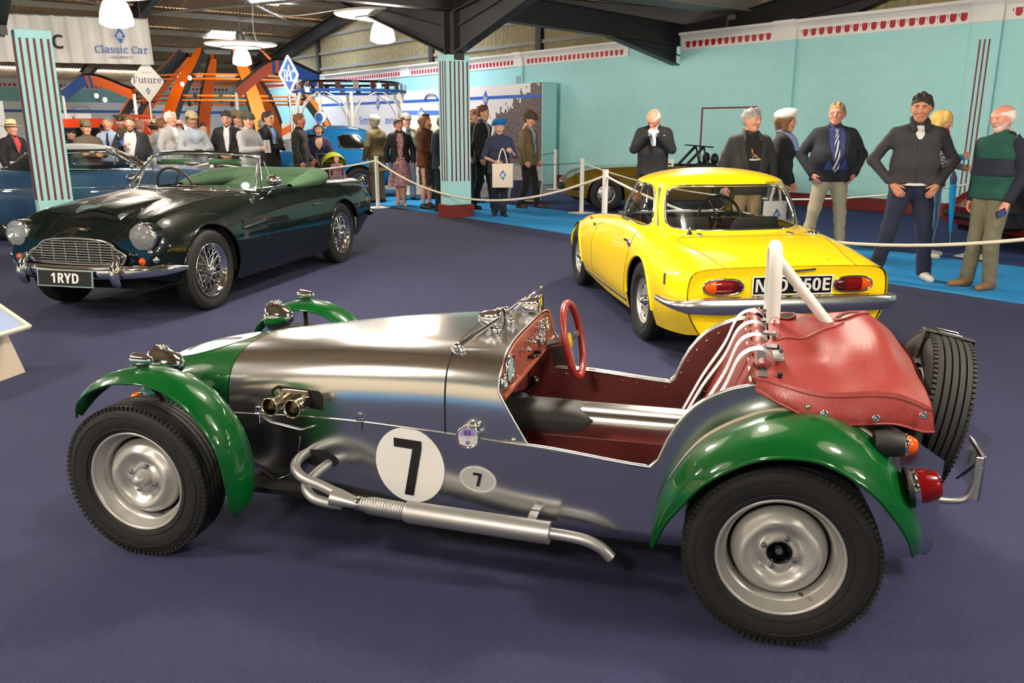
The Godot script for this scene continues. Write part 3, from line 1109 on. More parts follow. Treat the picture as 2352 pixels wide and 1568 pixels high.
func build_seven() -> void:
	var car := thing("open_sports_car", "small open sports car of bare polished aluminium with green wings and red cockpit", "car", frame(0.963, -2.869, -0.96929, -0.24594))
	M["rim_mesh"] = steel_rim_mesh()
	M["disc_mesh"] = steel_disc_mesh()
	var alu: Material = M["aluminium"]
	# body sides: top edge follows bonnet rail, cockpit and rear hump
	var edge := [[-0.46, 0.57], [-0.3, 0.67], [-0.1, 0.735], [0.04, 0.762], [0.09, 0.767], [0.144, 0.757], [0.21, 0.73], [0.272, 0.688], [0.32, 0.63], [0.348, 0.58], [0.372, 0.52], [0.39, 0.465]]
	for sg in [-1.0, 1.0]:
		var b := MB.new()
		var rows := []
		var lip := PackedVector3Array()
		for k in 97:
			var s := -0.46 + 2.52 * k / 96.0
			var top := tab(edge, s) if s < 0.39 else tab(S_RAIL, s)
			var low := 0.19 if s > -0.25 else lerpf(0.19, 0.26, (-0.25 - s) / 0.21)
			low = low if s < 1.86 else lerpf(0.19, 0.27, (s - 1.86) / 0.2)
			var row := PackedVector3Array()
			for j in 13:
				var q := seven_side(sg, s, lerpf(low, top, j / 12.0))
				if j == 0:
					q.z -= sg * 0.012
				row.append(q)
			rows.append(row)
			if s > 0.1 and s < 0.93:
				lip.append(seven_side(sg, s, top) + V(0, 0.002, sg * 0.002))
		b.grid(rows)
		put("body_side", b, M["aluminium_side"], car)
		put("cockpit_lip", MB.new().tube(lip, 0.0075, 8), M["aluminium_trim"], car)
		# inner trim panel of red board, riveted along its edge
		var ib := MB.new()
		rows = []
		var piping := PackedVector3Array()
		for k in 50:
			var s := -0.02 + 1.04 * k / 49.0
			var top := (tab(edge, s) if s < 0.39 else tab(S_RAIL, s)) - 0.006
			if s > 0.93:
				top = 0.62
			rows.append(P3([seven_side(sg, s, 0.2) - V(0, 0, sg * 0.02), seven_side(sg, s, lerpf(0.2, top, 0.5)) - V(0, 0, sg * 0.02), seven_side(sg, s, top) - V(0, 0, sg * 0.016)]))
			if s < 0.93:
				piping.append(seven_side(sg, s, top + 0.004) - V(0, 0, sg * 0.012))
		ib.grid(rows)
		put("inner_panel", ib, M["trim_red"], car)
		put("edge_trim", MB.new().tube(piping, 0.004, 6), M["aluminium_trim"], car)
	var rivet := MB.new().ball(Vector3.ZERO, V(0.005, 0.005, 0.003), 8, 4).mesh()
	for k in 8:
		var s := 0.86 - k * 0.062
		put("rivet", rivet, M["nickel"], car, Transform3D(Basis.IDENTITY, seven_side(1.0, s, tab(S_RAIL, s) - 0.022) - V(0, 0, 0.021)))
	for e in [[0.36, 0.52], [0.335, 0.575], [0.3, 0.625], [0.262, 0.668], [0.215, 0.703], [0.165, 0.727], [0.11, 0.742]]:
		put("rivet", rivet, M["nickel"], car, Transform3D(Basis.IDENTITY, seven_side(1.0, e[0], e[1] - 0.006) - V(0, 0, 0.021)))

	# bonnet and scuttle
	var b := MB.new()
	var rows := []
	for i in 41:
		var s := lerpf(1.124, 2.055, i / 40.0)
		var row := PackedVector3Array()
		for j in 61:
			row.append(seven_skin(s, lerpf(-1.0, 1.0, j / 60.0)))
		rows.append(row)
	put("bonnet", b.grid(rows), alu, car)
	b = MB.new()
	rows = []
	var rim := PackedVector3Array()
	for i in 17:
		var row := PackedVector3Array()
		for j in 61:
			var a := lerpf(-1.0, 1.0, j / 60.0)
			var q := seven_skin(1.0, a)
			var end := 0.925 if q.y > 0.67 else lerpf(0.81, 0.925, clampf((q.y - 0.49) / 0.18, 0.0, 1.0))
			var s := lerpf(1.12, end, i / 16.0)
			q = seven_skin(s, a)
			row.append(q)
			if i == 16:
				rim.append(q)
		rows.append(row)
	put("scuttle", b.grid(rows), alu, car)
	put("scuttle_edge", MB.new().tube(rim, 0.004, 6), M["aluminium_trim"], car)
	var gapl := PackedVector3Array()
	for j in 61:
		gapl.append(seven_skin(1.122, lerpf(-1.0, 1.0, j / 60.0)) - V(0, 0.003, 0))
	put("bonnet_gap", MB.new().tube(gapl, 0.0035, 6), M["void"], car)
	for sg in [-1.0, 1.0]: # bright lip along the rail
		var lp := PackedVector3Array()
		for k in 40:
			var s := lerpf(0.83, 2.05, k / 39.0)
			lp.append(seven_side(sg, s, tab(S_RAIL, s)) + V(0, 0.0, sg * 0.001))
		put("rail_lip", MB.new().tube(lp, 0.003, 6), M["aluminium_trim"], car)

	# green nose cone with its mouth
	b = MB.new()
	rows = []
	for i in 33:
		var s := lerpf(2.06, 2.57, i / 32.0)
		var row := PackedVector3Array()
		for j in 64:
			row.append(seven_nose(s, j / 64.0))
		rows.append(row)
	b.grid(rows, true)
	rows = []
	for e in [[2.57, 1.0], [2.578, 0.96], [2.572, 0.9], [2.53, 0.87], [2.45, 0.86]]:
		var row := PackedVector3Array()
		for j in 64:
			var q := seven_nose(2.57, j / 64.0)
			row.append(V(e[0], 0.43 + (q.y - 0.43) * e[1], q.z * e[1]))
		rows.append(row)
	b.grid(rows, true)
	put("nose_cone", b, M["green_gloss"], car)
	put("radiator", MB.new().box(V(2.42, 0.43, 0), V(0.02, 0.24, 0.42)), M["void"], car)
	for k in 7:
		put("grille_bar", MB.new().box(V(2.54, 0.43, -0.12 + k * 0.04), V(0.004, 0.14, 0.006)), M["aluminium_trim"], car)
	# number disc on the nose
	var lift := V(0, 0.002, 0)
	put("number_disc", drape_disc(MB.new(), W(2.29, 0.0), W(0.185, 0.15), seven_nose_top, lift), M["white"], car)
	var seven := MB.new()
	drape(seven, [W(2.40, -0.075), W(2.40, 0.075), W(2.375, 0.075), W(2.375, -0.075)], 8, 2, seven_nose_top, lift * 2)
	drape(seven, [W(2.375, 0.045), W(2.375, 0.075), W(2.16, -0.01), W(2.16, -0.04)], 3, 10, seven_nose_top, lift * 2)
	put("number", seven, M["black_print"], car)

	# floor, bulkhead, tunnel, seat
	put("floor_pan", MB.new().box(V(0.9, 0.195, 0), V(2.1, 0.02, 0.86)).box(V(1.52, 0.3, 0), V(0.84, 0.2, 0.6)), M["void"], car)
	put("bulkhead", MB.new().box(V(1.04, 0.42, 0), V(0.02, 0.44, 0.86)), M["trim_red"], car)
	put("footwell_carpet", MB.new().box(V(0.62, 0.21, 0), V(0.9, 0.012, 0.9)), M["trim_red"], car)
	var tun := MB.new()
	rows = []
	for i in 13:
		var s := lerpf(0.1, 1.03, i / 12.0)
		var row := PackedVector3Array()
		for j in 17:
			var a := lerpf(0.0, PI, j / 16.0)
			row.append(V(s, 0.40 + 0.105 * pow(sin(a), 0.55), -0.02 + 0.085 * signf(cos(a)) * pow(absf(cos(a)), 0.6)))
		row.insert(0, V(s, 0.2, 0.065))
		row.append(V(s, 0.2, -0.105))
		rows.append(row)
	put("tunnel", tun.grid(rows), M["aluminium"], car)
	var tside := MB.new()
	tside.box(V(0.55, 0.3, -0.108), V(0.94, 0.2, 0.004))
	put("tunnel_trim", tside, M["trim_red"], car)
	var pad := MB.new()
	rows = []
	for i in 16:
		var t := i / 15.0
		var s := lerpf(1.02, 0.655, t)
		var k := 1.0 if t < 0.7 else sqrt(maxf(0.02, 1.0 - pow((t - 0.7) / 0.3, 2.0)))
		var row := PackedVector3Array()
		for j in 13:
			var a := lerpf(0.0, PI, j / 12.0)
			row.append(V(s, 0.512 - 0.10 * (1.0 - k) * 0.4 - 0.09 * (1.0 - pow(sin(a), 0.6)) * k, -0.025 + 0.1 * cos(a) * lerpf(0.75, 1.0, k)))
		rows.append(row)
	put("tunnel_pad", pad.grid(rows), M["leather_black"], car)
	put("gear_lever", MB.new().tube(smooth([V(0.955, 0.48, -0.0), V(0.945, 0.52, 0.0), V(0.905, 0.565, 0.0)], 5), 0.009, 8), M["black"], car)
	put("gear_knob", MB.new().ball(V(0.903, 0.575, 0.0), V(0.02, 0.02, 0.02)), M["black_gloss"], car)
	put("gear_gaiter", MB.new().tube(P3([V(0.957, 0.5, 0), V(0.953, 0.515, 0), V(0.95, 0.53, 0)]), [0.05, 0.03, 0.012], 14), M["leather_black"], car)
	# seat: cushion and leaning back with pleats
	for e in [[-0.44, -0.115], [0.07, 0.44]]:
		var cw: float = (e[0] + e[1]) / 2
		var wd: float = e[1] - e[0]
		put("seat_cushion", MB.new().box(V(0.42, 0.27, cw), V(0.44, 0.1, wd), 0.03), M["vinyl_red"], car)
	var sb := MB.new()
	for k in 8:
		var w0 := -0.44 + k * 0.11
		rows = []
		for i in 9:
			var t := i / 8.0
			var base := V(lerpf(0.29, 0.085, t), lerpf(0.3, 0.80, t), 0)
			var row := PackedVector3Array()
			for j in 9:
				var a := lerpf(0.0, PI, j / 8.0)
				row.append(base + V(0.022 * sin(a), 0.01 * sin(a), w0 + 0.055 - 0.055 * cos(a)))
			rows.append(row)
		sb.grid(rows)
	put("seat_back", sb, M["vinyl_red"], car)
	put("seat_roll", MB.new().tube(P3([V(0.075, 0.785, -0.40), V(0.075, 0.785, 0.45)]), 0.034, 14), M["vinyl_red"], car)
	put("seat_piping", MB.new().tube(P3([V(0.113, 0.775, -0.45), V(0.113, 0.775, 0.45)]), 0.005, 6), M["white"], car)
	put("seat_shell", MB.new().box(V(0.03, 0.5, 0), V(0.03, 0.56, 0.92)), M["void"], car)
	# harness straps with buckles
	var strap_m := tone(rgb(196, 196, 204), 0.55)
	for e in [[-0.36, -0.33], [-0.17, -0.2], [0.02, 0.1], [0.22, 0.26]]:
		var path := smooth([V(0.02, 0.822, e[0]), V(0.06, 0.845, e[0]), V(0.115, 0.815, e[0]), V(0.16, 0.70, lerpf(e[0], e[1], 0.4)), V(0.235, 0.56, e[1]), V(0.3, 0.42, e[1]), V(0.34, 0.335, e[1])], 6)
		var st := MB.new()
		rows = []
		for i in path.size():
			var q := path[i] + V(0.03, 0.012, 0)
			rows.append(P3([q - V(0, 0, 0.025), q + V(0.006, 0.005, 0), q + V(0, 0, 0.025)]))
		put("harness_strap", st.grid(rows), strap_m, car)
		put("strap_buckle", MB.new().box(V(0.262, 0.545, e[1]), V(0.018, 0.04, 0.056), 0.004, Basis(V(0, 0, 1), 0.4)), M["black_gloss"], car)
		put("strap_clip", MB.new().box(V(0.05, 0.862, e[0]), V(0.045, 0.008, 0.05), 0.003).tube(P3([V(0.025, 0.855, e[0] - 0.02), V(0.025, 0.855, e[0] + 0.02)]), 0.007, 8), M["chrome"], car)
	put("harness_plate", MB.new().box(V(0.03, 0.83, -0.03), V(0.03, 0.016, 0.72), 0.004).box(V(0.046, 0.79, -0.05), V(0.006, 0.09, 0.1), 0.002), M["silver_paint"], car)

	# dashboard
	var dash := MB.new()
	var poly := PackedVector2Array()
	for j in 41:
		var q := seven_skin(0.93, lerpf(-0.93, 0.93, j / 40.0))
		poly.append(W(q.z * 0.985, q.y - 0.008))
	poly.append(W(0.42, 0.645))
	poly.append(W(-0.42, 0.645))
	var dbas := Basis(V(0, 0, 1), V(0, 1, 0), V(-1, 0, 0))
	dash.xf = Transform3D(dbas, V(0.915, 0, 0))
	dash.prism(poly, -0.01, 0.0)
	dash.xf = Transform3D.IDENTITY
	dash.tube(P3([V(0.915, 0.644, -0.43), V(0.915, 0.644, 0.43)]), 0.011, 10)
	put("dashboard", dash, M["dash_red"], car)
	for e in [[0.16, 0.732, 0.052, "dial"], [0.255, 0.742, 0.028, "dial"], [-0.355, 0.725, 0.05, "dial"], [-0.43, 0.70, 0.028, "dial"]]:
		var dx := Transform3D(Basis(V(0, 0, 1), PI / 2), V(0.915, e[1], e[0]))
		var g := Node3D.new()
		g.name = "gauge"
		car.add_child(g, true)
		g.transform = dx
		put("bezel", MB.new().lathe(P2([W(e[2], 0.0), W(e[2] + 0.004, 0.006), W(e[2] + 0.001, 0.012), W(e[2] - 0.005, 0.01), W(e[2] - 0.007, 0.004)]), 32), M["chrome"], g)
		put("dial_face", MB.new().lathe(P2([W(0.0001, 0.005), W(e[2] - 0.004, 0.005)]), 32), M["dial"], g)
		put("needle", MB.new().box(V(e[2] * 0.3, 0.007, e[2] * 0.3), V(e[2] * 0.9, 0.001, 0.003), 0, Basis(V(0, 1, 0), -0.8)), M["white"], g)
	for e in [[0.0, 0.756], [-0.055, 0.757], [-0.11, 0.758], [-0.194, 0.75], [0.05, 0.775]]:
		put("switch", MB.new().tube(P3([V(0.914, e[1], e[0]), V(0.895, e[1], e[0])]), 0.009, 10).ball(V(0.884, e[1] + 0.004, e[0]), V(0.013, 0.009, 0.009), 10, 6), M["chrome"], car)
	for e in [[-0.02, 0.684], [0.04, 0.682], [-0.06, 0.69]]:
		put("rocker", MB.new().box(V(0.9, e[1], e[0]), V(0.03, 0.012, 0.02), 0.003), M["black_gloss"], car)
	for k in 11:
		put("rivet", rivet, M["nickel"], car, Transform3D(Basis(V(0, 1, 0), PI / 2), V(0.913, 0.664, -0.39 + k * 0.078)))
	for k in 9:
		var q := seven_skin(0.93, lerpf(-0.86, 0.86, k / 8.0))
		put("rivet", rivet, M["nickel"], car, Transform3D(Basis(V(0, 1, 0), PI / 2), V(0.913, q.y - 0.03, q.z * 0.95)))

	# steering wheel
	var sw := Node3D.new()
	sw.name = "steering_wheel"
	car.add_child(sw, true)
	sw.transform = along(V(0.79, 0.694, 0.22), V(-0.975, 0.22, 0.0))
	put("wheel_rim", MB.new().tube(ring(0.152, 48), 0.0145, 12, false, true), M["wheel_red"], sw)
	for k in 3:
		var a := TAU * k / 3 + PI / 2
		var sp := MB.new()
		sp.bar(V(0, -0.02, 0), V(cos(a) * 0.146, 0.0, sin(a) * 0.146), 0.024, 0.003)
		put("spoke", sp, M["chrome"], sw)
	put("boss", MB.new().lathe(P2([W(0.034, -0.03), W(0.034, -0.016), W(0.028, -0.01), W(0.0001, -0.008)]), 24), tone(rgb(190, 160, 20), 0.35), sw)
	put("column", MB.new().tube(P3([V(0, -0.03, 0), V(0, -0.16, 0)]), 0.018, 14), M["chrome"], sw)

	# scuttle fittings: two bullet mirrors, a wiper arm, a round aeroscreen
	for e in [[1.02, 0.848, -0.13], [0.945, 0.835, 0.2]]:
		var mr := Node3D.new()
		mr.name = "mirror"
		car.add_child(mr, true)
		mr.transform = Transform3D(Basis(V(0, 0, 1), PI / 2), V(e[0], e[1], e[2]))
		put("shell", MB.new().lathe(P2([W(0.0001, -0.075), W(0.012, -0.07), W(0.026, -0.05), W(0.034, -0.02), W(0.036, 0.0), W(0.042, 0.004), W(0.046, 0.012), W(0.044, 0.022), W(0.04, 0.024)]), 28), M["chrome"], mr)
		put("mirror_glass", MB.new().lathe(P2([W(0.0001, 0.018), W(0.04, 0.022)]), 28), M["reflector"], mr)
		put("stalk", MB.new().tube(P3([V(-0.035, -0.02, 0), V(-0.075, -0.03, 0.01)]), 0.009, 8), M["chrome"], mr)
		put("foot", MB.new().ball(V(-0.07, -0.03, 0.01), V(0.018, 0.014, 0.014), 12, 8), M["chrome"], mr)
	var strut := Node3D.new()
	strut.name = "screen_strut"
	car.add_child(strut, true)
	put("rod", MB.new().tube(P3([V(1.09, 0.80, -0.31), V(0.985, 0.872, -0.24)]), 0.0075, 10), M["chrome"], strut)
	put("sleeve", MB.new().tube(P3([V(1.105, 0.79, -0.32), V(1.06, 0.82, -0.29)]), 0.010, 10), M["chrome"], strut)
	put("clamp", MB.new().ball(V(1.11, 0.785, -0.325), V(0.016, 0.016, 0.02), 12, 8).ball(V(1.085, 0.775, -0.345), V(0.011, 0.014, 0.011), 10, 6).tube(P3([V(1.13, 0.78, -0.33), V(1.11, 0.765, -0.345)]), 0.005, 8).tube(P3([V(1.085, 0.785, -0.345), V(1.08, 0.755, -0.35)]), 0.007, 8), M["chrome"], strut)
	for e in [[1.0, 0.82, -0.2], [1.05, 0.815, -0.12], [0.99, 0.815, -0.03]]:
		put("knuckle", MB.new().ball(V(e[0], e[1], e[2]), V(0.016, 0.014, 0.014), 10, 6).tube(P3([V(e[0], e[1], e[2]), V(e[0] - 0.01, e[1] - 0.025, e[2])]), 0.007, 8), M["chrome"], strut)
	var aero := Node3D.new()
	aero.name = "aeroscreen"
	car.add_child(aero, true)
	aero.transform = along(V(0.985, 0.855, 0.21), V(-0.62, 0.55, 0.0).rotated(V(0, 0, 1), PI / 2))
	var el := PackedVector3Array()
	for k in 40:
		el.append(V(cos(TAU * k / 40) * 0.075, 0, sin(TAU * k / 40) * 0.12))
	put("screen_frame", MB.new().tube(el, 0.005, 8, false, true), M["chrome"], aero)
	put("glass", MB.new().flat(el), M["glass"], aero)
	put("wiper_arm", MB.new().tube(P3([V(-0.09, -0.015, -0.02), V(0.0, -0.012, 0.01)]), 0.005, 6).ball(V(-0.09, -0.02, -0.02), V(0.016, 0.016, 0.016), 10, 6), M["chrome"], aero)

	# wheels
	var tm := tyre_mesh(0.291, 0.19, 0.145, 4, 96)
	for e in [[2.235, -0.60, true], [2.235, 0.60, true], [0.0, -0.60, false], [0.0, 0.60, false]]:
		build_steel_wheel(car, V(e[0], 0.289, e[1]), signf(e[1]), e[2], tm)
	put("axle_tube", MB.new().tube(P3([V(0, 0.289, -0.56), V(0, 0.289, 0.56)]), 0.03, 10).tube(P3([V(2.2, 0.3, -0.56), V(2.2, 0.34, 0.56)]), 0.018, 8).tube(P3([V(2.2, 0.42, -0.56), V(2.15, 0.45, 0)]), 0.014, 8), M["black"], car)

	# rear wings with their bead
	for sg in [-1.0, 1.0]:
		var ji := [V(0.385, 0.225, 0), V(0.37, 0.33, 0), V(0.334, 0.448, 0), V(0.239, 0.588, 0), V(0.082, 0.682, 0), V(-0.03, 0.70, 0), V(-0.12, 0.696, 0), V(-0.242, 0.64, 0), V(-0.328, 0.534, 0), V(-0.38, 0.41, 0), V(-0.405, 0.32, 0)]
		var jo := [V(0.385, 0.215, 0), V(0.345, 0.345, 0), V(0.31, 0.415, 0), V(0.235, 0.525, 0), V(0.12, 0.606, 0), V(0.019, 0.634, 0), V(-0.098, 0.624, 0), V(-0.219, 0.552, 0), V(-0.296, 0.468, 0), V(-0.345, 0.39, 0), V(-0.375, 0.315, 0)]
		var wo := [0.55, 0.64, 0.68, 0.71, 0.72, 0.722, 0.72, 0.71, 0.69, 0.66, 0.60]
		for k in ji.size():
			ji[k].z = sg * 0.487
			jo[k].z = sg * wo[k]
		var pi_ := smooth(ji, 7)
		var po := smooth(jo, 7)
		var mid := []
		for k in pi_.size():
			var m := (pi_[k] + po[k]) / 2
			var rad := V(m.x, m.y - 0.29, 0).normalized()
			var wide := absf(po[k].z - pi_[k].z)
			mid.append((rad * 0.03 + V(0, 0, sg * 0.022)) * clampf(wide / 0.2, 0.2, 1.0))
		var wing := MB.new().grid(swelled(pi_, po, mid, 14))
		wing.tube(po, 0.006, 6)
		put("rear_wing", wing, M["green_gloss"], car)
		put("wing_bead", MB.new().tube(pi_, 0.0055, 6), tone(rgb(196, 186, 158), 0.5), car)
	# cycle wings at the front, each on a bracket
	for sg in [-1.0, 1.0]:
		var cp := [V(2.495, 0.50, 0), V(2.44, 0.575, 0), V(2.35, 0.637, 0), V(2.24, 0.672, 0), V(2.13, 0.675, 0), V(2.03, 0.645, 0), V(1.94, 0.575, 0), V(1.87, 0.465, 0), V(1.842, 0.34, 0), V(1.845, 0.235, 0), V(1.866, 0.172, 0)]
		var hw := [0.012, 0.055, 0.08, 0.088, 0.09, 0.09, 0.09, 0.09, 0.088, 0.07, 0.015]
		var a := []
		var e := []
		for k in cp.size():
			a.append(V(cp[k].x, cp[k].y, sg * (0.605 - hw[k])))
			e.append(V(cp[k].x, cp[k].y, sg * (0.605 + hw[k])))
		var pa := smooth(a, 7)
		var pe := smooth(e, 7)
		var mid := []
		for k in pa.size():
			var m := (pa[k] + pe[k]) / 2
			var rad := V(m.x - 2.2, m.y - 0.27, 0).normalized()
			mid.append(rad * 0.034 * clampf(absf(pa[k].z - pe[k].z) / 0.17, 0.2, 1.0))
		var fw := MB.new().grid(swelled(pa, pe, mid, 14))
		fw.tube(pa, 0.005, 6).tube(pe, 0.005, 6)
		put("front_wing", fw, M["green_gloss"], car)
		put("wing_bracket", MB.new().tube(smooth([V(2.2, 0.66, sg * 0.6), V(2.17, 0.56, sg * 0.54), V(2.2, 0.36, sg * 0.5)], 5), 0.01, 8).tube(smooth([V(1.86, 0.42, sg * 0.6), V(2.0, 0.36, sg * 0.53), V(2.2, 0.3, sg * 0.52)], 5), 0.01, 8), M["black"], car)
		for r in [[2.22, 0.665, 0.665], [1.872, 0.40, 0.66]]:
			put("wing_bolt", MB.new().ball(V(r[0], r[1], sg * r[2]), V(0.008, 0.008, 0.008), 8, 6), M["chrome"], car)
		# side lamp on top of the wing
		var sl := Node3D.new()
		sl.name = "side_lamp"
		car.add_child(sl, true)
		sl.transform = Transform3D(Basis(V(0, 0, 1), -PI / 2), V(2.2, 0.738, sg * 0.605))
		put("lamp_shell", MB.new().lathe(P2([W(0.0001, -0.055), W(0.012, -0.045), W(0.02, -0.02), W(0.0225, 0.01), W(0.025, 0.02), W(0.024, 0.028), W(0.02, 0.03)]), 20), M["chrome"], sl)
		put("lens", MB.new().lathe(P2([W(0.02, 0.029), W(0.012, 0.036), W(0.0001, 0.038)]), 20), M["lens_clear"], sl)
		put("foot", MB.new().box(V(0.03, -0.008, 0), V(0.025, 0.045, 0.02), 0.004), M["black"], sl)
		# headlamp, seen from behind
		var hl := Node3D.new()
		hl.name = "headlamp"
		car.add_child(hl, true)
		hl.transform = Transform3D(Basis(V(0, 0, 1), -PI / 2), V(2.25, 0.668, sg * 0.42))
		put("bowl", MB.new().lathe(P2([W(0.0001, -0.085), W(0.022, -0.078), W(0.045, -0.055), W(0.06, -0.02), W(0.064, 0.01), W(0.069, 0.014), W(0.072, 0.024), W(0.068, 0.032), W(0.062, 0.032)]), 32), M["chrome"], hl)
		put("lens", MB.new().lathe(P2([W(0.064, 0.03), W(0.04, 0.042), W(0.0001, 0.048)]), 28), M["lens_clear"], hl)
		put("nib", MB.new().ball(V(-0.066, -0.01, 0), V(0.012, 0.02, 0.008), 10, 6), M["chrome"], hl)
		put("post", MB.new().tube(P3([V(0.05, 0, 0), V(0.12, 0.01, -sg * 0.03), V(0.19, 0.02, -sg * 0.1)]), 0.014, 10), M["black"], hl)
		# amber indicator beside the nose
		put("indicator_stem", MB.new().tube(P3([V(2.44, 0.46, sg * 0.22), V(2.47, 0.46, sg * 0.29)]), 0.014, 8), M["black"], car)
		put("indicator_base", MB.new().ball(V(2.47, 0.46, sg * 0.29), V(0.03, 0.034, 0.034), 16, 8), M["black"], car)
		put("indicator", MB.new().ball(V(2.49, 0.462, sg * 0.29), V(0.034, 0.032, 0.032), 16, 8), M["lens_amber"], car)

	# carburettor trumpets through the bonnet side
	var hole := MB.new()
	var hp := PackedVector2Array()
	for e in [[1.62, 0.575], [1.64, 0.592], [1.82, 0.592], [1.845, 0.575], [1.845, 0.53], [1.62, 0.52]]:
		hp.append(W(e[0], e[1]))
	var hxf := Transform3D(Basis(V(1, 0, 0.155).normalized(), V(0, 1, 0), V(-0.155, 0, 1).normalized()), Vector3.ZERO)
	hole.xf = Transform3D(Basis(V(1, 0, 0.14), V(0, 1, 0), V(0, 0, 1)), V(0, 0, -0.366 - 0.14 * 1.7))
	hole.prism(hp, -0.003, 0.02)
	put("bonnet_cutout", hole, M["void"], car)
	for s in [1.775, 1.685]:
		var tr := MB.new()
		tr.xf = along(V(s, 0.548, -0.36), V(0.02, 0.06, -1.0))
		tr.lathes([[W(0.026, -0.02), W(0.026, 0.10), W(0.028, 0.115), W(0.034, 0.122), W(0.0345, 0.127), W(0.031, 0.128), W(0.027, 0.118), W(0.024, 0.10), W(0.023, 0.02)], [W(0.023, 0.03), W(0.0001, 0.03)]], 28)
		put("intake_trumpet", tr, M["nickel"], car)
	put("carburettor", MB.new().box(V(1.73, 0.565, -0.375), V(0.12, 0.05, 0.03), 0.008).tube(P3([V(1.80, 0.575, -0.385), V(1.80, 0.575, -0.37)]), 0.014, 12), M["nickel"], car)
	put("latch_scoop", MB.new().tube(P3([V(1.93, 0.472, -0.336), V(1.86, 0.44, -0.347), V(1.72, 0.43, -0.368), V(1.66, 0.455, -0.377)]), 0.0028, 6), M["aluminium_trim"], car)
	for s in [1.915, 1.463]:
		var q := seven_side(-1.0, s, tab(S_RAIL, s))
		var l := Node3D.new()
		l.name = "bonnet_catch"
		car.add_child(l, true)
		l.position = q
		put("hook", MB.new().box(V(0, 0.022, -0.004), V(0.02, 0.02, 0.008), 0.002), M["chrome"], l)
		put("lever", MB.new().box(V(0, -0.015, -0.008), V(0.016, 0.042, 0.006), 0.002).tube(P3([V(-0.01, 0.004, -0.01), V(0.01, 0.004, -0.01)]), 0.006, 8), M["chrome"], l)
		put("loop", MB.new().tube(P3([V(-0.007, 0.025, -0.009), V(-0.007, 0.0, -0.012), V(0.007, 0.0, -0.012), V(0.007, 0.025, -0.009)]), 0.002, 6), M["chrome"], l)
	# licence disc holder, scuttle stud
	var td := Node3D.new()
	td.name = "licence_disc_holder"
	car.add_child(td, true)
	td.transform = along(V(1.03, 0.512, -0.452), V(-0.12, 0.0, -1.0))
	put("holder", MB.new().lathe(P2([W(0.036, -0.01), W(0.036, 0.026), W(0.041, 0.03), W(0.042, 0.036), W(0.038, 0.039), W(0.034, 0.034)]), 32), M["chrome"], td)
	put("licence_disc", MB.new().lathe(P2([W(0.0001, 0.034), W(0.036, 0.034)]), 32), tone(rgb(206, 200, 204), 0.35), td)
	# printing on the licence disc: a purple band with the number 03 and a spot
	var tb := Basis(V(-0.993, 0, 0.119), V(0, 1, 0), V(-0.119, 0, -0.993))
	var tdx := td.transform.affine_inverse()
	var dc := V(1.03, 0.512, -0.452) + V(-0.12, 0, -1).normalized() * 0.0352
	put("disc_band", MB.new().prism(P2([W(-0.026, 0.006), W(0.026, 0.006), W(0.022, 0.022), W(0.012, 0.031), W(-0.012, 0.031), W(-0.022, 0.022)]), 0, 0.0003), tone(rgb(150, 130, 190), 0.4), td, tdx * Transform3D(tb, dc))
	put("disc_number", text("03", 0.016, 0.0004, "Droid Sans", true), tone(rgb(44, 36, 92), 0.4), td, tdx * Transform3D(tb, dc + V(0, 0.015, 0) + tb.z * 0.0006))
	put("disc_lettering", text("1234", 0.004, 0.0003), tone(rgb(90, 84, 110), 0.4), td, tdx * Transform3D(tb, dc + V(0, -0.002, 0) + tb.z * 0.0004))
	put("disc_spot", MB.new().prism(circle2(0.008, 20, 0, -0.02), 0, 0.0003), tone(rgb(130, 110, 160), 0.4), td, tdx * Transform3D(tb, dc))
	put("holder_lug", MB.new().lathe(P2([W(0.014, 0.0), W(0.014, 0.014), W(0.009, 0.017), W(0.0001, 0.017)]), 18), M["chrome"], car, along(V(1.0, 0.545, -0.458), V(-0.12, 0, -1)))
	put("scuttle_stud", MB.new().ball(V(0.868, 0.512, -0.474), V(0.008, 0.008, 0.007), 12, 6), M["chrome"], car)

	# number roundel and event sticker on the near side
	var lw := V(0, 0, -0.0025)
	var side := func(s: float, y: float) -> Vector3: return seven_side(-1.0, s, y)
	put("number_disc", drape_disc(MB.new(), W(1.265, 0.36), W(0.138, 0.143), side, lw), M["white"], car)
	var nb := MB.new()
	drape(nb, [W(1.325, 0.459), W(1.215, 0.459), W(1.215, 0.425), W(1.325, 0.425)], 4, 2, side, lw * 2)
	drape(nb, [W(1.25, 0.43), W(1.215, 0.43), W(1.252, 0.245), W(1.288, 0.245)], 2, 8, side, lw * 2)
	put("number", nb, M["black_print"], car)
	put("event_sticker", drape_disc(MB.new(), W(1.0, 0.348), W(0.071, 0.05), side, lw), tone(rgb(170, 172, 172), 0.4), car)
	var orow := PackedVector3Array()
	for k in 48:
		orow.append(side.call(1.0 + cos(TAU * k / 48) * 0.064, 0.348 + sin(TAU * k / 48) * 0.043) + lw * 1.2)
	put("sticker_line", MB.new().tube(orow, 0.0009, 5, false, true), M["white"], car)
	nb = MB.new()
	drape(nb, [W(1.017, 0.373), W(0.985, 0.373), W(0.985, 0.363), W(1.017, 0.363)], 2, 1, side, lw * 2)
	drape(nb, [W(0.996, 0.365), W(0.985, 0.365), W(0.995, 0.323), W(1.006, 0.323)], 2, 3, side, lw * 2)
	put("sticker_number", nb, M["black_print"], car)
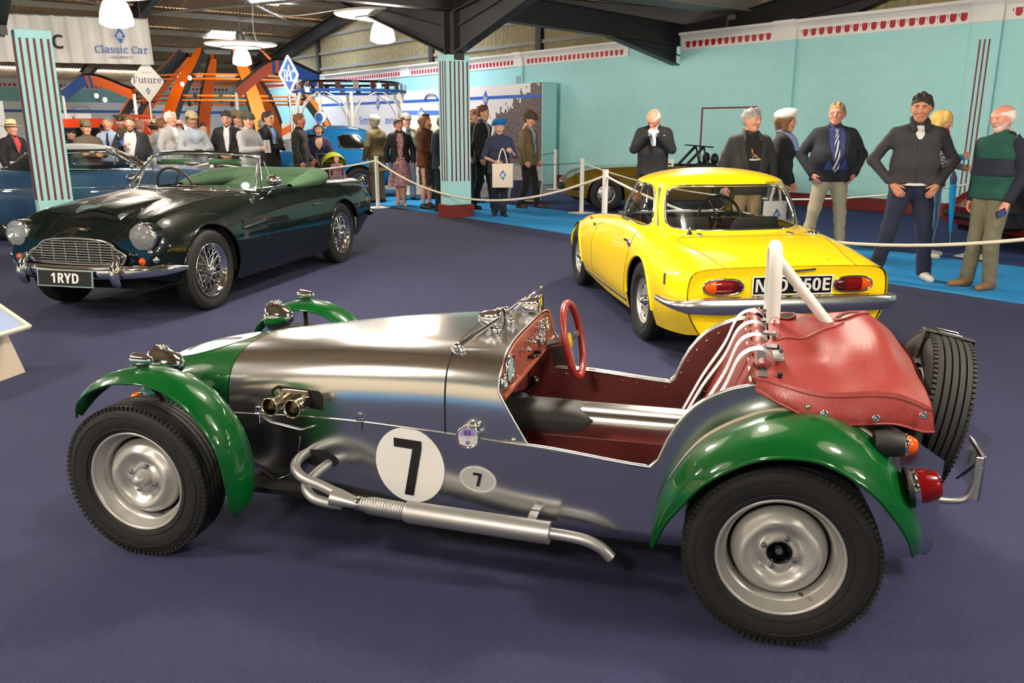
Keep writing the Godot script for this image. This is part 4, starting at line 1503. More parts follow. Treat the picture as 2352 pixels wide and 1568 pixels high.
	for e in [["2012 GOODWOOD", 1.0], ["FESTIVAL OF SPEED", -1.0]]:
		var words: String = e[0]
		var cnt := words.length()
		for k in cnt:
			if words[k] == " ":
				continue
			var u: float = (k - (cnt - 1) / 2.0) / (cnt / 2.0)
			var q: Vector3 = side.call(1.0 - u * 0.046, 0.348 + e[1] * 0.0505 * sqrt(1.0 - pow(u * 0.7, 2.0)) - (0.0 if e[1] > 0 else -0.0) - e[1] * 0.0035)
			var roll: float = -u * 0.62 * e[1]
			var nd := V(-0.12, 0, -1).normalized()
			var bx := V(0, 1, 0).cross(nd)
			put("sticker_letter", text(words[k], 0.0062, 0.0004), M["white"], car, Transform3D(Basis(bx, V(0, 1, 0), nd) * Basis(V(0, 0, 1), roll), q + nd * 0.0032))

	# exhaust along the near side
	var ex := Node3D.new()
	ex.name = "exhaust"
	car.add_child(ex, true)
	var sil: Material = M["silver_paint"]
	put("manifold_pipe", MB.new().tube(smooth([V(1.70, 0.335, -0.34), V(1.70, 0.345, -0.42), V(1.68, 0.342, -0.50), V(1.63, 0.325, -0.545), V(1.55, 0.305, -0.555), V(1.49, 0.285, -0.56)], 7), 0.0185, 14), sil, ex)
	put("manifold_pipe", MB.new().tube(smooth([V(1.60, 0.315, -0.35), V(1.625, 0.30, -0.44), V(1.63, 0.282, -0.52), V(1.585, 0.262, -0.565), V(1.53, 0.25, -0.57), V(1.47, 0.245, -0.565)], 7), 0.0185, 14), sil, ex)
	put("collector", MB.new().tube(P3([V(1.505, 0.272, -0.56), V(1.48, 0.268, -0.56), V(1.42, 0.257, -0.56), V(1.39, 0.254, -0.56)]), [0.04, 0.037, 0.024, 0.022], 18, true, false, 0.8), sil, ex)
	put("clamp", MB.new().lathe(P2([W(0.0225, -0.008), W(0.0255, -0.008), W(0.0255, 0.008), W(0.0225, 0.008)]), 20).box(V(0.0, 0.0, 0.032), V(0.012, 0.012, 0.02), 0.003), M["chrome"], ex, along(V(1.405, 0.2555, -0.56), V(-1, -0.06, 0)))
	var bel := MB.new()
	bel.xf = along(V(1.395, 0.254, -0.56), V(-1, -0.055, 0))
	var bp := PackedVector2Array()
	for k in 100:
		var t := k / 99.0
		bp.append(W(0.022 + 0.008 * smoothstep(0.0, 0.25, t) * (1.0 - 0.4 * smoothstep(0.85, 1.0, t)) + 0.0028 * cos(t * TAU * 16), t * 0.165))
	bel.lathe(bp, 24)
	put("bellows", bel, sil, ex)
	var can := MB.new()
	can.xf = along(V(1.232, 0.2455, -0.56), V(-0.51, -0.019, 0.005))
	can.lathes([[W(0.0001, 0.0), W(0.034, 0.0)], [W(0.034, 0.0), W(0.0385, 0.01), W(0.0385, 0.51)], [W(0.0385, 0.51), W(0.036, 0.511), W(0.035, 0.504)], [W(0.035, 0.504), W(0.0001, 0.503)]], 32)
	put("silencer", can, sil, ex)
	put("tail_pipe", MB.new().tube(smooth([V(0.73, 0.227, -0.557), V(0.66, 0.224, -0.557), V(0.60, 0.216, -0.557), V(0.55, 0.196, -0.557), V(0.515, 0.165, -0.557)], 7), 0.0195, 18, false), sil, ex)
	put("tail_pipe_mouth", MB.new().ball(V(0.525, 0.175, -0.557), V(0.016, 0.016, 0.016), 12, 6), M["void"], ex)
	put("hanger", MB.new().box(V(0.79, 0.25, -0.53), V(0.022, 0.05, 0.006), 0.002).box(V(0.79, 0.26, -0.505), V(0.03, 0.006, 0.05)), sil, ex)
	put("exhaust_hole", drape_disc(MB.new(), W(1.65, 0.325), W(0.085, 0.034), side, V(0, 0, -0.0015)), M["void"], ex)
	# pressed edge and seam near the front of the side
	put("side_seam", MB.new().tube(P3([seven_side(-1, 1.73, 0.40), seven_side(-1, 1.745, 0.33), seven_side(-1, 1.79, 0.235), seven_side(-1, 1.86, 0.2), seven_side(-1, 1.94, 0.24)]), 0.0025, 6), M["aluminium_trim"], car)

	# rear: body shell behind the seats, tonneau, roll bar, spare wheel, lights
	b = MB.new()
	rows = []
	for i in 9:
		var a := lerpf(-1.0, 1.0, i / 8.0)
		var ww := a * 0.462
		rows.append(P3([V(-0.46 + 0.05 * a * a, 0.25, ww), V(-0.475 + 0.05 * a * a, 0.45, ww), V(-0.46 + 0.05 * a * a, 0.62, ww)]))
	put("tail_panel", b.grid(rows), M["aluminium_side"], car)
	put("boot_floor", MB.new().box(V(-0.2, 0.4, 0), V(0.5, 0.3, 0.9)), M["void"], car)
	put("fuel_tank", MB.new().box(V(-0.2, 0.62, 0), V(0.42, 0.16, 0.84), 0.03), M["void"], car)
	var cover := func(s: float, w: float) -> Vector3:
		var t := clampf(1.0 - pow(absf(w) / 0.5, 2.0), 0.0, 1.0)
		var ridge := tab([[-0.40, 0.79], [-0.36, 0.835], [-0.28, 0.885], [-0.15, 0.872], [-0.05, 0.868], [0.04, 0.86], [0.10, 0.835]], s)
		var eave := tab([[-0.40, 0.742], [-0.3, 0.762], [-0.1, 0.765], [0.1, 0.788]], s)
		var y := lerpf(eave, ridge, t)
		var pull := exp(-(pow((s + 0.3) / 0.09, 2.0) + pow((w + 0.1) / 0.28, 2.0)))
		y += 0.022 * pull
		y -= 0.03 * exp(-(pow((s + 0.1) / 0.1, 2.0) + pow((w + 0.2) / 0.16, 2.0)))
		y += 0.006 * sin(w * 26.0 + s * 18.0) * (0.3 + 0.7 * (1.0 - t)) + 0.005 * sin(s * 44.0 - w * 9.0) * t
		return V(s, y, w)
	b = MB.new()
	rows = []
	for i in 46:
		var s := lerpf(0.10, -0.40, i / 45.0)
		var row := PackedVector3Array()
		for j in 61:
			var w := lerpf(-0.485, 0.485, j / 60.0)
			if i < 4 and w > -0.28 and w < 0.36:
				row.append(cover.call(minf(s, 0.10 - 0.10 * smoothstep(-0.28, -0.1, w) * smoothstep(0.36, 0.2, w)), w))
			else:
				row.append(cover.call(s, w))
		rows.append(row)
	b.grid(rows)
	put("tonneau", b, M["vinyl_red"], car)
	b = MB.new() # hanging skirt round three sides, with a hem
	rows = []
	var hem := PackedVector3Array()
	var seam := PackedVector3Array()
	for k in 61:
		var t := k / 60.0
		var s: float
		var w: float
		if t < 0.4:
			s = lerpf(0.10, -0.40, t / 0.4)
			w = -0.485
		elif t < 0.6:
			s = -0.40 - 0.012 * sin((t - 0.4) / 0.2 * PI)
			w = lerpf(-0.485, 0.485, (t - 0.4) / 0.2)
		else:
			s = lerpf(-0.40, 0.10, (t - 0.6) / 0.4)
			w = 0.485
		var q: Vector3 = cover.call(clampf(s, -0.40, 0.1), clampf(w, -0.485, 0.485))
		q.x = s
		q.z = w
		var drop := tab([[-0.41, 0.075], [-0.3, 0.088], [-0.15, 0.09], [0.0, 0.06], [0.1, 0.035]], s)
		var out := V(0, 0, signf(w)) if t < 0.4 or t > 0.6 else V(-1, 0, 0)
		var wave := 0.004 * sin(k * 0.9)
		var row := PackedVector3Array()
		for j in 8:
			var u := j / 7.0
			row.append(q + out * (tab([[-0.41, 0.012], [-0.2, 0.04], [0.02, 0.05], [0.1, 0.03]], s) * sin(u * PI * 0.5) + wave * u) - V(0, drop * u, 0))
		rows.append(row)
		hem.append(row[7])
		seam.append(row[1] + out * 0.001)
	b.grid(rows)
	b.tube(hem, 0.0035, 6)
	put("tonneau_skirt", b, M["vinyl_red"], car)
	put("skirt_seam", MB.new().tube(seam, 0.0015, 5), tone(rgb(86, 24, 22), 0.6), car)
	var fr := PackedVector3Array()
	for j in 31:
		fr.append(cover.call(0.098, lerpf(-0.485, -0.28, j / 30.0)) + V(0.001, 0.002, 0))
	b = MB.new()
	rows = []
	for q in fr:
		rows.append(P3([q + V(-0.006, 0.001, 0), q + V(-0.034, 0.0015, 0)]))
	put("hook_tape", b.grid(rows), M["black"], car)
	for e in [[-0.1, 0.732], [-0.245, 0.728], [-0.375, 0.742]]:
		put("press_stud", MB.new().lathe(P2([W(0.012, 0.0), W(0.012, 0.004), W(0.008, 0.005), W(0.006, 0.003), W(0.004, 0.005), W(0.0001, 0.005)]), 18), M["chrome"], car, along(V(e[0], e[1] - 0.02, -0.487 - tab([[-0.41, 0.016], [-0.2, 0.044], [0.02, 0.054]], e[0])), V(0, 0.1, -1)))
	put("cover_knob", MB.new().tube(P3([V(0.03, 0.785, -0.46), V(0.028, 0.81, -0.465)]), 0.008, 10), M["black"], car)
	put("press_stud", MB.new().ball(V(-0.05, 0.735, -0.55), V(0.008, 0.008, 0.008), 10, 6), M["nickel"], car)
	# brace hole and slit with piping
	var hl2 := PackedVector3Array()
	var ho := PackedVector3Array()
	for k in 30:
		var a := TAU * k / 30
		var q: Vector3 = cover.call(-0.235 + cos(a) * 0.055, 0.05 + sin(a) * 0.05)
		hl2.append(q + V(0, 0.004, 0))
		var q2: Vector3 = cover.call(-0.005 + cos(a) * 0.045, 0.12 + sin(a) * 0.075)
		ho.append(q2 + V(0, 0.006, 0))
	put("brace_hole", MB.new().flat(hl2), M["void"], car)
	put("hoop_slit", MB.new().flat(ho), M["void"], car)
	put("hole_piping", MB.new().tube(hl2, 0.005, 6, false, true), M["vinyl_red"], car)
	put("hole_piping", MB.new().tube(ho, 0.004, 6, false, true), M["vinyl_red"], car)
	var zip := PackedVector3Array()
	for k in 14:
		zip.append(cover.call(lerpf(0.03, -0.2, k / 13.0), lerpf(-0.2, -0.02, k / 13.0)) + V(0, 0.003, 0))
	put("slit_piping", MB.new().tube(zip, 0.0045, 6), M["vinyl_red"], car)
	# roll bar
	var rb := Node3D.new()
	rb.name = "roll_bar"
	car.add_child(rb, true)
	put("hoop", MB.new().tube(smooth([V(0.03, 0.6, 0.0), V(0.032, 0.85, 0.0), V(0.036, 1.04, 0.005), V(0.037, 1.105, 0.04), V(0.037, 1.118, 0.1), V(0.037, 1.105, 0.17), V(0.036, 1.05, 0.22), V(0.032, 0.85, 0.235), V(0.03, 0.6, 0.235)], 8), 0.0235, 18), tone(rgb(204, 203, 198), 0.35), rb)
	put("brace", MB.new().tube(P3([V(0.03, 1.085, 0.03), V(-0.25, 0.75, 0.05)]), 0.019, 16), tone(rgb(204, 203, 198), 0.35), rb)
	put("foot_plate", MB.new().box(V(0.03, 0.78, -0.01), V(0.07, 0.01, 0.12), 0.003), M["silver_paint"], rb)
	var ebx := Basis(V(-0.99, 0, 0.12), V(0, 1, 0), V(-0.12, 0, -0.99))
	put("safety_mark", MB.new().prism(circle2(0.019, 28), 0.0, 0.001), M["white"], rb, Transform3D(ebx, V(0.0295, 0.868, 0.0) + ebx.z * 0.0228))
	var em := MB.new()
	for k in 28:
		em.bar(V(cos(TAU * k / 28) * 0.018, sin(TAU * k / 28) * 0.018, 0.0015), V(cos(TAU * (k + 1) / 28) * 0.018, sin(TAU * (k + 1) / 28) * 0.018, 0.0015), 0.002, 0.002)
	put("safety_ring", em, tone(rgb(206, 30, 40), 0.5), rb, Transform3D(ebx, V(0.0295, 0.868, 0.0) + ebx.z * 0.0228))
	put("safety_letter", text("E", 0.018, 0.001, "Droid Sans", true), tone(rgb(206, 30, 40), 0.5), rb, Transform3D(ebx, V(0.0295, 0.868, 0.0) + ebx.z * 0.0245))
	# spare wheel leaning against the tail
	var sp := Node3D.new()
	sp.name = "spare_wheel"
	car.add_child(sp, true)
	sp.transform = Transform3D(Basis(V(0, 0, 1), 0.2) * Basis(V(0, 0, 1), PI / 2), V(-0.492, 0.56, 0.02))
	put("tyre", tm, M["rubber"], sp)
	put("rim", M["rim_mesh"], M["wheel_silver"], sp)
	put("wheel_disc", M["disc_mesh"], M["wheel_silver"], sp)
	put("strap", MB.new().box(V(0.292, 0.0, 0.0), V(0.008, 0.17, 0.045), 0.003).box(V(0.24, 0.079, 0), V(0.1, 0.006, 0.045), 0.002).box(V(0.24, -0.079, 0), V(0.1, 0.006, 0.045), 0.002), M["leather_black"], sp)
	put("buckle", MB.new().tube(P3([V(0.3, 0.03, -0.027), V(0.3, -0.04, -0.027), V(0.3, -0.04, 0.027), V(0.3, 0.03, 0.027)]), 0.003, 6, false, true), M["chrome"], sp)
	# number plate bracket
	var pl := Node3D.new()
	pl.name = "plate_bracket"
	car.add_child(pl, true)
	for w in [-0.2, 0.24]:
		put("rail", MB.new().tube(smooth([V(-0.47, 0.335, w), V(-0.56, 0.33, w), V(-0.61, 0.345, w), V(-0.63, 0.4, w), V(-0.64, 0.46, w)], 6), 0.011, 10), M["silver_paint"], pl)
	put("plate", MB.new().box(V(-0.648, 0.42, 0.02), V(0.006, 0.16, 0.46), 0.002), M["aluminium_trim"], pl)
	put("upper_stay", MB.new().bar(V(-0.645, 0.49, -0.2), V(-0.575, 0.6, -0.12), 0.012, 0.008).bar(V(-0.645, 0.49, -0.2), V(-0.6, 0.38, -0.12), 0.012, 0.006).box(V(-0.61, 0.52, -0.16), V(0.09, 0.12, 0.003), 0, Basis(V(0, 0, 1), 0.55)), M["aluminium_trim"], pl)
	put("side_flange", MB.new().box(V(-0.636, 0.42, -0.205), V(0.03, 0.15, 0.006), 0.002), M["silver_paint"], pl)
	# rear lamps on the wings
	for sg in [-1.0, 1.0]:
		var tl := Node3D.new()
		tl.name = "tail_lamp"
		car.add_child(tl, true)
		tl.transform = along(V(-0.352, 0.535, sg * 0.60), V(-1.0, 0.22, 0.0))
		put("base", MB.new().lathe(P2([W(0.052, -0.012), W(0.056, 0.0), W(0.052, 0.01), W(0.046, 0.012)]), 24), M["chrome"], tl)
		put("red_lens", MB.new().tube(P3([V(0, 0.0, 0), V(0.0, 0.03, 0), V(0.0, 0.06, 0), V(0.0, 0.07, 0)]), [0.052, 0.05, 0.042, 0.032], 22), M["lens_red"], tl)
		put("gasket", MB.new().lathe(P2([W(0.058, -0.02), W(0.06, -0.006), W(0.05, -0.004)]), 24), M["black"], tl)
		var il := Node3D.new()
		il.name = "rear_indicator"
		car.add_child(il, true)
		il.transform = along(V(-0.27, 0.645, sg * 0.56), V(-1.0, 0.0, 0.0))
		put("housing", MB.new().tube(P3([V(0, -0.03, 0), V(0, 0.0, 0), V(0, 0.04, 0), V(0, 0.052, 0)]), [0.034, 0.04, 0.036, 0.034], 20), M["black"], il)
		put("collar", MB.new().lathe(P2([W(0.034, 0.05), W(0.036, 0.056), W(0.03, 0.06)]), 24), M["chrome"], il)
		put("amber_lens", MB.new().lathe(P2([W(0.031, 0.056), W(0.029, 0.07), W(0.018, 0.086), W(0.0001, 0.09)]), 20), M["lens_amber"], il)

# ---------------------------------------------------------------- lofted car bodies
# a body is a list of stations [s, [w0, y0, w1, y1, ...]]: half sections from the middle of the top down to the sill
func section(st: Array, s: float, per := 8) -> PackedVector2Array:
	var nk: int = st[0][1].size() / 2
	var cp := []
	for k in nk:
		var tw := []
		var ty := []
		for q in st:
			tw.append([q[0], q[1][k * 2]])
			ty.append([q[0], q[1][k * 2 + 1]])
		cp.append(W(tab(tw, s), tab(ty, s)))
	return smooth2(cp, per)

func top_y(st: Array, s: float, w: float) -> float: # height of the body above (s, w)
	var c := section(st, s)
	for k in c.size() - 1:
		if c[k + 1].x >= absf(w):
			return lerpf(c[k].y, c[k + 1].y, (absf(w) - c[k].x) / maxf(1e-5, c[k + 1].x - c[k].x))
	return c[c.size() - 1].y

func side_w(st: Array, s: float, y: float) -> float: # half width at height y, below the shoulder
	var c := section(st, s)
	for k in range(c.size() - 1, 0, -1):
		if c[k - 1].y >= y and c[k].y <= y:
			return lerpf(c[k].x, c[k - 1].x, (y - c[k].y) / maxf(1e-5, c[k - 1].y - c[k].y))
	return c[c.size() - 1].x

func resample(c: PackedVector2Array, n: int) -> PackedVector2Array:
	var ln := PackedFloat32Array([0.0])
	for k in range(1, c.size()):
		ln.append(ln[k - 1] + c[k].distance_to(c[k - 1]))
	var o := PackedVector2Array()
	var j := 0
	for i in n:
		var d := ln[ln.size() - 1] * i / (n - 1)
		while j < c.size() - 2 and ln[j + 1] < d:
			j += 1
		o.append(c[j].lerp(c[j + 1], clampf((d - ln[j]) / maxf(1e-7, ln[j + 1] - ln[j]), 0.0, 1.0)))
	return o

# shell of both sides; opening(s) is the half width left out of the top; arches [s, y, r]
func shell(st: Array, opening: Callable, arches: Array, step := 0.05, sh := 2, per := 8) -> Dictionary:
	var s0: float = st[0][0]
	var s1: float = st[st.size() - 1][0]
	var sv := []
	var m := int((s1 - s0) / step)
	for k in m + 1:
		sv.append(lerpf(s0, s1, float(k) / m))
	for a in arches:
		for k in 25:
			sv.append(a[0] + a[2] * cos(PI * k / 24.0))
			if k % 24 == 0:
				sv.append(a[0] + a[2] * cos(PI * k / 24.0) * 1.002)
	sv.sort()
	var both := MB.new()
	var lips := []
	for a in arches:
		lips.append([PackedVector3Array(), PackedVector3Array()])
	for sg in [1.0, -1.0]:
		var rows := []
		for s in sv:
			if rows.size() > 0 and absf(s - rows[rows.size() - 1][0].x) < 0.0004:
				continue
			var c := section(st, s, per)
			var top := c.slice(0, sh * per + 1)
			var low := c.slice(sh * per)
			var op: float = opening.call(s)
			if op > 0.0:
				var cut := PackedVector2Array()
				for k in top.size() - 1:
					if top[k + 1].x > op:
						if cut.is_empty():
							cut.append(top[k].lerp(top[k + 1], clampf((op - top[k].x) / maxf(1e-5, top[k + 1].x - top[k].x), 0, 1)))
						cut.append(top[k + 1])
				if cut.size() > 1:
					top = cut
			var yb := -1.0
			var which := -1
			for i in arches.size():
				var a: Array = arches[i]
				if absf(s - a[0]) <= a[2] + 1e-5:
					yb = a[1] + sqrt(maxf(0.0, a[2] * a[2] - pow(s - a[0], 2.0)))
					which = i
			var clip := P2([low[0]])
			for k in range(1, low.size()):
				if low[k].y < yb:
					var f := (low[k - 1].y - yb) / maxf(1e-5, low[k - 1].y - low[k].y)
					clip.append(low[k - 1].lerp(low[k], clampf(f, 0.01, 1.0)))
					break
				clip.append(low[k])
			var row := PackedVector3Array()
			for q in resample(top, 15):
				row.append(V(s, q.y, sg * q.x))
			var rl := resample(clip, 19)
			for k in range(1, 19):
				row.append(V(s, rl[k].y, sg * rl[k].x))
			rows.append(row)
			if which >= 0:
				lips[which][0 if sg > 0 else 1].append(row[row.size() - 1])
		both.grid(rows, false, false, true)
	return {"shell": both, "lips": lips}

func wheel_wells(car: Node, arches: Array, wide: float) -> void:
	for a in arches:
		for sg in [-1.0, 1.0]:
			var rows := []
			for k in 17:
				var an := lerpf(-0.15, PI + 0.15, k / 16.0)
				rows.append(P3([V(a[0] + cos(an) * a[2], a[1] + sin(an) * a[2], sg * (wide - 0.02)), V(a[0] + cos(an) * a[2], a[1] + sin(an) * a[2], sg * (wide - 0.3)), V(a[0], a[1], sg * (wide - 0.3))]))
			put("wheel_well", MB.new().grid(rows), M["void"], car)

func on_top(st: Array, pts: Array, lift := 0.001) -> PackedVector3Array: # path of (s, w) laid on the body
	var o := PackedVector3Array()
	for i in pts.size() - 1:
		for k in 8:
			var q: Vector2 = pts[i].lerp(pts[i + 1], k / 8.0)
			o.append(V(q.x, top_y(st, q.x, q.y) + lift, q.y))
	var l: Vector2 = pts[pts.size() - 1]
	o.append(V(l.x, top_y(st, l.x, l.y) + lift, l.y))
	return o

func on_side(st: Array, pts: Array, sg: float, lift := 0.001) -> PackedVector3Array: # path of (s, y) laid on a side
	var o := PackedVector3Array()
	for i in pts.size() - 1:
		for k in 8:
			var q: Vector2 = pts[i].lerp(pts[i + 1], k / 8.0)
			o.append(V(q.x, q.y, sg * (side_w(st, q.x, q.y) + lift)))
	var l: Vector2 = pts[pts.size() - 1]
	o.append(V(l.x, l.y, sg * (side_w(st, l.x, l.y) + lift)))
	return o

func end_cap(st: Array, s: float, at_s: float, shrink: float) -> MB: # flat panel closing a body end
	var c := resample(section(st, s), 24)
	var poly := PackedVector2Array()
	var cy := (c[0].y + c[23].y) / 2
	for q in c:
		poly.append(W(q.x * shrink, cy + (q.y - cy) * shrink))
	for k in range(22, 0, -1):
		poly.append(W(-poly[k].x, poly[k].y))
	poly.append(W(-poly[23].x, poly[23].y))
	# keep the order round: down the right side, up the left side
	var ordered := PackedVector2Array()
	for k in 24:
		ordered.append(poly[k])
	ordered.append(W(-poly[23].x, poly[23].y))
	for k in range(22, 0, -1):
		ordered.append(W(-poly[k].x, poly[k].y))
	var b := MB.new()
	b.xf = Transform3D(Basis(V(0, 0, 1), V(0, 1, 0), V(-1, 0, 0)), V(at_s, 0, 0))
	b.prism(ordered, -0.004, 0.004)
	return b

# wire wheel with knock-off spinner; y outwards
func wire_wheel_parts() -> Dictionary:
	var rim := MB.new()
	rim.lathes([[W(0.222, 0.07), W(0.229, 0.075), W(0.234, 0.068), W(0.228, 0.062), W(0.22, 0.05), W(0.208, 0.03), W(0.204, 0.0), W(0.206, -0.04), W(0.222, -0.07)], [W(0.222, 0.07), W(0.214, 0.05), W(0.2, 0.032), W(0.196, 0.0)]], 48)
	var spokes := MB.new()
	for k in 60:
		var a := TAU * k / 60
		var outer := k % 2 == 0
		var lean := 0.33 if (k / 2) % 2 == 0 else -0.33
		var r0 := 0.045 if outer else 0.052
		var p0 := V(cos(a + lean * 2.2) * r0, 0.06 if outer else -0.03, sin(a + lean * 2.2) * r0)
		var p1 := V(cos(a) * 0.204, 0.02 if outer else 0.03, sin(a) * 0.204)
		spokes.tube(P3([p0, p1]), 0.0026, 5, false)
	var hub := MB.new()
	hub.lathe(P2([W(0.05, -0.05), W(0.05, 0.045), W(0.046, 0.065), W(0.03, 0.075), W(0.028, 0.085), W(0.018, 0.095), W(0.0001, 0.097)]), 24)
	var ear := MB.new()
	ear.box(V(0.045, 0.085, 0), V(0.055, 0.016, 0.024), 0.005)
	return {"rim": rim.mesh(), "spokes": spokes.mesh(), "hub": hub.mesh(), "ear": ear.mesh()}

func interior_box(car: Node, s0: float, s1: float, wide: float, y0: float, y1: float, m: Material) -> void: # tub under a cockpit
	var b := MB.new()
	b.box(V((s0 + s1) / 2, y0, 0), V(s1 - s0, 0.02, wide * 2))
	b.box(V((s0 + s1) / 2, (y0 + y1) / 2, wide), V(s1 - s0, y1 - y0, 0.02))
	b.box(V((s0 + s1) / 2, (y0 + y1) / 2, -wide), V(s1 - s0, y1 - y0, 0.02))
	b.box(V(s0, (y0 + y1) / 2, 0), V(0.02, y1 - y0, wide * 2))
	b.box(V(s1, (y0 + y1) / 2, 0), V(0.02, y1 - y0, wide * 2))
	put("cabin_tub", b, m, car)

func seat(car: Node, s: float, y: float, w: float, wide: float, m: Material, high := 0.5) -> void:
	var b := MB.new()
	var rows := []
	for i in 9:
		var t := i / 8.0
		var row := PackedVector3Array()
		for k in 16:
			var a := TAU * k / 16
			var sx := signf(cos(a)) * pow(absf(cos(a)), 0.5)
			var sz := signf(sin(a)) * pow(absf(sin(a)), 0.5)
			var fat := 0.055 * (1.0 - pow(maxf(0.0, t - 0.8) / 0.2, 2.0) * 0.6)
			row.append(V(s - 0.16 * t + sx * fat, y + high * t, w + sz * wide / 2 * (1.0 - 0.25 * pow(t, 3.0))))
		rows.append(row)
	b.grid(rows, true)
	b.flat(rows[8])
	put("seat_back", b, m, car)
	put("seat_cushion", MB.new().box(V(s + 0.24, y + 0.02, w), V(0.5, 0.14, wide), 0.045), m, car)

func steering(car: Node, o: Vector3, r: float, m: Material, tilt := 0.35) -> void:
	var sw := Node3D.new()
	sw.name = "steering_wheel"
	car.add_child(sw, true)
	sw.transform = along(o, V(-1, tilt, 0))
	put("wheel_rim", MB.new().tube(ring(r, 36), 0.012, 8, false, true), m, sw)
	for k in 3:
		var a := TAU * k / 3 + PI / 2
		put("spoke", MB.new().bar(V(0, -0.02, 0), V(cos(a) * r, 0, sin(a) * r), 0.016, 0.004), M["chrome"], sw)
	put("boss", MB.new().ball(V(0, -0.02, 0), V(0.035, 0.02, 0.035), 14, 8), M["black_gloss"], sw)

func plate_text(car: Node, words: String, size: float, o: Vector3, bs: Basis, m: Material, wide := 1.0) -> void:
	var p := put("plate_lettering", text(words, size, 0.003, "Droid Sans", true), m, car, Transform3D(bs.scaled_local(V(wide, 1, 1)), o))
	p.set_meta("label", "registration lettering")

# ---------------------------------------------------------------- yellow coupe, seen from behind
const COUPE := [
	[-0.87, [0, 0.66, 0.38, 0.657, 0.60, 0.638, 0.655, 0.55, 0.645, 0.38, 0.57, 0.24]],
	[-0.72, [0, 0.69, 0.38, 0.687, 0.61, 0.662, 0.685, 0.55, 0.68, 0.36, 0.61, 0.21]],
	[-0.4, [0, 0.735, 0.38, 0.735, 0.62, 0.71, 0.71, 0.55, 0.705, 0.33, 0.66, 0.185]],
	[0.0, [0, 0.772, 0.40, 0.772, 0.625, 0.75, 0.71, 0.58, 0.71, 0.32, 0.67, 0.17]],
	[0.4, [0, 0.785, 0.42, 0.785, 0.615, 0.77, 0.695, 0.58, 0.70, 0.32, 0.665, 0.16]],
	[0.9, [0, 0.78, 0.42, 0.78, 0.60, 0.765, 0.685, 0.57, 0.70, 0.32, 0.665, 0.16]],
	[1.3, [0, 0.765, 0.40, 0.76, 0.59, 0.748, 0.69, 0.57, 0.70, 0.33, 0.66, 0.17]],
	[1.75, [0, 0.69, 0.38, 0.695, 0.58, 0.722, 0.70, 0.56, 0.705, 0.34, 0.66, 0.19]],
	[2.134, [0, 0.62, 0.36, 0.63, 0.56, 0.672, 0.695, 0.53, 0.70, 0.34, 0.64, 0.21]],
	[2.5, [0, 0.52, 0.33, 0.525, 0.5, 0.57, 0.63, 0.46, 0.63, 0.33, 0.57, 0.23]],
	[2.78, [0, 0.42, 0.25, 0.42, 0.40, 0.42, 0.46, 0.39, 0.46, 0.34, 0.42, 0.28]]]

# cabins: P = [front0, front1, rear0, rear1, w0, w1, y0, y1, rise]; a: angle round, 0 forward; t: 0 belt, 1 roof edge
func cab(P: Array, a: float, t: float) -> Vector3:
	var n := lerpf(3.4, 3.0, t)
	var ca := cos(a)
	var sa := sin(a)
	var cs := signf(ca) * pow(absf(ca), 2.0 / n)
	var sn := signf(sa) * pow(absf(sa), 2.0 / n)
	var front := lerpf(P[0], P[1], t)
	var rear := lerpf(P[2], P[3], pow(t, 0.9))
	var w := lerpf(P[4], P[5], t) + 0.018 * sin(PI * t)
	return V((front + rear) / 2 + (front - rear) / 2 * cs + 0.03 * signf(ca) * sin(PI * t) * absf(cs), lerpf(P[6], P[7], t), w * sn)

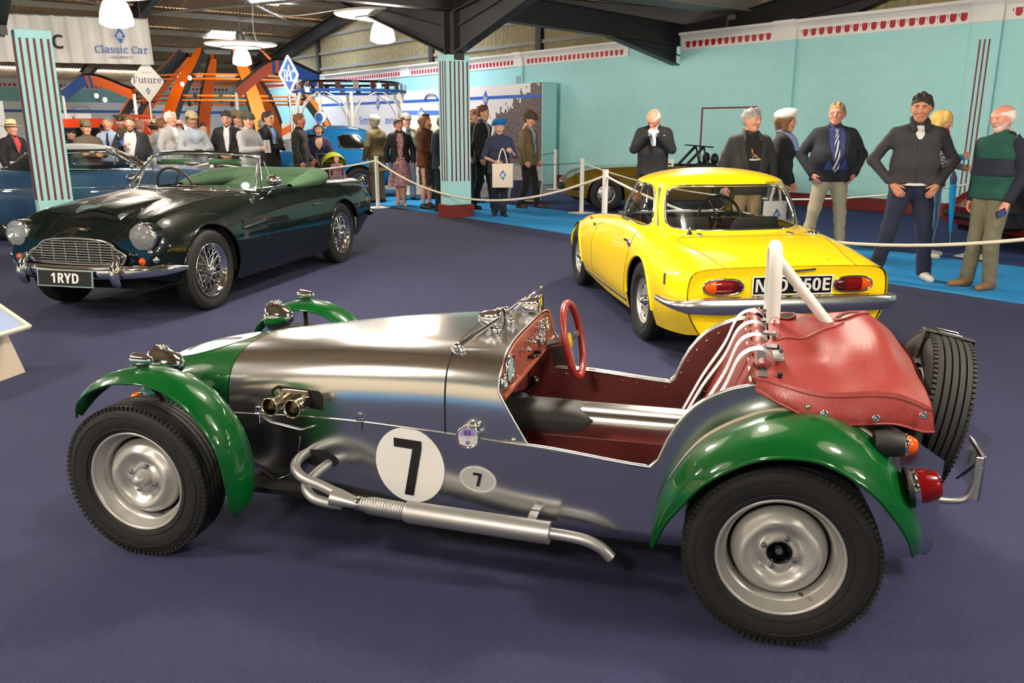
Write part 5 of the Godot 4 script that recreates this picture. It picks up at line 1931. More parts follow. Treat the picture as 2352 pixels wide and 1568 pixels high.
# roof and pillars from one surface; windows [angle0, angle1, t0, t1, name] are cut out of it and glazed
func build_cabin(car: Node, P: Array, wins: Array, m: Material, roof_m: Material, glass: Material, trim: Material, na := 180, nt := 22) -> void:
	var body := MB.new()
	var rows := []
	var mid: float = (P[1] + P[3]) / 2
	for i in na:
		var a0 := TAU * i / na
		var a1 := TAU * (i + 1) / na
		for j in nt:
			var t0 := float(j) / nt
			var t1 := float(j + 1) / nt
			var cut := false
			for w in wins:
				var am := (a0 + a1) / 2
				if am > PI and w[1] < PI * 0.5:
					am -= TAU
				var x: float = absf(am - (w[0] + w[1]) / 2) / ((w[1] - w[0]) / 2)
				var y: float = absf((t0 + t1) / 2 - (w[2] + w[3]) / 2) / ((w[3] - w[2]) / 2)
				if pow(x, 5.0) + pow(y, 5.0) < 1.0:
					cut = true
			if not cut:
				body.grid([P3([cab(P, a0, t0), cab(P, a1, t0)]), P3([cab(P, a0, t1), cab(P, a1, t1)])])
	# one smooth normal per place on the surface
	for k in range(0, body.v.size(), 4):
		for e in 4:
			var q := body.v[k + e]
			var nn := V((q.x - mid) * 0.5, 0.25, q.z * 1.6).normalized() if absf(q.z) > 0.3 else V((q.x - mid) * 1.4, 0.8, q.z * 0.5).normalized()
			body.n[k + e] = nn if nn.dot(body.n[k + e]) > 0.0 else -nn
	put("pillars", body, m, car)
	rows = []
	for k in 15:
		var u := 1.0 - k / 14.0
		var row := PackedVector3Array()
		for i in 72:
			var e := cab(P, TAU * i / 72, 1.0)
			row.append(V(lerpf(mid, e.x, u), P[7] + P[8] * pow(1.0 - pow(u, 2.3), 0.8), e.z * u))
		rows.append(row)
	put("roof", MB.new().grid(rows, true), roof_m, car)
	for w in wins:
		var line := PackedVector3Array()
		var ca: float = (w[0] + w[1]) / 2
		var ha: float = (w[1] - w[0]) / 2
		var ct: float = (w[2] + w[3]) / 2
		var ht: float = (w[3] - w[2]) / 2
		for k in 64:
			var an := TAU * k / 64
			line.append(cab(P, ca + ha * signf(cos(an)) * pow(absf(cos(an)), 0.4), ct + ht * signf(sin(an)) * pow(absf(sin(an)), 0.4)) + V(0, 0.002, 0))
		rows = []
		for k in 25:
			var row := PackedVector3Array()
			for j in 13:
				row.append(cab(P, ca + ha * 0.99 * (k / 12.0 - 1.0), ct + ht * 0.99 * (j / 6.0 - 1.0)) - V(0, 0.004, 0))
			rows.append(row)
		put(w[4], MB.new().grid(rows), glass, car)
		put("window_trim", MB.new().tube(line, 0.011 if w[4] == "rear_window" else 0.008, 8, false, true), trim, car)

func build_coupe() -> void:
	var k3 := 1.03
	var f := frame(1.645, -6.09, -0.14121, -0.98998)
	var car := thing("yellow_coupe", "bright yellow fixed head sports coupe seen from behind", "car", Transform3D(f.basis.scaled(V(k3, k3, k3)), f.origin))
	var yel: Material = M["yellow_gloss"]
	var arches := [[0.0, 0.285, 0.325], [2.134, 0.285, 0.325]]
	var open := func(s: float) -> float:
		var u := absf((s - 0.615) / 0.6)
		return 0.0 if u >= 1.0 else 0.55 * pow(1.0 - pow(u, 6.0), 1.0 / 6.0)
	var sh := shell(COUPE, open, arches)
	put("body", sh["shell"], yel, car)
	for l in sh["lips"]:
		for q in l:
			put("arch_lip", MB.new().tube(q, 0.012, 8), yel, car)
	wheel_wells(car, arches, 0.68)
	put("underbody", MB.new().box(V(0.95, 0.25, 0), V(3.3, 0.14, 1.0)).box(V(1.0, 0.22, 0), V(1.4, 0.1, 1.28)), M["void"], car)
	put("nose_panel", end_cap(COUPE, 2.78, 2.78, 1.0), yel, car)
	# tail: a panel set in from the rim
	put("tail_panel", end_cap(COUPE, -0.87, -0.855, 0.985), yel, car)
	var P := [1.30, 0.93, -0.08, 0.20, 0.59, 0.525, 0.765, 1.10, 0.088]
	build_cabin(car, P, [[PI * 0.735, PI * 1.265, 0.05, 0.92, "rear_window"], [PI * 0.21, PI * 0.655, 0.03, 0.93, "side_window"], [PI * 1.345, PI * 1.79, 0.03, 0.93, "side_window"], [-PI * 0.185, PI * 0.185, 0.06, 0.94, "windscreen"]], yel, yel, M["glass_grey"], M["chrome"])
	var rows := []
	for sg in [-1.0, 1.0]: # air outlet strip on the rear pillar
		var p0 := cab(P, PI - sg * PI * 0.31, 0.10)
		var p1 := cab(P, PI - sg * PI * 0.31, 0.88)
		put("pillar_vent", MB.new().bar(p0 + V(0, 0, sg * 0.004), p1 + V(0, 0, sg * 0.004), 0.022, 0.012, V(1, 0, 0), 0.004), M["steel_grey"], car)
	# shut lines
	put("boot_gap", MB.new().tube(on_top(COUPE, [W(-0.87, -0.43), W(-0.7, -0.45), W(-0.3, -0.53), W(-0.2, -0.5), W(-0.2, 0.5), W(-0.3, 0.53), W(-0.7, 0.45), W(-0.87, 0.43)], 0.0), 0.0035, 5), tone(rgb(120, 92, 0), 0.6), car)
	for sg in [-1.0, 1.0]:
		put("door_gap", MB.new().tube(on_side(COUPE, [W(0.28, 0.76), W(0.30, 0.6), W(0.37, 0.4), W(0.40, 0.24), W(1.42, 0.26), W(1.45, 0.5), W(1.40, 0.68), W(1.25, 0.7)], sg, 0.0), 0.003, 5), tone(rgb(96, 72, 0), 0.6), car)
		put("sill_strip", MB.new().tube(on_side(COUPE, [W(0.36, 0.215), W(1.78, 0.215)], sg, 0.002), 0.009, 6), tone(rgb(60, 62, 64), 0.4, 0.6), car)
		var hd := Node3D.new()
		hd.name = "door_handle"
		car.add_child(hd, true)
		hd.position = V(0.37, 0.665, sg * side_w(COUPE, 0.37, 0.665))
		put("lever", MB.new().box(V(0.02, 0.0, sg * 0.014), V(0.12, 0.018, 0.014), 0.006), M["chrome"], hd)
		put("escutcheon", MB.new().ball(V(-0.04, -0.012, sg * 0.006), V(0.026, 0.034, 0.016), 14, 8), M["chrome"], hd)
		put("side_badge", MB.new().box(V(-0.58, 0.545, sg * (side_w(COUPE, -0.58, 0.545) + 0.004)), V(0.03, 0.075, 0.012), 0.004), M["chrome"], car)
		put("name_badge", text("Elan", 0.032, 0.006, "Droid Sans", true, true), M["chrome"], car, Transform3D(Basis(V(0, 1, 0), PI if sg < 0 else 0.0), V(1.5, 0.66, sg * (side_w(COUPE, 1.5, 0.66) + 0.006))))
		put("side_repeater", MB.new().ball(V(1.75, 0.69, sg * 0.635), V(0.024, 0.014, 0.012), 12, 6), M["lens_amber"], car)
	# tail fittings
	for sg in [-1.0, 1.0]:
		var tl := Node3D.new()
		tl.name = "tail_lamp"
		car.add_child(tl, true)
		tl.transform = Transform3D(Basis(V(0, 0, 1), V(0, 1, 0), V(-1, 0, 0)), V(-0.858, 0.535, sg * 0.425))
		var out := PackedVector3Array()
		for k in 40:
			var an := TAU * k / 40
			out.append(V(signf(cos(an)) * pow(absf(cos(an)), 0.75) * 0.128, signf(sin(an)) * pow(absf(sin(an)), 0.85) * 0.05, 0.004))
		put("bezel", MB.new().tube(out, 0.008, 8, false, true), M["chrome"], tl)
		for e in [[-0.12, -0.045 * 0 - 0.05, "a"], [-0.05, 0.055, "b"], [0.055, 0.12, "c"]]:
			var lens := MB.new()
			var rws := []
			for i in 9:
				var x := lerpf(e[0], e[1], i / 8.0)
				var hh := 0.047 * pow(maxf(0.0, 1.0 - pow(absf(x) / 0.125, 2.6)), 0.5)
				var row := PackedVector3Array()
				for j in 9:
					var yy := lerpf(-1.0, 1.0, j / 8.0)
					row.append(V(x, yy * hh, 0.004 + 0.018 * sqrt(maxf(0.0, 1.0 - yy * yy)) * sqrt(maxf(0.0, 1.0 - pow(x / 0.128, 4.0)))))
				rws.append(row)
			lens.grid(rws)
			var outer: bool = (e[2] == "a" and sg < 0) or (e[2] == "c" and sg > 0)
			put("lens", lens, M["lens_amber"] if outer else (M["lens_red"] if e[2] == "b" else tone(rgb(70, 8, 10), 0.15)), tl)
	put("number_plate", MB.new().box(V(-0.868, 0.54, 0.02), V(0.008, 0.112, 0.52), 0.003), M["black_gloss"], car)
	var fr := MB.new()
	var fy := [0.484, 0.596]
	for k in 2:
		fr.box(V(-0.872, fy[k], 0.03), V(0.008, 0.006, 0.526))
		fr.box(V(-0.872, 0.54, 0.02 + (k * 2 - 1) * 0.26), V(0.008, 0.112, 0.006))
	put("plate_border", fr, M["white"], car)
	plate_text(car, "NLD 550E", 0.079, V(-0.874, 0.54, 0.02), Basis(V(0, 0, 1), V(0, 1, 0), V(-1, 0, 0)), tone(rgb(206, 206, 202), 0.4), 1.02)
	# bumper wraps round the tail
	var path := []
	for q in [[-0.60, 0.738], [-0.75, 0.732], [-0.85, 0.70], [-0.905, 0.61], [-0.925, 0.42], [-0.932, 0.2]]:
		path.append(V(q[0], 0.43, -q[1]))
	path.append(V(-0.934, 0.43, 0))
	for k in range(5, -1, -1):
		path.append(path[k] * V(1, 1, -1))
	var bp := smooth(path, 4)
	rows = []
	for i in bp.size():
		var tg := (bp[mini(i + 1, bp.size() - 1)] - bp[maxi(i - 1, 0)]).normalized()
		var out := tg.cross(V(0, 1, 0)).normalized()
		var taper := 1.0 - 0.55 * pow(absf(bp[i].z) / 0.725, 8.0)
		var row := PackedVector3Array()
		for q in [[0.0, 0.055], [0.03, 0.052], [0.045, 0.042], [0.052, 0.012], [0.052, -0.005], [0.045, -0.038], [0.03, -0.055], [0.0, -0.062]]:
			row.append(bp[i] + out * (q[0] - 0.012) + V(0, q[1] * taper, 0))
		rows.append(row)
	put("rear_bumper", MB.new().grid(rows), M["aluminium_trim"], car)
	var inner := []
	for r in rows:
		inner.append(P3([r[0], r[7]]))
	# hinges, badge letters, filler cap, lock
	for w in [-0.33, 0.33]:
		put("boot_hinge", MB.new().ball(V(-0.16, top_y(COUPE, -0.16, w) + 0.006, w), V(0.055, 0.012, 0.018), 14, 6), M["chrome"], car)
	put("wiper_pivot", MB.new().lathe(P2([W(0.022, 0), W(0.016, 0.012), W(0.006, 0.03), W(0.003, 0.05), W(0.0001, 0.052)]), 12), M["chrome"], car, at(-0.1, 0.765, -0.38))
	put("filler_cap", MB.new().lathe(P2([W(0.05, 0), W(0.05, 0.012), W(0.042, 0.02), W(0.0001, 0.024)]), 24).box(V(0, 0.03, 0), V(0.07, 0.012, 0.016), 0.004), M["chrome"], car, at(-0.12, 0.755, 0.52))
	for k in 5:
		put("badge_letter", text("LOTUS"[k], 0.03, 0.004), M["chrome"], car, Transform3D(Basis(V(0, 0, 1), V(-0.25, 0.97, 0), V(-0.97, -0.25, 0)), V(-0.80, 0.672, -0.24 + k * 0.13)))
	put("boot_handle", MB.new().tube(P3([V(-0.875, 0.637, -0.04), V(-0.885, 0.628, 0.0), V(-0.875, 0.637, 0.16)]), 0.008, 8), M["chrome"], car)
	put("exhaust_tip", MB.new().tube(P3([V(-0.9, 0.22, -0.3), V(-0.6, 0.22, -0.3)]), 0.024, 12, false), M["chrome"], car)
	# wheels with pressed slots
	var tm := tyre_mesh(0.285, 0.175, 0.15, 5, 0, 56)
	var rim := MB.new().lathes([[W(0.15, -0.05), W(0.158, 0.03), W(0.166, 0.05), W(0.176, 0.058), W(0.178, 0.05)], [W(0.158, 0.03), W(0.145, 0.01), W(0.135, 0.012), W(0.12, 0.026), W(0.08, 0.03), W(0.06, 0.02), W(0.04, 0.028)]], 48).mesh()
	var cap := MB.new().lathe(P2([W(0.045, 0.025), W(0.04, 0.045), W(0.025, 0.06), W(0.014, 0.075), W(0.0001, 0.078)]), 20).mesh()
	for e in [[0.0, -0.61], [0.0, 0.61], [2.134, -0.60], [2.134, 0.60]]:
		var wh := Node3D.new()
		wh.name = "wheel"
		car.add_child(wh, true)
		wh.transform = Transform3D(axle(signf(e[1])), V(e[0], 0.285, e[1]))
		put("tyre", tm, M["rubber"], wh)
		put("rim", rim, M["wheel_silver"], wh)
		put("spinner", cap, M["chrome"], wh)
		put("ear", MB.new().box(V(0, 0.062, 0), V(0.11, 0.012, 0.02), 0.005), M["chrome"], wh)
		put("drum", MB.new().lathe(P2([W(0.0001, -0.01), W(0.15, -0.01)]), 24), M["void"], wh)
		for k in 10:
			var a := TAU * k / 10
			put("slot", MB.new().ball(V(cos(a) * 0.128, 0.0255, sin(a) * 0.128), V(0.012, 0.004, 0.02), 10, 4, Basis(V(0, 1, 0), -a)), M["void"], wh)
	# cabin
	interior_box(car, 0.0, 1.24, 0.54, 0.25, 0.75, M["leather_black"])
	seat(car, 0.42, 0.4, -0.27, 0.42, M["leather_black"], 0.44)
	seat(car, 0.42, 0.4, 0.27, 0.42, M["leather_black"], 0.44)
	put("dashboard", MB.new().box(V(1.14, 0.72, 0), V(0.1, 0.14, 1.06), 0.03), tone(rgb(74, 30, 18), 0.3), car)
	put("dash_top", MB.new().box(V(1.18, 0.78, 0), V(0.2, 0.03, 1.04), 0.012), M["leather_black"], car)
	for w in [-0.05, 0.08, 0.22, 0.35]:
		put("gauge", MB.new().lathe(P2([W(0.036, 0), W(0.036, 0.01), W(0.03, 0.012), W(0.0001, 0.008)]), 18), M["chrome"], car, along(V(1.09, 0.73, w), V(-1, 0, 0)))
	steering(car, V(0.98, 0.76, 0.27), 0.18, M["black_gloss"], 0.3)
	put("parcel_shelf", MB.new().box(V(0.1, 0.74, 0), V(0.26, 0.02, 1.02)), M["leather_black"], car)

# ---------------------------------------------------------------- dark green convertible, seen from its front corner
const CONV := [
	[-1.02, [0, 0.865, 0.35, 0.862, 0.58, 0.845, 0.68, 0.70, 0.68, 0.54, 0.60, 0.42]],
	[-0.9, [0, 0.895, 0.38, 0.89, 0.62, 0.878, 0.745, 0.70, 0.74, 0.50, 0.66, 0.35]],
	[-0.4, [0, 0.93, 0.4, 0.93, 0.66, 0.905, 0.80, 0.70, 0.80, 0.42, 0.74, 0.25]],
	[0.0, [0, 0.945, 0.42, 0.945, 0.68, 0.92, 0.815, 0.70, 0.82, 0.40, 0.76, 0.22]],
	[0.5, [0, 0.95, 0.42, 0.95, 0.68, 0.925, 0.805, 0.69, 0.815, 0.38, 0.76, 0.2]],
	[1.2, [0, 0.95, 0.42, 0.95, 0.67, 0.93, 0.80, 0.69, 0.81, 0.38, 0.76, 0.2]],
	[1.8, [0, 0.968, 0.40, 0.958, 0.66, 0.925, 0.80, 0.69, 0.81, 0.38, 0.76, 0.2]],
	[2.3, [0, 0.948, 0.33, 0.925, 0.63, 0.905, 0.80, 0.69, 0.81, 0.4, 0.76, 0.22]],
	[2.6, [0, 0.915, 0.33, 0.888, 0.62, 0.885, 0.80, 0.68, 0.815, 0.42, 0.76, 0.25]],
	[2.95, [0, 0.845, 0.33, 0.815, 0.60, 0.845, 0.77, 0.66, 0.78, 0.44, 0.72, 0.3]],
	[3.13, [0, 0.735, 0.32, 0.71, 0.58, 0.775, 0.71, 0.64, 0.715, 0.46, 0.65, 0.34]],
	[3.23, [0, 0.675, 0.3, 0.66, 0.50, 0.67, 0.63, 0.58, 0.63, 0.46, 0.57, 0.37]]]

func build_convertible() -> void:
	var car := thing("green_convertible", "very dark green open grand tourer with chrome grille and wire wheels", "car", frame(-2.7145, -9.7444, -0.23449, 0.97212))
	var gr: Material = M["green_dark"]
	var arches := [[0.0, 0.345, 0.39], [2.6, 0.345, 0.395]]
	var open := func(s: float) -> float:
		var u := absf((s - 0.88) / 0.85)
		return 0.0 if u >= 1.0 else 0.6 * pow(1.0 - pow(u, 7.0), 1.0 / 7.0)
	var sh := shell(CONV, open, arches)
	put("body", sh["shell"], gr, car)
	for l in sh["lips"]:
		for q in l:
			put("arch_lip", MB.new().tube(q, 0.009, 8), gr, car)
	wheel_wells(car, arches, 0.79)
	put("underbody", MB.new().box(V(1.1, 0.33, 0), V(4.0, 0.16, 1.0)).box(V(1.3, 0.26, 0), V(1.7, 0.14, 1.5)), M["void"], car)
	put("tail_panel", end_cap(CONV, -1.02, -1.02, 1.0), gr, car)
	put("nose_panel", end_cap(CONV, 3.23, 3.23, 1.0), gr, car)
	# grille: shaped mouth, chrome surround, bars
	var fb := Basis(V(0, 0, -1), V(0, 1, 0), V(1, 0, 0)) # x across to the left as seen from the front, z forward
	var g := Node3D.new()
	g.name = "grille"
	car.add_child(g, true)
	g.transform = Transform3D(fb, V(3.22, 0, 0))
	var mouth := smooth2([W(-0.44, 0.555), W(-0.36, 0.60), W(-0.27, 0.655), W(0.0, 0.675), W(0.27, 0.655), W(0.36, 0.60), W(0.44, 0.555), W(0.43, 0.50), W(0.37, 0.475), W(0.0, 0.465), W(-0.37, 0.475), W(-0.43, 0.50)], 5, true)
	put("mouth", MB.new().prism(mouth, 0.0, 0.03), M["void"], g)
	var sur := PackedVector3Array()
	for q in mouth:
		sur.append(V(q.x, q.y, 0.035))
	put("surround", MB.new().tube(sur, 0.012, 8, false, true), M["chrome"], g)
	for k in 9:
		var y := 0.487 + k * 0.0205
		var xs := []
		for i in mouth.size():
			var a := mouth[i]
			var e := mouth[(i + 1) % mouth.size()]
			if (a.y - y) * (e.y - y) < 0:
				xs.append(lerpf(a.x, e.x, (y - a.y) / (e.y - a.y)))
		if xs.size() >= 2:
			put("grille_bar", MB.new().box(V((xs[0] + xs[1]) / 2, y, 0.036), V(absf(xs[0] - xs[1]), 0.006, 0.012)), M["bars"], g)
	for k in 7:
		var x := -0.33 + k * 0.11
		put("grille_post", MB.new().box(V(x, 0.565, 0.034), V(0.006, 0.17 if absf(x) < 0.3 else 0.12, 0.012)), M["bars"], g)
	# lamps
	for sg in [-1.0, 1.0]:
		var hl := Node3D.new()
		hl.name = "headlamp"
		car.add_child(hl, true)
		hl.transform = along(V(3.19, 0.69, sg * 0.585), V(1, 0.06, sg * 0.05))
		put("pod", MB.new().lathe(P2([W(0.10, -0.25), W(0.115, -0.08), W(0.112, 0.0)]), 28), gr, hl)
		put("rim", MB.new().lathe(P2([W(0.112, 0.0), W(0.114, 0.02), W(0.11, 0.035), W(0.102, 0.036)]), 32), M["chrome"], hl)
		put("reflector", MB.new().lathe(P2([W(0.102, 0.03), W(0.086, -0.01), W(0.05, -0.035), W(0.0001, -0.042)]), 28), M["reflector"], hl)
		put("bulb", MB.new().ball(V(0, -0.005, 0), V(0.014, 0.03, 0.014), 10, 6), M["chrome"], hl)
		put("glass", MB.new().lathe(P2([W(0.104, 0.033), W(0.075, 0.05), W(0.04, 0.058), W(0.0001, 0.06)]), 28), M["lens_clear"], hl)
		for e in [[0.575, 0.505, 0.032, "lens_amber"], [0.665, 0.515, 0.023, "lens_clear"]]:
			var s := 3.21 if e[0] < 0.6 else 3.18
			var il := Node3D.new()
			il.name = "indicator" if e[3] == "lens_amber" else "side_lamp"
			car.add_child(il, true)
			il.transform = along(V(s, e[1], sg * e[0]), V(1, 0.0, sg * 0.1))
			put("bezel", MB.new().lathe(P2([W(e[2] + 0.004, -0.05), W(e[2] + 0.005, 0.02), W(e[2], 0.024)]), 20), M["chrome"], il)
			put("lens", MB.new().lathe(P2([W(e[2], 0.02), W(e[2] * 0.7, 0.04), W(0.0001, 0.046)]), 18), M[e[3]] if e[3] == "lens_amber" else M["reflector"], il)
		put("horn_grille", MB.new().ball(V(3.18, 0.575, sg * 0.63), V(0.05, 0.03, 0.035), 14, 8), M["chrome"], car)
		# overrider
		put("overrider", MB.new().tube(smooth([V(3.34, 0.32, sg * 0.43), V(3.38, 0.37, sg * 0.43), V(3.385, 0.44, sg * 0.43), V(3.34, 0.52, sg * 0.43), V(3.28, 0.545, sg * 0.43)], 5), [0.02, 0.028, 0.032, 0.034, 0.036, 0.037, 0.038, 0.038, 0.038, 0.038, 0.038, 0.037, 0.036, 0.035, 0.034, 0.032, 0.03, 0.028, 0.024, 0.02, 0.012], 14), M["chrome"], car)
	# bumpers
	for e in [[3.34, 1.0, "front_bumper"], [-1.09, -1.0, "rear_bumper"]]:
		var rows := []
		for k in 41:
			var u := lerpf(-1.0, 1.0, k / 40.0)
			var p := V(e[0] - e[1] * 0.32 * pow(absf(u), 3.2), 0.40 + (0.015 if e[1] > 0 else 0.08) * 1.0 + 0.02 * u * u, u * 0.83)
			var out := V(e[1], 0, 0).lerp(V(0.3 * e[1], 0, signf(u)), pow(absf(u), 3.0)).normalized()
			var tp := 1.0 - pow(absf(u), 9.0) * 0.75
			var row := PackedVector3Array()
			for j in 11:
				var a := lerpf(-PI * 0.6, PI * 0.6, j / 10.0)
				row.append(p + out * (cos(a) * 0.03 * tp) + V(0, sin(a) * 0.052 * tp, 0))
			rows.append(row)
		put(e[2], MB.new().grid(rows), M["chrome"], car)
	# front plate
	var pl := Node3D.new()
	pl.name = "number_plate"
	car.add_child(pl, true)
	pl.transform = Transform3D(fb * Basis(V(1, 0, 0), -0.12), V(3.392, 0.375, 0.02))
	put("plate", MB.new().box(V(0, 0, 0), V(0.50, 0.125, 0.01), 0.003), tone(rgb(10, 16, 22), 0.3), pl)
	var bd := MB.new()
	bd.box(V(0, 0.063, 0.003), V(0.51, 0.008, 0.012)).box(V(0, -0.063, 0.003), V(0.51, 0.008, 0.012)).box(V(-0.252, 0, 0.003), V(0.008, 0.13, 0.012)).box(V(0.252, 0, 0.003), V(0.008, 0.13, 0.012))
	put("plate_border", bd, tone(rgb(130, 160, 170), 0.4), pl)
	plate_text(pl, "1RYD", 0.078, V(0.0, 0.0, 0.007), Basis.IDENTITY, M["white"], 1.0)
	# badge and scoop
	put("wing_badge", MB.new().box(V(0, 0, 0), V(0.05, 0.008, 0.035), 0.003).prism(P2([W(-0.075, 0.012), W(0.075, 0.012), W(0.03, -0.012), W(-0.03, -0.012)]), -0.003, 0.003), M["nickel"], car, Transform3D(fb * Basis(V(1, 0, 0), -0.8), V(3.16, 0.735, 0.0)))
	var sc := MB.new()
	var rows := []
	for i in 15:
		var t := i / 14.0
		var s := lerpf(3.0, 2.35, t)
		var hh := 0.05 * pow(1.0 - t, 0.8)
		var row := PackedVector3Array()
		for j in 17:
			var u := lerpf(-1.0, 1.0, j / 16.0)
			var w := u * 0.24
			row.append(V(s, top_y(CONV, s, w) - 0.004 + hh * pow(maxf(0.0, 1.0 - pow(absf(u), 4.0)), 0.5), w))
		rows.append(row)
	put("bonnet_scoop", sc.grid(rows), gr, car)
	var ml := PackedVector3Array()
	for j in 17:
		ml.append(rows[0][j] + V(0.001, -0.006, 0))
	for j in range(16, -1, -1):
		ml.append(V(3.001, top_y(CONV, 3.0, rows[0][j].z) - 0.006, rows[0][j].z))
	var ms := []
	for j in 17:
		ms.append(P3([ml[j], ml[33 - j]]))
	put("scoop_mouth", MB.new().grid(ms), M["void"], car)
	for sg in [-1.0, 1.0]: # bonnet and door shut lines, side vent, handle, sill
		put("bonnet_gap", MB.new().tube(on_top(CONV, [W(3.14, sg * 0.36), W(2.6, sg * 0.40), W(2.05, sg * 0.47), W(1.98, sg * 0.44)], 0.0), 0.003, 5), M["void"], car)
		put("door_gap", MB.new().tube(on_side(CONV, [W(1.66, 0.92), W(1.68, 0.7), W(1.72, 0.4), W(1.70, 0.26), W(0.55, 0.27), W(0.5, 0.5), W(0.52, 0.75), W(0.55, 0.91)], sg, 0.0), 0.003, 5), M["void"], car)
		var vt := Node3D.new()
		vt.name = "side_vent"
		car.add_child(vt, true)
		vt.position = V(1.95, 0.665, sg * (side_w(CONV, 1.95, 0.665)))
		put("opening", MB.new().prism(smooth2([W(-0.15, 0.045), W(0.1, 0.055), W(0.15, 0.03), W(0.16, -0.035), W(-0.13, -0.05), W(-0.16, -0.02)], 4, true), -0.008, 0.006), M["void"], vt)
		put("strake", MB.new().bar(V(-0.2, 0.012, sg * 0.01), V(0.18, -0.012, sg * 0.01), 0.012, 0.012, V(0, 1, 0), 0.004), M["chrome"], vt)
		var hd := Node3D.new()
		hd.name = "door_handle"
		car.add_child(hd, true)
		hd.position = V(0.62, 0.735, sg * side_w(CONV, 0.62, 0.735))
		put("lever", MB.new().tube(smooth([V(-0.09, 0, 0), V(-0.05, 0.004, sg * 0.03), V(0.05, 0.004, sg * 0.03), V(0.09, 0, 0)], 4), 0.008, 8), M["chrome"], hd)
		put("lock", MB.new().ball(V(-0.1, -0.04, sg * 0.002), V(0.01, 0.01, 0.005), 10, 5), M["chrome"], hd)
		put("mirror_stem", MB.new().tube(smooth([V(1.52, 0.9, sg * 0.73), V(1.5, 0.94, sg * 0.76), V(1.48, 0.985, sg * 0.78)], 4), 0.009, 8), M["chrome"], car)
		put("wing_mirror", MB.new().ball(V(1.48, 1.03, sg * 0.78), V(0.04, 0.05, 0.085), 18, 10), M["chrome"], car)
	# windscreen: frame, glass, wipers
	var wsp := func(u: float, t: float) -> Vector3:
		return V(lerpf(1.93 - 0.24 * pow(absf(u), 2.4), 1.56 - 0.16 * pow(absf(u), 2.4), t), lerpf(0.962 - 0.015 * u * u, 1.285 - 0.045 * pow(absf(u), 3.0), t), u * lerpf(0.70, 0.60, t))
	rows = []
	var fl := PackedVector3Array()
	for i in 13:
		var t := i / 12.0
		var row := PackedVector3Array()
		for j in 33:
			row.append(wsp.call(lerpf(-1.0, 1.0, j / 32.0), t))
		rows.append(row)
	put("windscreen", MB.new().grid(rows), M["glass"], car)
	for k in 33:
		fl.append(wsp.call(lerpf(-1.0, 1.0, k / 32.0), 0.0))
	for k in range(1, 8):
		fl.append(wsp.call(1.0, k / 8.0))
	for k in 33:
		fl.append(wsp.call(lerpf(1.0, -1.0, k / 32.0), 1.0))
	for k in range(7, 0, -1):
		fl.append(wsp.call(-1.0, k / 8.0))
	put("screen_frame", MB.new().tube(fl, 0.013, 8, false, true), M["chrome"], car)
	var hdr := PackedVector3Array()
	for k in 33:
		hdr.append(wsp.call(lerpf(-1.0, 1.0, k / 32.0), 1.0) + V(-0.012, 0.004, 0))
	put("screen_header", MB.new().tube(hdr, 0.02, 8), gr, car)
	put("tax_disc", MB.new().lathe(P2([W(0.0001, 0), W(0.04, 0)]), 20), tone(rgb(150, 190, 196), 0.4), car, along(wsp.call(-0.88, 0.14) - V(0.012, 0, 0), V(1, 0.9, -0.5)))
	for sg in [-1.0, 1.0]:
		put("quarter_light_post", MB.new().tube(P3([V(1.55, 0.93, sg * 0.69), V(1.43, 1.235, sg * 0.61)]), 0.011, 8), M["chrome"], car)
		put("quarter_light_post", MB.new().tube(P3([V(1.32, 0.93, sg * 0.69), V(1.36, 1.2, sg * 0.62)]), 0.006, 8), M["steel_grey"], car)
		put("sun_visor", MB.new().box(V(1.47, 1.2, sg * 0.27), V(0.03, 0.06, 0.36), 0.014, Basis(V(0, 0, 1), 0.5)), M["leather_green"], car)
		var w0 := 0.1 if sg > 0 else -0.45
		put("wiper", MB.new().tube(P3([V(2.02, 0.965, w0), wsp.call((w0 + 0.1) / 0.7, 0.05) + V(0.02, 0.015, 0), wsp.call((w0 + 0.42) / 0.7, 0.1) + V(0.02, 0.01, 0)]), 0.006, 6), M["chrome"], car)
	put("interior_mirror", MB.new().ball(V(1.62, 1.19, 0.0), V(0.015, 0.025, 0.09), 12, 6), M["steel_grey"], car)
	# cabin
	interior_box(car, 0.06, 1.72, 0.60, 0.3, 0.9, M["leather_black"])
	seat(car, 0.95, 0.5, -0.32, 0.5, M["leather_green"], 0.42)
	seat(car, 0.95, 0.5, 0.32, 0.5, M["leather_green"], 0.42)
	put("rear_bench", MB.new().box(V(0.28, 0.72, 0), V(0.2, 0.36, 1.1), 0.05), M["leather_green"], car)
	put("dashboard", MB.new().box(V(1.66, 0.88, 0), V(0.16, 0.16, 1.18), 0.05), M["leather_black"], car)
	steering(car, V(1.42, 0.95, 0.34), 0.2, tone(rgb(58, 34, 20), 0.35), 0.4)
	# folded hood under its padded green cover: a roll round the back of the cabin
	var path := smooth([V(0.92, 0.955, 0.64), V(0.6, 0.985, 0.64), V(0.25, 1.005, 0.60), V(-0.02, 1.005, 0.42), V(-0.1, 1.0, 0.0), V(-0.02, 1.005, -0.42), V(0.25, 1.005, -0.60), V(0.6, 0.985, -0.64), V(0.92, 0.955, -0.64)], 7)
	rows = []
	for i in path.size():
		var t := absf(2.0 * i / (path.size() - 1) - 1.0)
		var tg := (path[mini(i + 1, path.size() - 1)] - path[maxi(i - 1, 0)]).normalized()
		var out := tg.cross(V(0, 1, 0)).normalized()
		var rr := 0.115 * (1.0 - 0.75 * pow(t, 3.0)) * (1.0 + 0.03 * sin(i * 1.3))
		var row := PackedVector3Array()
		for j in 18:
			var a := TAU * j / 18
			row.append(path[i] + out * (cos(a) * rr * 1.25) + V(0, sin(a) * rr * 0.85 - 0.02, 0))
		rows.append(row)
	put("hood_cover", MB.new().grid(rows, true), M["tonneau_green"], car)
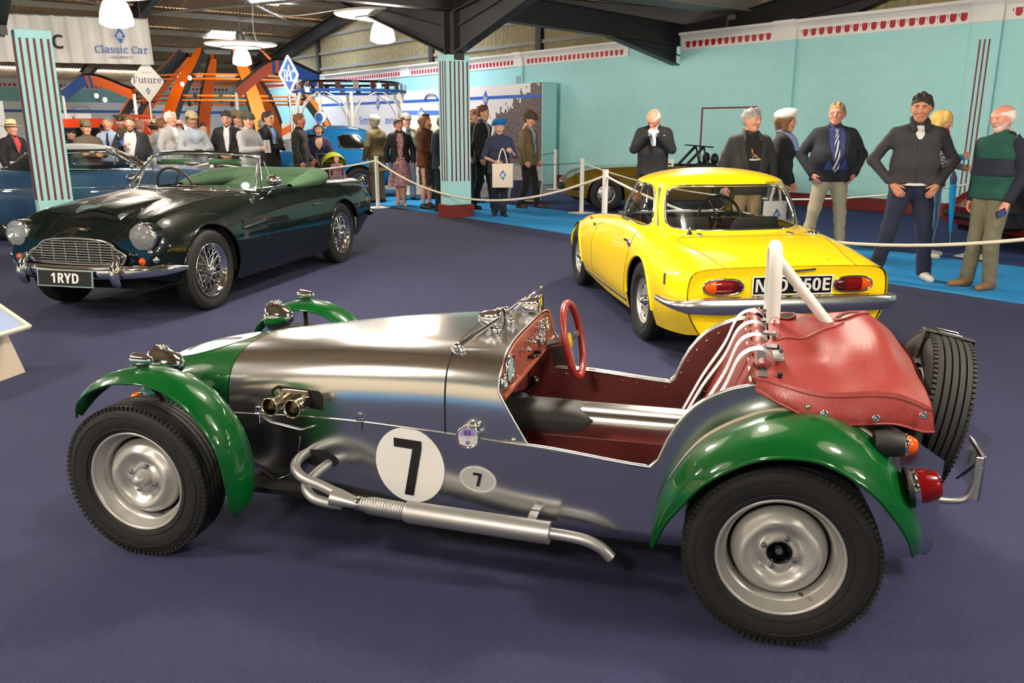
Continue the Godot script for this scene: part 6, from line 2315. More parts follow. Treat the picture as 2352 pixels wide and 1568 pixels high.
	put("hood_apron", MB.new().grid([P3([V(0.3, 0.9, -0.5), V(0.12, 0.98, -0.36), V(0.05, 0.985, 0), V(0.12, 0.98, 0.36), V(0.3, 0.9, 0.5)]), P3([V(0.4, 0.75, -0.5), V(0.36, 0.76, -0.36), V(0.36, 0.76, 0), V(0.36, 0.76, 0.36), V(0.4, 0.75, 0.5)])]), M["tonneau_green"], car)
	# wheels
	var tm := tyre_mesh(0.345, 0.232, 0.155, 4, 0, 64)
	var ww := wire_wheel_parts()
	for e in [[0.0, -0.70], [0.0, 0.70], [2.6, -0.70], [2.6, 0.70]]:
		var wh := Node3D.new()
		wh.name = "wheel"
		car.add_child(wh, true)
		wh.transform = Transform3D(axle(signf(e[1])), V(e[0], 0.345, e[1]))
		put("tyre", tm, M["rubber"], wh)
		put("rim", ww["rim"], M["chrome"], wh)
		put("spokes", ww["spokes"], M["chrome"], wh).set_meta("kind", "stuff")
		put("hub", ww["hub"], M["chrome"], wh)
		for k in 2:
			put("spinner_ear", ww["ear"], M["chrome"], wh, Transform3D(Basis(V(0, 1, 0), PI * k + 0.5), Vector3.ZERO))
		put("drum", MB.new().lathe(P2([W(0.0001, -0.06), W(0.2, -0.06)]), 24), M["void"], wh)

# ---------------------------------------------------------------- stands, signs and the orange arches
func lozenge(parent: Node, xf: Transform3D, h: float, ring := true) -> void: # blue diamond emblem with white letters, faces +z
	var e := Node3D.new()
	e.name = "emblem"
	parent.add_child(e, true)
	e.transform = xf
	var w := h * 0.62
	var shape := func(k: float) -> PackedVector2Array: return P2([W(0, h / 2 * k), W(w / 2 * k, 0), W(0, -h / 2 * k), W(-w / 2 * k, 0)])
	if ring:
		put("outline", MB.new().prism(shape.call(1.0), 0, 0.006), M["rac_blue"], e)
		put("border", MB.new().prism(shape.call(0.94), 0.004, 0.008), M["white"], e)
	put("field", MB.new().prism(shape.call(0.88), 0.006, 0.01), M["rac_blue"], e)
	put("letter", text("R", h * 0.2, 0.004, "Droid Serif", true), M["white"], e, Transform3D(Basis.IDENTITY.scaled(V(0.7, 1.25, 1)), V(-h * 0.1, -h * 0.03, 0.011)))
	put("letter", text("A", h * 0.3, 0.004, "Droid Serif", true), M["white"], e, Transform3D(Basis.IDENTITY.scaled(V(0.6, 1.3, 1)), V(0, h * 0.02, 0.012)))
	put("letter", text("C", h * 0.2, 0.004, "Droid Serif", true), M["white"], e, Transform3D(Basis.IDENTITY.scaled(V(0.7, 1.25, 1)), V(h * 0.1, -h * 0.03, 0.011)))

func tree_print() -> ImageTexture: # the brown photograph printed on the panel: tall trees against a pale sky over a road
	var n1 := noise_image(0.03, 256, 51, 5)
	var n2 := noise_image(0.12, 256, 52, 3)
	var im := Image.create(256, 256, false, Image.FORMAT_RGB8)
	for y in 256:
		for x in 256:
			var u := x / 255.0
			var v := y / 255.0
			var edge := 0.8 - 0.72 * smoothstep(0.0, 0.4, v) # trees grow towards the right
			var a := n1.get_pixel(x, y).r - 0.5
			var b := n2.get_pixel(x, y).r
			var c := Color8(226, 224, 222)
			if u + a * 0.55 > edge and v < 0.82:
				c = Color8(70, 60, 60).lerp(Color8(150, 138, 136), pow(b, 1.6))
			elif v >= 0.80:
				c = Color8(176, 170, 166).lerp(Color8(120, 112, 110), b * 0.6)
			im.set_pixel(x, y, c)
	return ImageTexture.create_from_image(im)

func ribbon(path: PackedVector3Array, across: Callable, wide: float, thick: float, face: Material, edge: Material, parent: Node, called: String) -> void: # a curved board with dark edges
	var rows := []
	var e1 := []
	for i in path.size():
		var t := (path[mini(i + 1, path.size() - 1)] - path[maxi(i - 1, 0)]).normalized()
		var a: Vector3 = across.call(float(i) / (path.size() - 1))
		var wd := a * wide / 2
		var nn := t.cross(a).normalized() * thick / 2
		rows.append([path[i] - wd + nn, path[i] + wd + nn, path[i] + wd - nn, path[i] - wd - nn])
	var f1 := []
	var f2 := []
	var s1 := []
	var s2 := []
	for r in rows:
		f1.append(P3([r[0], r[1]]))
		f2.append(P3([r[2], r[3]]))
		s1.append(P3([r[1], r[2]]))
		s2.append(P3([r[3], r[0]]))
	var o := put(called, MB.new().grid(f1).grid(f2), face, parent)
	put("edge", MB.new().grid(s1).grid(s2), edge, o)

func build_stands() -> void:
	# long photo panel along the wall
	var hq := Basis(V(-1, 0, 0), V(0, 1, 0), V(0, 0, -1)) # text and emblems that face the hall from the long wall
	var pn := thing("photo_panel", "long white display panel with blue stripe and brown tree photograph", "panel", HX)
	put("board", hbox(MB.new(), 5.6, 20.0, 0.0, 2.66, 6.47, 6.95, 0.004), M["turquoise"], pn)
	put("face", hbox(MB.new(), 5.62, 20.0, 0.02, 2.65, 6.455, 6.47), M["white"], pn)
	put("stripe", hbox(MB.new(), 5.62, 20.0, 2.275, 2.365, 6.45, 6.455), M["rac_blue"], pn)
	var tm := mat(Color.WHITE, 0.5)
	tm.albedo_texture = tree_print()
	var pf := MB.new()
	pf.flat(P3([V(8.0, 2.65, 6.452), V(5.62, 2.65, 6.452), V(5.62, 0.05, 6.452), V(8.0, 0.05, 6.452)]))
	put("photo_print", pf, tm, pn)
	for p in [8.2, 14.74]:
		lozenge(pn, Transform3D(hq, V(p, 2.29, 6.45)), 0.5)
	var arch := MB.new()
	for k in 16:
		var a0 := PI * k / 16
		var a1 := PI * (k + 1) / 16
		arch.bar(V(11.15 + cos(a0) * 0.38, 2.32 + sin(a0) * 0.2, 6.445), V(11.15 + cos(a1) * 0.38, 2.32 + sin(a1) * 0.2, 6.445), 0.01, 0.09, V(0, 0, 1))
	put("stripe_arch", arch, M["rac_blue"], pn)
	put("lettering", text("Service", 0.26, 0.006, "Droid Serif", false, true), M["rac_blue"], pn, Transform3D(hq, V(15.6, 1.72, 6.45)))
	put("lettering", text("motoring", 0.22, 0.006, "Droid Serif", false, true), M["rac_blue"], pn, Transform3D(hq, V(13.6, 1.72, 6.45)))
	# panel along the far wall
	var fq := Basis(V(0, 0, 1), V(0, 1, 0), V(-1, 0, 0))
	var fp := thing("stripe_panel", "distant white display panel with blue stripe along the end wall", "panel", HX)
	put("board", hbox(MB.new(), 30.8, 31.1, 0.0, 2.58, -5.0, 7.0, 0.004), M["white"], fp)
	put("stripe", hbox(MB.new(), 30.78, 30.8, 2.12, 2.24, -5.0, 7.0), M["rac_blue"], fp)
	arch = MB.new()
	for k in 14:
		var a0 := PI * k / 14
		var a1 := PI * (k + 1) / 14
		arch.bar(V(30.77, 2.18 + sin(a0) * 0.24, -0.1 + cos(a0) * 0.4), V(30.77, 2.18 + sin(a1) * 0.24, -0.1 + cos(a1) * 0.4), 0.01, 0.12, V(1, 0, 0))
	put("stripe_arch", arch, M["rac_blue"], fp)
	lozenge(fp, Transform3D(fq, V(30.77, 2.1, 2.4)), 0.55)
	# roll-up banners
	var ub := frame(-2.0, -18.95, -0.9, -0.1)
	var pu := thing("roller_banner", "tall pale roller banner with blue band and emblem beside the middle pillar", "banner", ub)
	put("sheet", MB.new().box(V(0, 1.0, 0), V(0.85, 2.0, 0.012)), tone(rgb(214, 212, 208), 0.6), pu)
	put("band", MB.new().box(V(0, 1.82, 0.008), V(0.85, 0.1, 0.004)), M["rac_blue"], pu)
	put("top_rail", MB.new().box(V(0, 2.01, 0), V(0.87, 0.025, 0.03), 0.006), M["aluminium_trim"], pu)
	put("base", MB.new().box(V(0, 0.03, 0), V(0.88, 0.06, 0.18), 0.02), M["aluminium_trim"], pu)
	var tb := Basis(V(-1, 0, 0), V(0, 1, 0), V(0, 0, -1))
	pu.transform.basis = Basis(V(0, 1, 0), 0.12)
	lozenge(pu, at(0, 1.80, 0.012), 0.34)
	for e in [["DRIVING", 1.42], ["SERVICES", 1.22], ["OF THE 1950s", 1.02]]:
		put("lettering", text(e[0], 0.07, 0.004), tone(rgb(120, 116, 116), 0.6), pu, at(0.1, e[1], 0.012))
	var wb := thing("notice_board", "white notice board with blue band behind the crowd on the left", "banner", Transform3D(Basis(V(0, 1, 0), 0.45), V(-13.1, 0, -25.6)))
	put("sheet", MB.new().box(V(0, 0.95, 0), V(0.95, 1.9, 0.02)), M["white"], wb)
	put("band", MB.new().box(V(0, 1.68, 0.014), V(0.95, 0.1, 0.004)), M["rac_blue"], wb)
	lozenge(wb, at(0, 1.68, 0.018), 0.3)
	var lb := thing("round_panel", "pale panel with blue emblem at the left edge behind the pillar", "banner", Transform3D(Basis(V(0, 1, 0), 0.5), V(-10.05, 0, -16.2)))
	put("sheet", MB.new().box(V(0, 1.0, 0), V(0.8, 2.0, 0.02)), tone(rgb(206, 206, 210), 0.6), lb)
	lozenge(lb, at(0.12, 1.72, 0.014), 0.42)
	# hanging cloth banner, pleated
	var bn := thing("cloth_banner", "pleated white cloth banner hanging above the crowd with blue lettering", "banner", Transform3D(Basis(V(0, 1, 0), 0.3), V(-9.6, 0, -17.9)))
	var a := PackedVector3Array()
	var e := PackedVector3Array()
	for k in 121:
		var x := lerpf(-3.2, 2.05, k / 120.0)
		var z := 0.014 * sin(k * 0.9) + 0.008 * sin(k * 2.1)
		a.append(V(x, 3.72 - 0.006 * x, z))
		e.append(V(x + 0.03, 2.80, z * 1.6))
	put("cloth", MB.new().grid([a, e]), cloth(rgb(222, 221, 220), 0.9), bn)
	put("hem_bar", MB.new().tube(P3([V(-3.2, 3.73, 0), V(2.05, 3.71, 0)]), 0.015, 8), M["steel_grey"], bn)
	put("lettering", text("RAC", 0.27, 0.01, "Droid Sans", true), tone(rgb(40, 44, 56), 0.7), bn, at(0.05, 3.2, 0.06))
	put("lettering", text("Classic Car", 0.145, 0.01, "Droid Serif", false, true), M["rac_blue"], bn, at(1.48, 3.08, 0.06))
	put("lettering", text("INSURANCE", 0.055, 0.01), tone(rgb(170, 166, 160), 0.7), bn, at(1.48, 2.93, 0.06))
	lozenge(bn, at(1.48, 3.36, 0.05), 0.36)
	for x in [-2.0, 1.9]:
		put("wire", MB.new().tube(P3([V(x, 3.72, 0), V(x, 4.6, 0)]), 0.006, 5), M["steel_grey"], bn)
	# diamond signs
	for s in [["Future", V(-8.0, 2.48, -19.0), 0.83, 0.66, "white diamond sign reading Future above the crowd"], ["", V(-4.66, 2.575, -18.1), 0.77, 0.4, "white diamond sign with blue emblem before the orange arches"]]:
		var sg := thing("diamond_sign", s[4], "sign", Transform3D(Basis(V(0, 1, 0), 0.35), s[1]), "diamond signs on the arches")
		var h: float = s[2]
		var w: float = s[3]
		var pts := smooth2([W(0, h / 2), W(w * 0.08, h * 0.46), W(w * 0.47, h * 0.06), W(w / 2, 0), W(w * 0.47, -h * 0.06), W(w * 0.08, -h * 0.46), W(0, -h / 2), W(-w * 0.08, -h * 0.46), W(-w * 0.47, -h * 0.06), W(-w / 2, 0), W(-w * 0.47, h * 0.06), W(-w * 0.08, h * 0.46)], 3, true)
		put("plate", MB.new().prism(pts, -0.03, 0.03), M["white"], sg)
		put("post", MB.new().tube(P3([V(0, -h * 0.4, -0.06), V(0, -s[1].y, -0.06)]), 0.025, 8), M["aluminium_trim"], sg)
		if s[0] != "":
			put("lettering", text("Future", 0.13, 0.01, "Droid Serif", false, true), tone(rgb(60, 74, 104), 0.6), sg, at(0, 0.03, 0.034))
			put("lettering", text("CAR OF THE", 0.03, 0.006), tone(rgb(150, 160, 176), 0.6), sg, at(0, 0.19, 0.034))
			lozenge(sg, at(0, -0.2, 0.03), 0.17, false)
		else:
			var k := MB.new().prism(P2([W(0, h * 0.42), W(w * 0.38, 0), W(0, -h * 0.42), W(-w * 0.38, 0)]), 0.03, 0.036)
			put("field", k, M["rac_blue"], sg)
			put("letter", text("R", 0.15, 0.006, "Droid Serif", true), M["white"], sg, Transform3D(Basis.IDENTITY.scaled(V(0.62, 1.5, 1)), V(-0.07, -0.02, 0.038)))
			put("letter", text("A", 0.22, 0.006, "Droid Serif", true), M["white"], sg, Transform3D(Basis.IDENTITY.scaled(V(0.5, 1.5, 1)), V(0, 0.02, 0.04)))
			put("letter", text("C", 0.15, 0.006, "Droid Serif", true), M["white"], sg, Transform3D(Basis.IDENTITY.scaled(V(0.62, 1.5, 1)), V(0.07, -0.02, 0.038)))
	# orange arches: curved boards round a ring
	var oc := V(-9.0, 0, -27.2)
	var oa := thing("orange_arches", "tall orange pavilion of curved boards joined by rails behind the crowd", "pavilion", Transform3D(Basis.from_scale(V(1.08, 1.06, 1.08)), oc))
	for k in 8:
		var th := 0.2 + TAU * k / 8
		var dirv := V(cos(th), 0, sin(th))
		var tang := V(-sin(th), 0, cos(th))
		var path := smooth([dirv * 3.25, dirv * 3.2 + V(0, 0.8, 0), dirv * 2.95 + V(0, 1.55, 0), dirv * 2.5 + V(0, 2.2, 0), dirv * 1.95 + V(0, 2.75, 0), dirv * 1.5 + V(0, 3.15, 0), dirv * 1.15 + V(0, 3.5, 0)], 5)
		var taper := func(t: float) -> Vector3: return tang * (1.0 - 0.55 * pow(t, 4.0))
		ribbon(path, taper, 0.36, 0.2, M["orange"], M["black"], oa, "arch_board")
	for e2 in [[2.02, 2.7], [1.9, 2.82], [2.55, 2.12], [2.48, 2.24]]:
		put("rail", MB.new().tube(ring(e2[0], 48, V(0, e2[1], 0)), 0.03, 6, false, true), M["orange"], oa)
	for k in 24:
		var th := TAU * k / 24
		put("slat", MB.new().box(V(cos(th) * 2.5, 2.18, sin(th) * 2.5), V(0.02, 0.24, 0.1), 0, Basis(V(0, 1, 0), -th)), M["black"], oa)
	# curved canopies, orange over blue
	for e3 in [[V(-12.6, 2.38, -24.2), V(-11.4, 2.75, -23.4), V(-9.9, 2.35, -22.6), "long orange and blue curved canopy at the left of the arches", 0.0], [V(-6.9, 2.35, -21.6), V(-5.7, 2.95, -21.0), V(-4.6, 2.6, -20.6), "short orange and blue curved canopy behind the diamond sign", 0.3]]:
		var cn := thing("curved_canopy", e3[3], "canopy", Transform3D.IDENTITY, "curved canopies")
		var p2 := smooth([e3[0], e3[1], e3[2]], 12)
		var h1 := p2.slice(0, 14)
		var h2 := p2.slice(11)
		var up := func(_t: float) -> Vector3: return V(0.25, 0.5, 0.8).normalized()
		ribbon(h1, up, 0.5, 0.08, M["rac_blue"] if e3[4] == 0.0 else M["orange"], M["black"], cn, "panel")
		ribbon(h2, up, 0.5, 0.08, M["orange"] if e3[4] == 0.0 else M["rac_blue"], M["black"], cn, "panel")
		put("post", MB.new().tube(P3([e3[0], V(e3[0].x, 0, e3[0].z)]), 0.04, 8), M["white"], cn)
		put("post", MB.new().tube(P3([e3[2], V(e3[2].x, 0, e3[2].z)]), 0.04, 8), M["white"], cn)
	# blue ring canopy on white branching posts
	var rc := thing("ring_canopy", "blue ring canopy on white curved posts beside the orange arches", "canopy", at(-4.1, 0, -21.7, Basis.from_scale(V(1.05, 1.02, 1.05))))
	put("upper_ring", MB.new().tube(ring(1.2, 40, V(0, 2.52, 0)), 0.03, 8, false, true), M["black_gloss"], rc)
	put("lower_ring", MB.new().tube(ring(1.34, 40, V(0, 2.32, 0)), 0.035, 8, false, true), M["rac_blue"], rc)
	for k in 20:
		var th := TAU * k / 20
		put("fin", MB.new().box(V(cos(th) * 1.27, 2.42, sin(th) * 1.27), V(0.02, 0.18, 0.12), 0, Basis(V(0, 1, 0), -th)), tone(rgb(70, 20, 24), 0.4), rc)
	for k in 6:
		var th := TAU * k / 6 + 0.3
		var d := V(cos(th), 0, sin(th))
		var foot := d * (1.75 if k % 2 == 0 else 1.2)
		put("post", MB.new().tube(smooth([foot, foot + V(0, 1.0, 0), d * 1.45 + V(0, 1.8, 0), d * 1.3 + V(0, 2.3, 0)], 5), 0.04, 8), M["white"], rc)
		var tg := V(-sin(th), 0, cos(th))
		for s in [-1.0, 1.0]:
			put("branch", MB.new().tube(smooth([d * 1.4 + V(0, 1.6, 0), d * 1.3 + tg * 0.2 * s + V(0, 2.05, 0), d * 1.15 + tg * 0.6 * s + V(0, 2.3, 0)], 4), 0.018, 6), M["white"], rc)
	for k in 7: # small festoon bulbs on arches and canopy
		var q: Vector3 = [V(-10.55, 2.28, -21.9), V(-10.3, 2.18, -21.8), V(-8.4, 2.75, -22.6), V(-8.65, 2.6, -22.7), V(-5.55, 2.35, -22.0), V(-4.6, 2.33, -19.4), V(-3.0, 2.42, -19.5)][k]
		var bl := thing("festoon_bulb", ["lower festoon bulb glowing under the Future sign", "upper festoon bulb glowing under the Future sign", "festoon bulb glowing on the upper orange rail", "faint festoon bulb below the upper orange rail", "festoon bulb glowing under the short canopy", "pink festoon bulb at the left of the ring canopy", "festoon bulb at the right of the ring canopy"][k], "bulb", Transform3D(Basis.IDENTITY, q), "festoon bulbs")
		put("bulb_glass", MB.new().ball(Vector3.ZERO, V(0.05, 0.06, 0.05), 12, 8), M["bulb_glow"], bl)
		put("cap", MB.new().tube(P3([V(0, 0.05, 0), V(0, 0.12, 0)]), 0.02, 8), M["black"], bl)
	# low display boards
	var db := thing("display_board", "low sloping display board with pale frame at the left edge", "board", Transform3D(Basis(V(0, 1, 0), 1.35), V(-3.42, 0.08, -4.82)))
	var tilt := Basis(V(1, 0, 0), 0.55)
	put("panel", MB.new().box(V(0, 0.34, 0), V(0.8, 0.02, 0.52), 0.004, tilt), tone(rgb(150, 166, 200), 0.1), db)
	var frm := MB.new()
	for s in [-1.0, 1.0]:
		frm.box(V(0, 0.345, 0) + tilt * V(0, 0.008, s * 0.265), V(0.85, 0.03, 0.025), 0.006, tilt)
		frm.box(V(0, 0.345, 0) + tilt * V(s * 0.412, 0.008, 0), V(0.025, 0.03, 0.55), 0.006, tilt)
	put("board_frame", frm, tone(rgb(206, 200, 184), 0.4), db)
	put("stand", MB.new().prism(P2([W(-0.12, -0.08), W(0.2, -0.08), W(0.08, 0.24), W(-0.1, 0.34)]), -0.36, 0.36), tone(rgb(178, 166, 150), 0.6), db, Transform3D(Basis(V(0, 0, 1), V(0, 1, 0), V(-1, 0, 0)), Vector3.ZERO))
	var d2 := thing("display_board", "small sloping display board standing behind the man in tweed", "board", Transform3D(Basis(V(0, 1, 0), -0.25), V(0.28, 0, -17.3)))
	put("panel", MB.new().box(V(0, 0.26, 0), V(0.62, 0.02, 0.44), 0.004, Basis(V(1, 0, 0), 1.0)), tone(rgb(74, 84, 122), 0.3), d2)
	put("board_frame", MB.new().box(V(0, 0.25, -0.012), V(0.68, 0.016, 0.5), 0.004, Basis(V(1, 0, 0), 1.0)), tone(rgb(206, 200, 190), 0.4), d2)
	put("stand", MB.new().box(V(0, 0.12, -0.1), V(0.4, 0.24, 0.03), 0.004), tone(rgb(178, 166, 150), 0.6), d2)
	var sp := thing("small_sign", "small white card standing on the far car behind the coupe roof", "sign", Transform3D(Basis(V(0, 1, 0), -0.1), V(2.98, 0.86, -16.2)))
	put("card", MB.new().box(V(0, 0, 0), V(0.24, 0.14, 0.01)), M["white"], sp)
	put("print", MB.new().box(V(0, -0.03, 0.006), V(0.15, 0.03, 0.003)), M["black_print"], sp)
	put("stem", MB.new().box(V(0, -0.13, -0.01), V(0.02, 0.18, 0.01)), M["white"], sp)

# ---------------------------------------------------------------- rope barriers
func sagging(a: Vector3, b: Vector3, sag: float) -> PackedVector3Array:
	var o := PackedVector3Array()
	for k in 25:
		var t := k / 24.0
		o.append(a.lerp(b, t) - V(0, sag * 4.0 * t * (1.0 - t), 0))
	return o

func build_ropes() -> void:
	var post := MB.new().box(V(0, 0.485, 0), V(0.06, 0.97, 0.06), 0.006).mesh()
	var foot := MB.new().box(V(0, 0.008, 0), V(0.34, 0.016, 0.34), 0.004).mesh()
	var near := [V(2.4, 0, -0.2), V(3.2, 0, -3.07), V(3.7, 0, -6.1), V(4.2, 0, -9.2), V(-3.9, 0, -0.12), V(-10.2, 0, -0.1)]
	var far := [V(-0.71, 0, 2.3), V(-7.5, 0, 2.65), V(-13.3, 0, 2.65), V(4.6, 0, 2.6), V(4.0, 0, 5.6)]
	var labs := ["white rope post at the tail of the dark green convertible", "white rope post seen through the convertible's windscreen", "white rope post behind the raised hood of the blue car", "white rope post beyond the left edge", "white rope post just beyond the yellow coupe's roof", "white rope post beyond the right edge", "white rope post at the nose of the olive car", "white rope post hidden behind the man in the charcoal cardigan", "white rope post out of the picture", "white rope post behind the tweed jacket", "slim white rope post beyond the olive car by the wall"]
	var all := near + far
	for k in all.size():
		var o := thing("rope_post", labs[k], "post", Transform3D(HX.basis, HX * all[k]), "rope posts")
		put("post", post, M["white_paint"], o)
		put("foot", foot, M["white_paint"], o)
		put("cap", MB.new().box(V(0, 0.975, 0), V(0.066, 0.012, 0.066), 0.003), M["white_paint"], o)
	var up := V(0, 0.90, 0)
	var runs := [[near[0], near[1], 0.16, 0.016, "white barrier rope passing behind the convertible's hood cover"], [near[1], near[2], 0.16, 0.016, "white barrier rope behind the convertible's windscreen"], [near[2], near[3], 0.16, 0.016, "white barrier rope at the left edge"], [near[0], near[4], 0.52, 0.017, "white barrier rope sagging across the middle pillar"], [near[4], near[5], 0.52, 0.017, "white barrier rope crossing in front of the right hand onlookers"],
		[far[0], far[1], 0.4, 0.012, "thin barrier rope running behind the coupe roof"], [far[0], far[3], 0.12, 0.008, "thin dark barrier rope running left from the olive car"], [far[1], far[2], 0.35, 0.012, "thin barrier rope behind the umbrella"], [far[4], far[3], 0.1, 0.008, "thin dark barrier rope along the wall"]]
	for r in runs:
		var o := put("barrier_rope", MB.new().tube(sagging(HX * (r[0] + up), HX * (r[1] + up), r[2]), r[3], 8), M["rope"] if r[3] > 0.009 else tone(rgb(90, 96, 98), 0.8))
		tag(o, r[4], "rope", "barrier ropes")

# ---------------------------------------------------------------- cars further back
const LOW := [
	[-0.75, [0, 0.78, 0.34, 0.775, 0.56, 0.75, 0.70, 0.62, 0.70, 0.42, 0.62, 0.26]],
	[0.0, [0, 0.80, 0.4, 0.80, 0.62, 0.79, 0.77, 0.60, 0.77, 0.38, 0.70, 0.18]],
	[0.8, [0, 0.80, 0.4, 0.80, 0.62, 0.79, 0.75, 0.60, 0.76, 0.36, 0.70, 0.17]],
	[1.4, [0, 0.82, 0.4, 0.81, 0.62, 0.79, 0.75, 0.60, 0.76, 0.36, 0.70, 0.17]],
	[2.3, [0, 0.78, 0.4, 0.77, 0.62, 0.77, 0.77, 0.58, 0.77, 0.38, 0.70, 0.2]],
	[2.75, [0, 0.69, 0.38, 0.69, 0.58, 0.71, 0.72, 0.54, 0.72, 0.38, 0.66, 0.24]],
	[3.05, [0, 0.52, 0.34, 0.52, 0.50, 0.54, 0.60, 0.46, 0.60, 0.40, 0.55, 0.3]]]
const BULB := [
	[-0.85, [0, 0.92, 0.3, 0.90, 0.5, 0.84, 0.64, 0.66, 0.64, 0.46, 0.56, 0.36]],
	[-0.6, [0, 1.04, 0.36, 1.03, 0.6, 0.96, 0.76, 0.72, 0.76, 0.44, 0.7, 0.3]],
	[0.4, [0, 1.06, 0.4, 1.06, 0.62, 1.0, 0.78, 0.74, 0.78, 0.42, 0.72, 0.26]],
	[1.5, [0, 1.05, 0.38, 1.04, 0.6, 0.98, 0.77, 0.74, 0.77, 0.42, 0.72, 0.26]],
	[2.2, [0, 1.0, 0.28, 0.97, 0.5, 0.88, 0.74, 0.78, 0.77, 0.48, 0.7, 0.3]],
	[2.75, [0, 0.9, 0.2, 0.86, 0.42, 0.76, 0.68, 0.74, 0.72, 0.5, 0.66, 0.34]],
	[3.0, [0, 0.74, 0.16, 0.72, 0.3, 0.66, 0.5, 0.62, 0.54, 0.5, 0.5, 0.4]]]

func plain_wheels(car: Node, ax: Array, w: float, r: float, rim_r: float, face: Material) -> void:
	var tm := tyre_mesh(r, rim_r, 0.16, 3, 0, 40)
	var rim := MB.new().lathes([[W(rim_r - 0.02, 0.0), W(rim_r - 0.01, 0.05), W(rim_r + 0.004, 0.066), W(rim_r + 0.008, 0.055)], [W(0.0001, 0.05), W(0.04, 0.045), W(0.06, 0.03)], [W(0.06, 0.03), W(rim_r * 0.7, 0.034), W(rim_r - 0.03, 0.01), W(rim_r - 0.015, 0.02)]], 32).mesh()
	for s in ax:
		for sg in [-1.0, 1.0]:
			var wh := Node3D.new()
			wh.name = "wheel"
			car.add_child(wh, true)
			wh.transform = Transform3D(axle(sg), V(s, r, sg * w))
			put("tyre", tm, M["rubber"], wh)
			put("rim", rim, face, wh)
			for k in 8:
				var a := TAU * k / 8
				put("rim_hole", MB.new().ball(V(cos(a) * rim_r * 0.72, 0.034, sin(a) * rim_r * 0.72), V(0.012, 0.006, 0.022), 8, 4, Basis(V(0, 1, 0), -a)), M["void"], wh)

func low_car(car: Node, m: Material, lower: Material, open0: float, open1: float) -> void:
	var arches := [[0.0, 0.31, 0.35], [2.3, 0.31, 0.35]]
	var open := func(s: float) -> float:
		var u := absf((s - (open0 + open1) / 2) / ((open1 - open0) / 2))
		return 0.0 if u >= 1.0 else 0.56 * pow(1.0 - pow(u, 6.0), 1.0 / 6.0)
	var sh := shell(LOW, open, arches, 0.1)
	put("body", sh["shell"], m, car)
	for l in sh["lips"]:
		for q in l:
			put("arch_lip", MB.new().tube(q, 0.01, 6), m, car)
	wheel_wells(car, arches, 0.75)
	put("underbody", MB.new().box(V(1.15, 0.26, 0), V(3.4, 0.14, 1.1)).box(V(1.15, 0.24, 0), V(1.5, 0.12, 1.42)), M["void"], car)
	put("nose_panel", end_cap(LOW, 3.05, 3.05, 1.0), m, car)
	put("tail_panel", end_cap(LOW, -0.75, -0.75, 1.0), m, car)
	put("front_bumper", MB.new().tube(smooth([V(2.78, 0.42, 0.70), V(3.05, 0.42, 0.5), V(3.1, 0.42, 0.0), V(3.05, 0.42, -0.5), V(2.78, 0.42, -0.70)], 5), 0.045, 8), lower, car)
	for sg in [-1.0, 1.0]:
		put("waist_line", MB.new().tube(on_side(LOW, [W(-0.6, 0.66), W(2.6, 0.62)], sg, 0.0), 0.005, 5), M["void"], car)
	interior_box(car, open0 + 0.02, open1 - 0.02, 0.55, 0.3, 0.77, M["leather_black"])

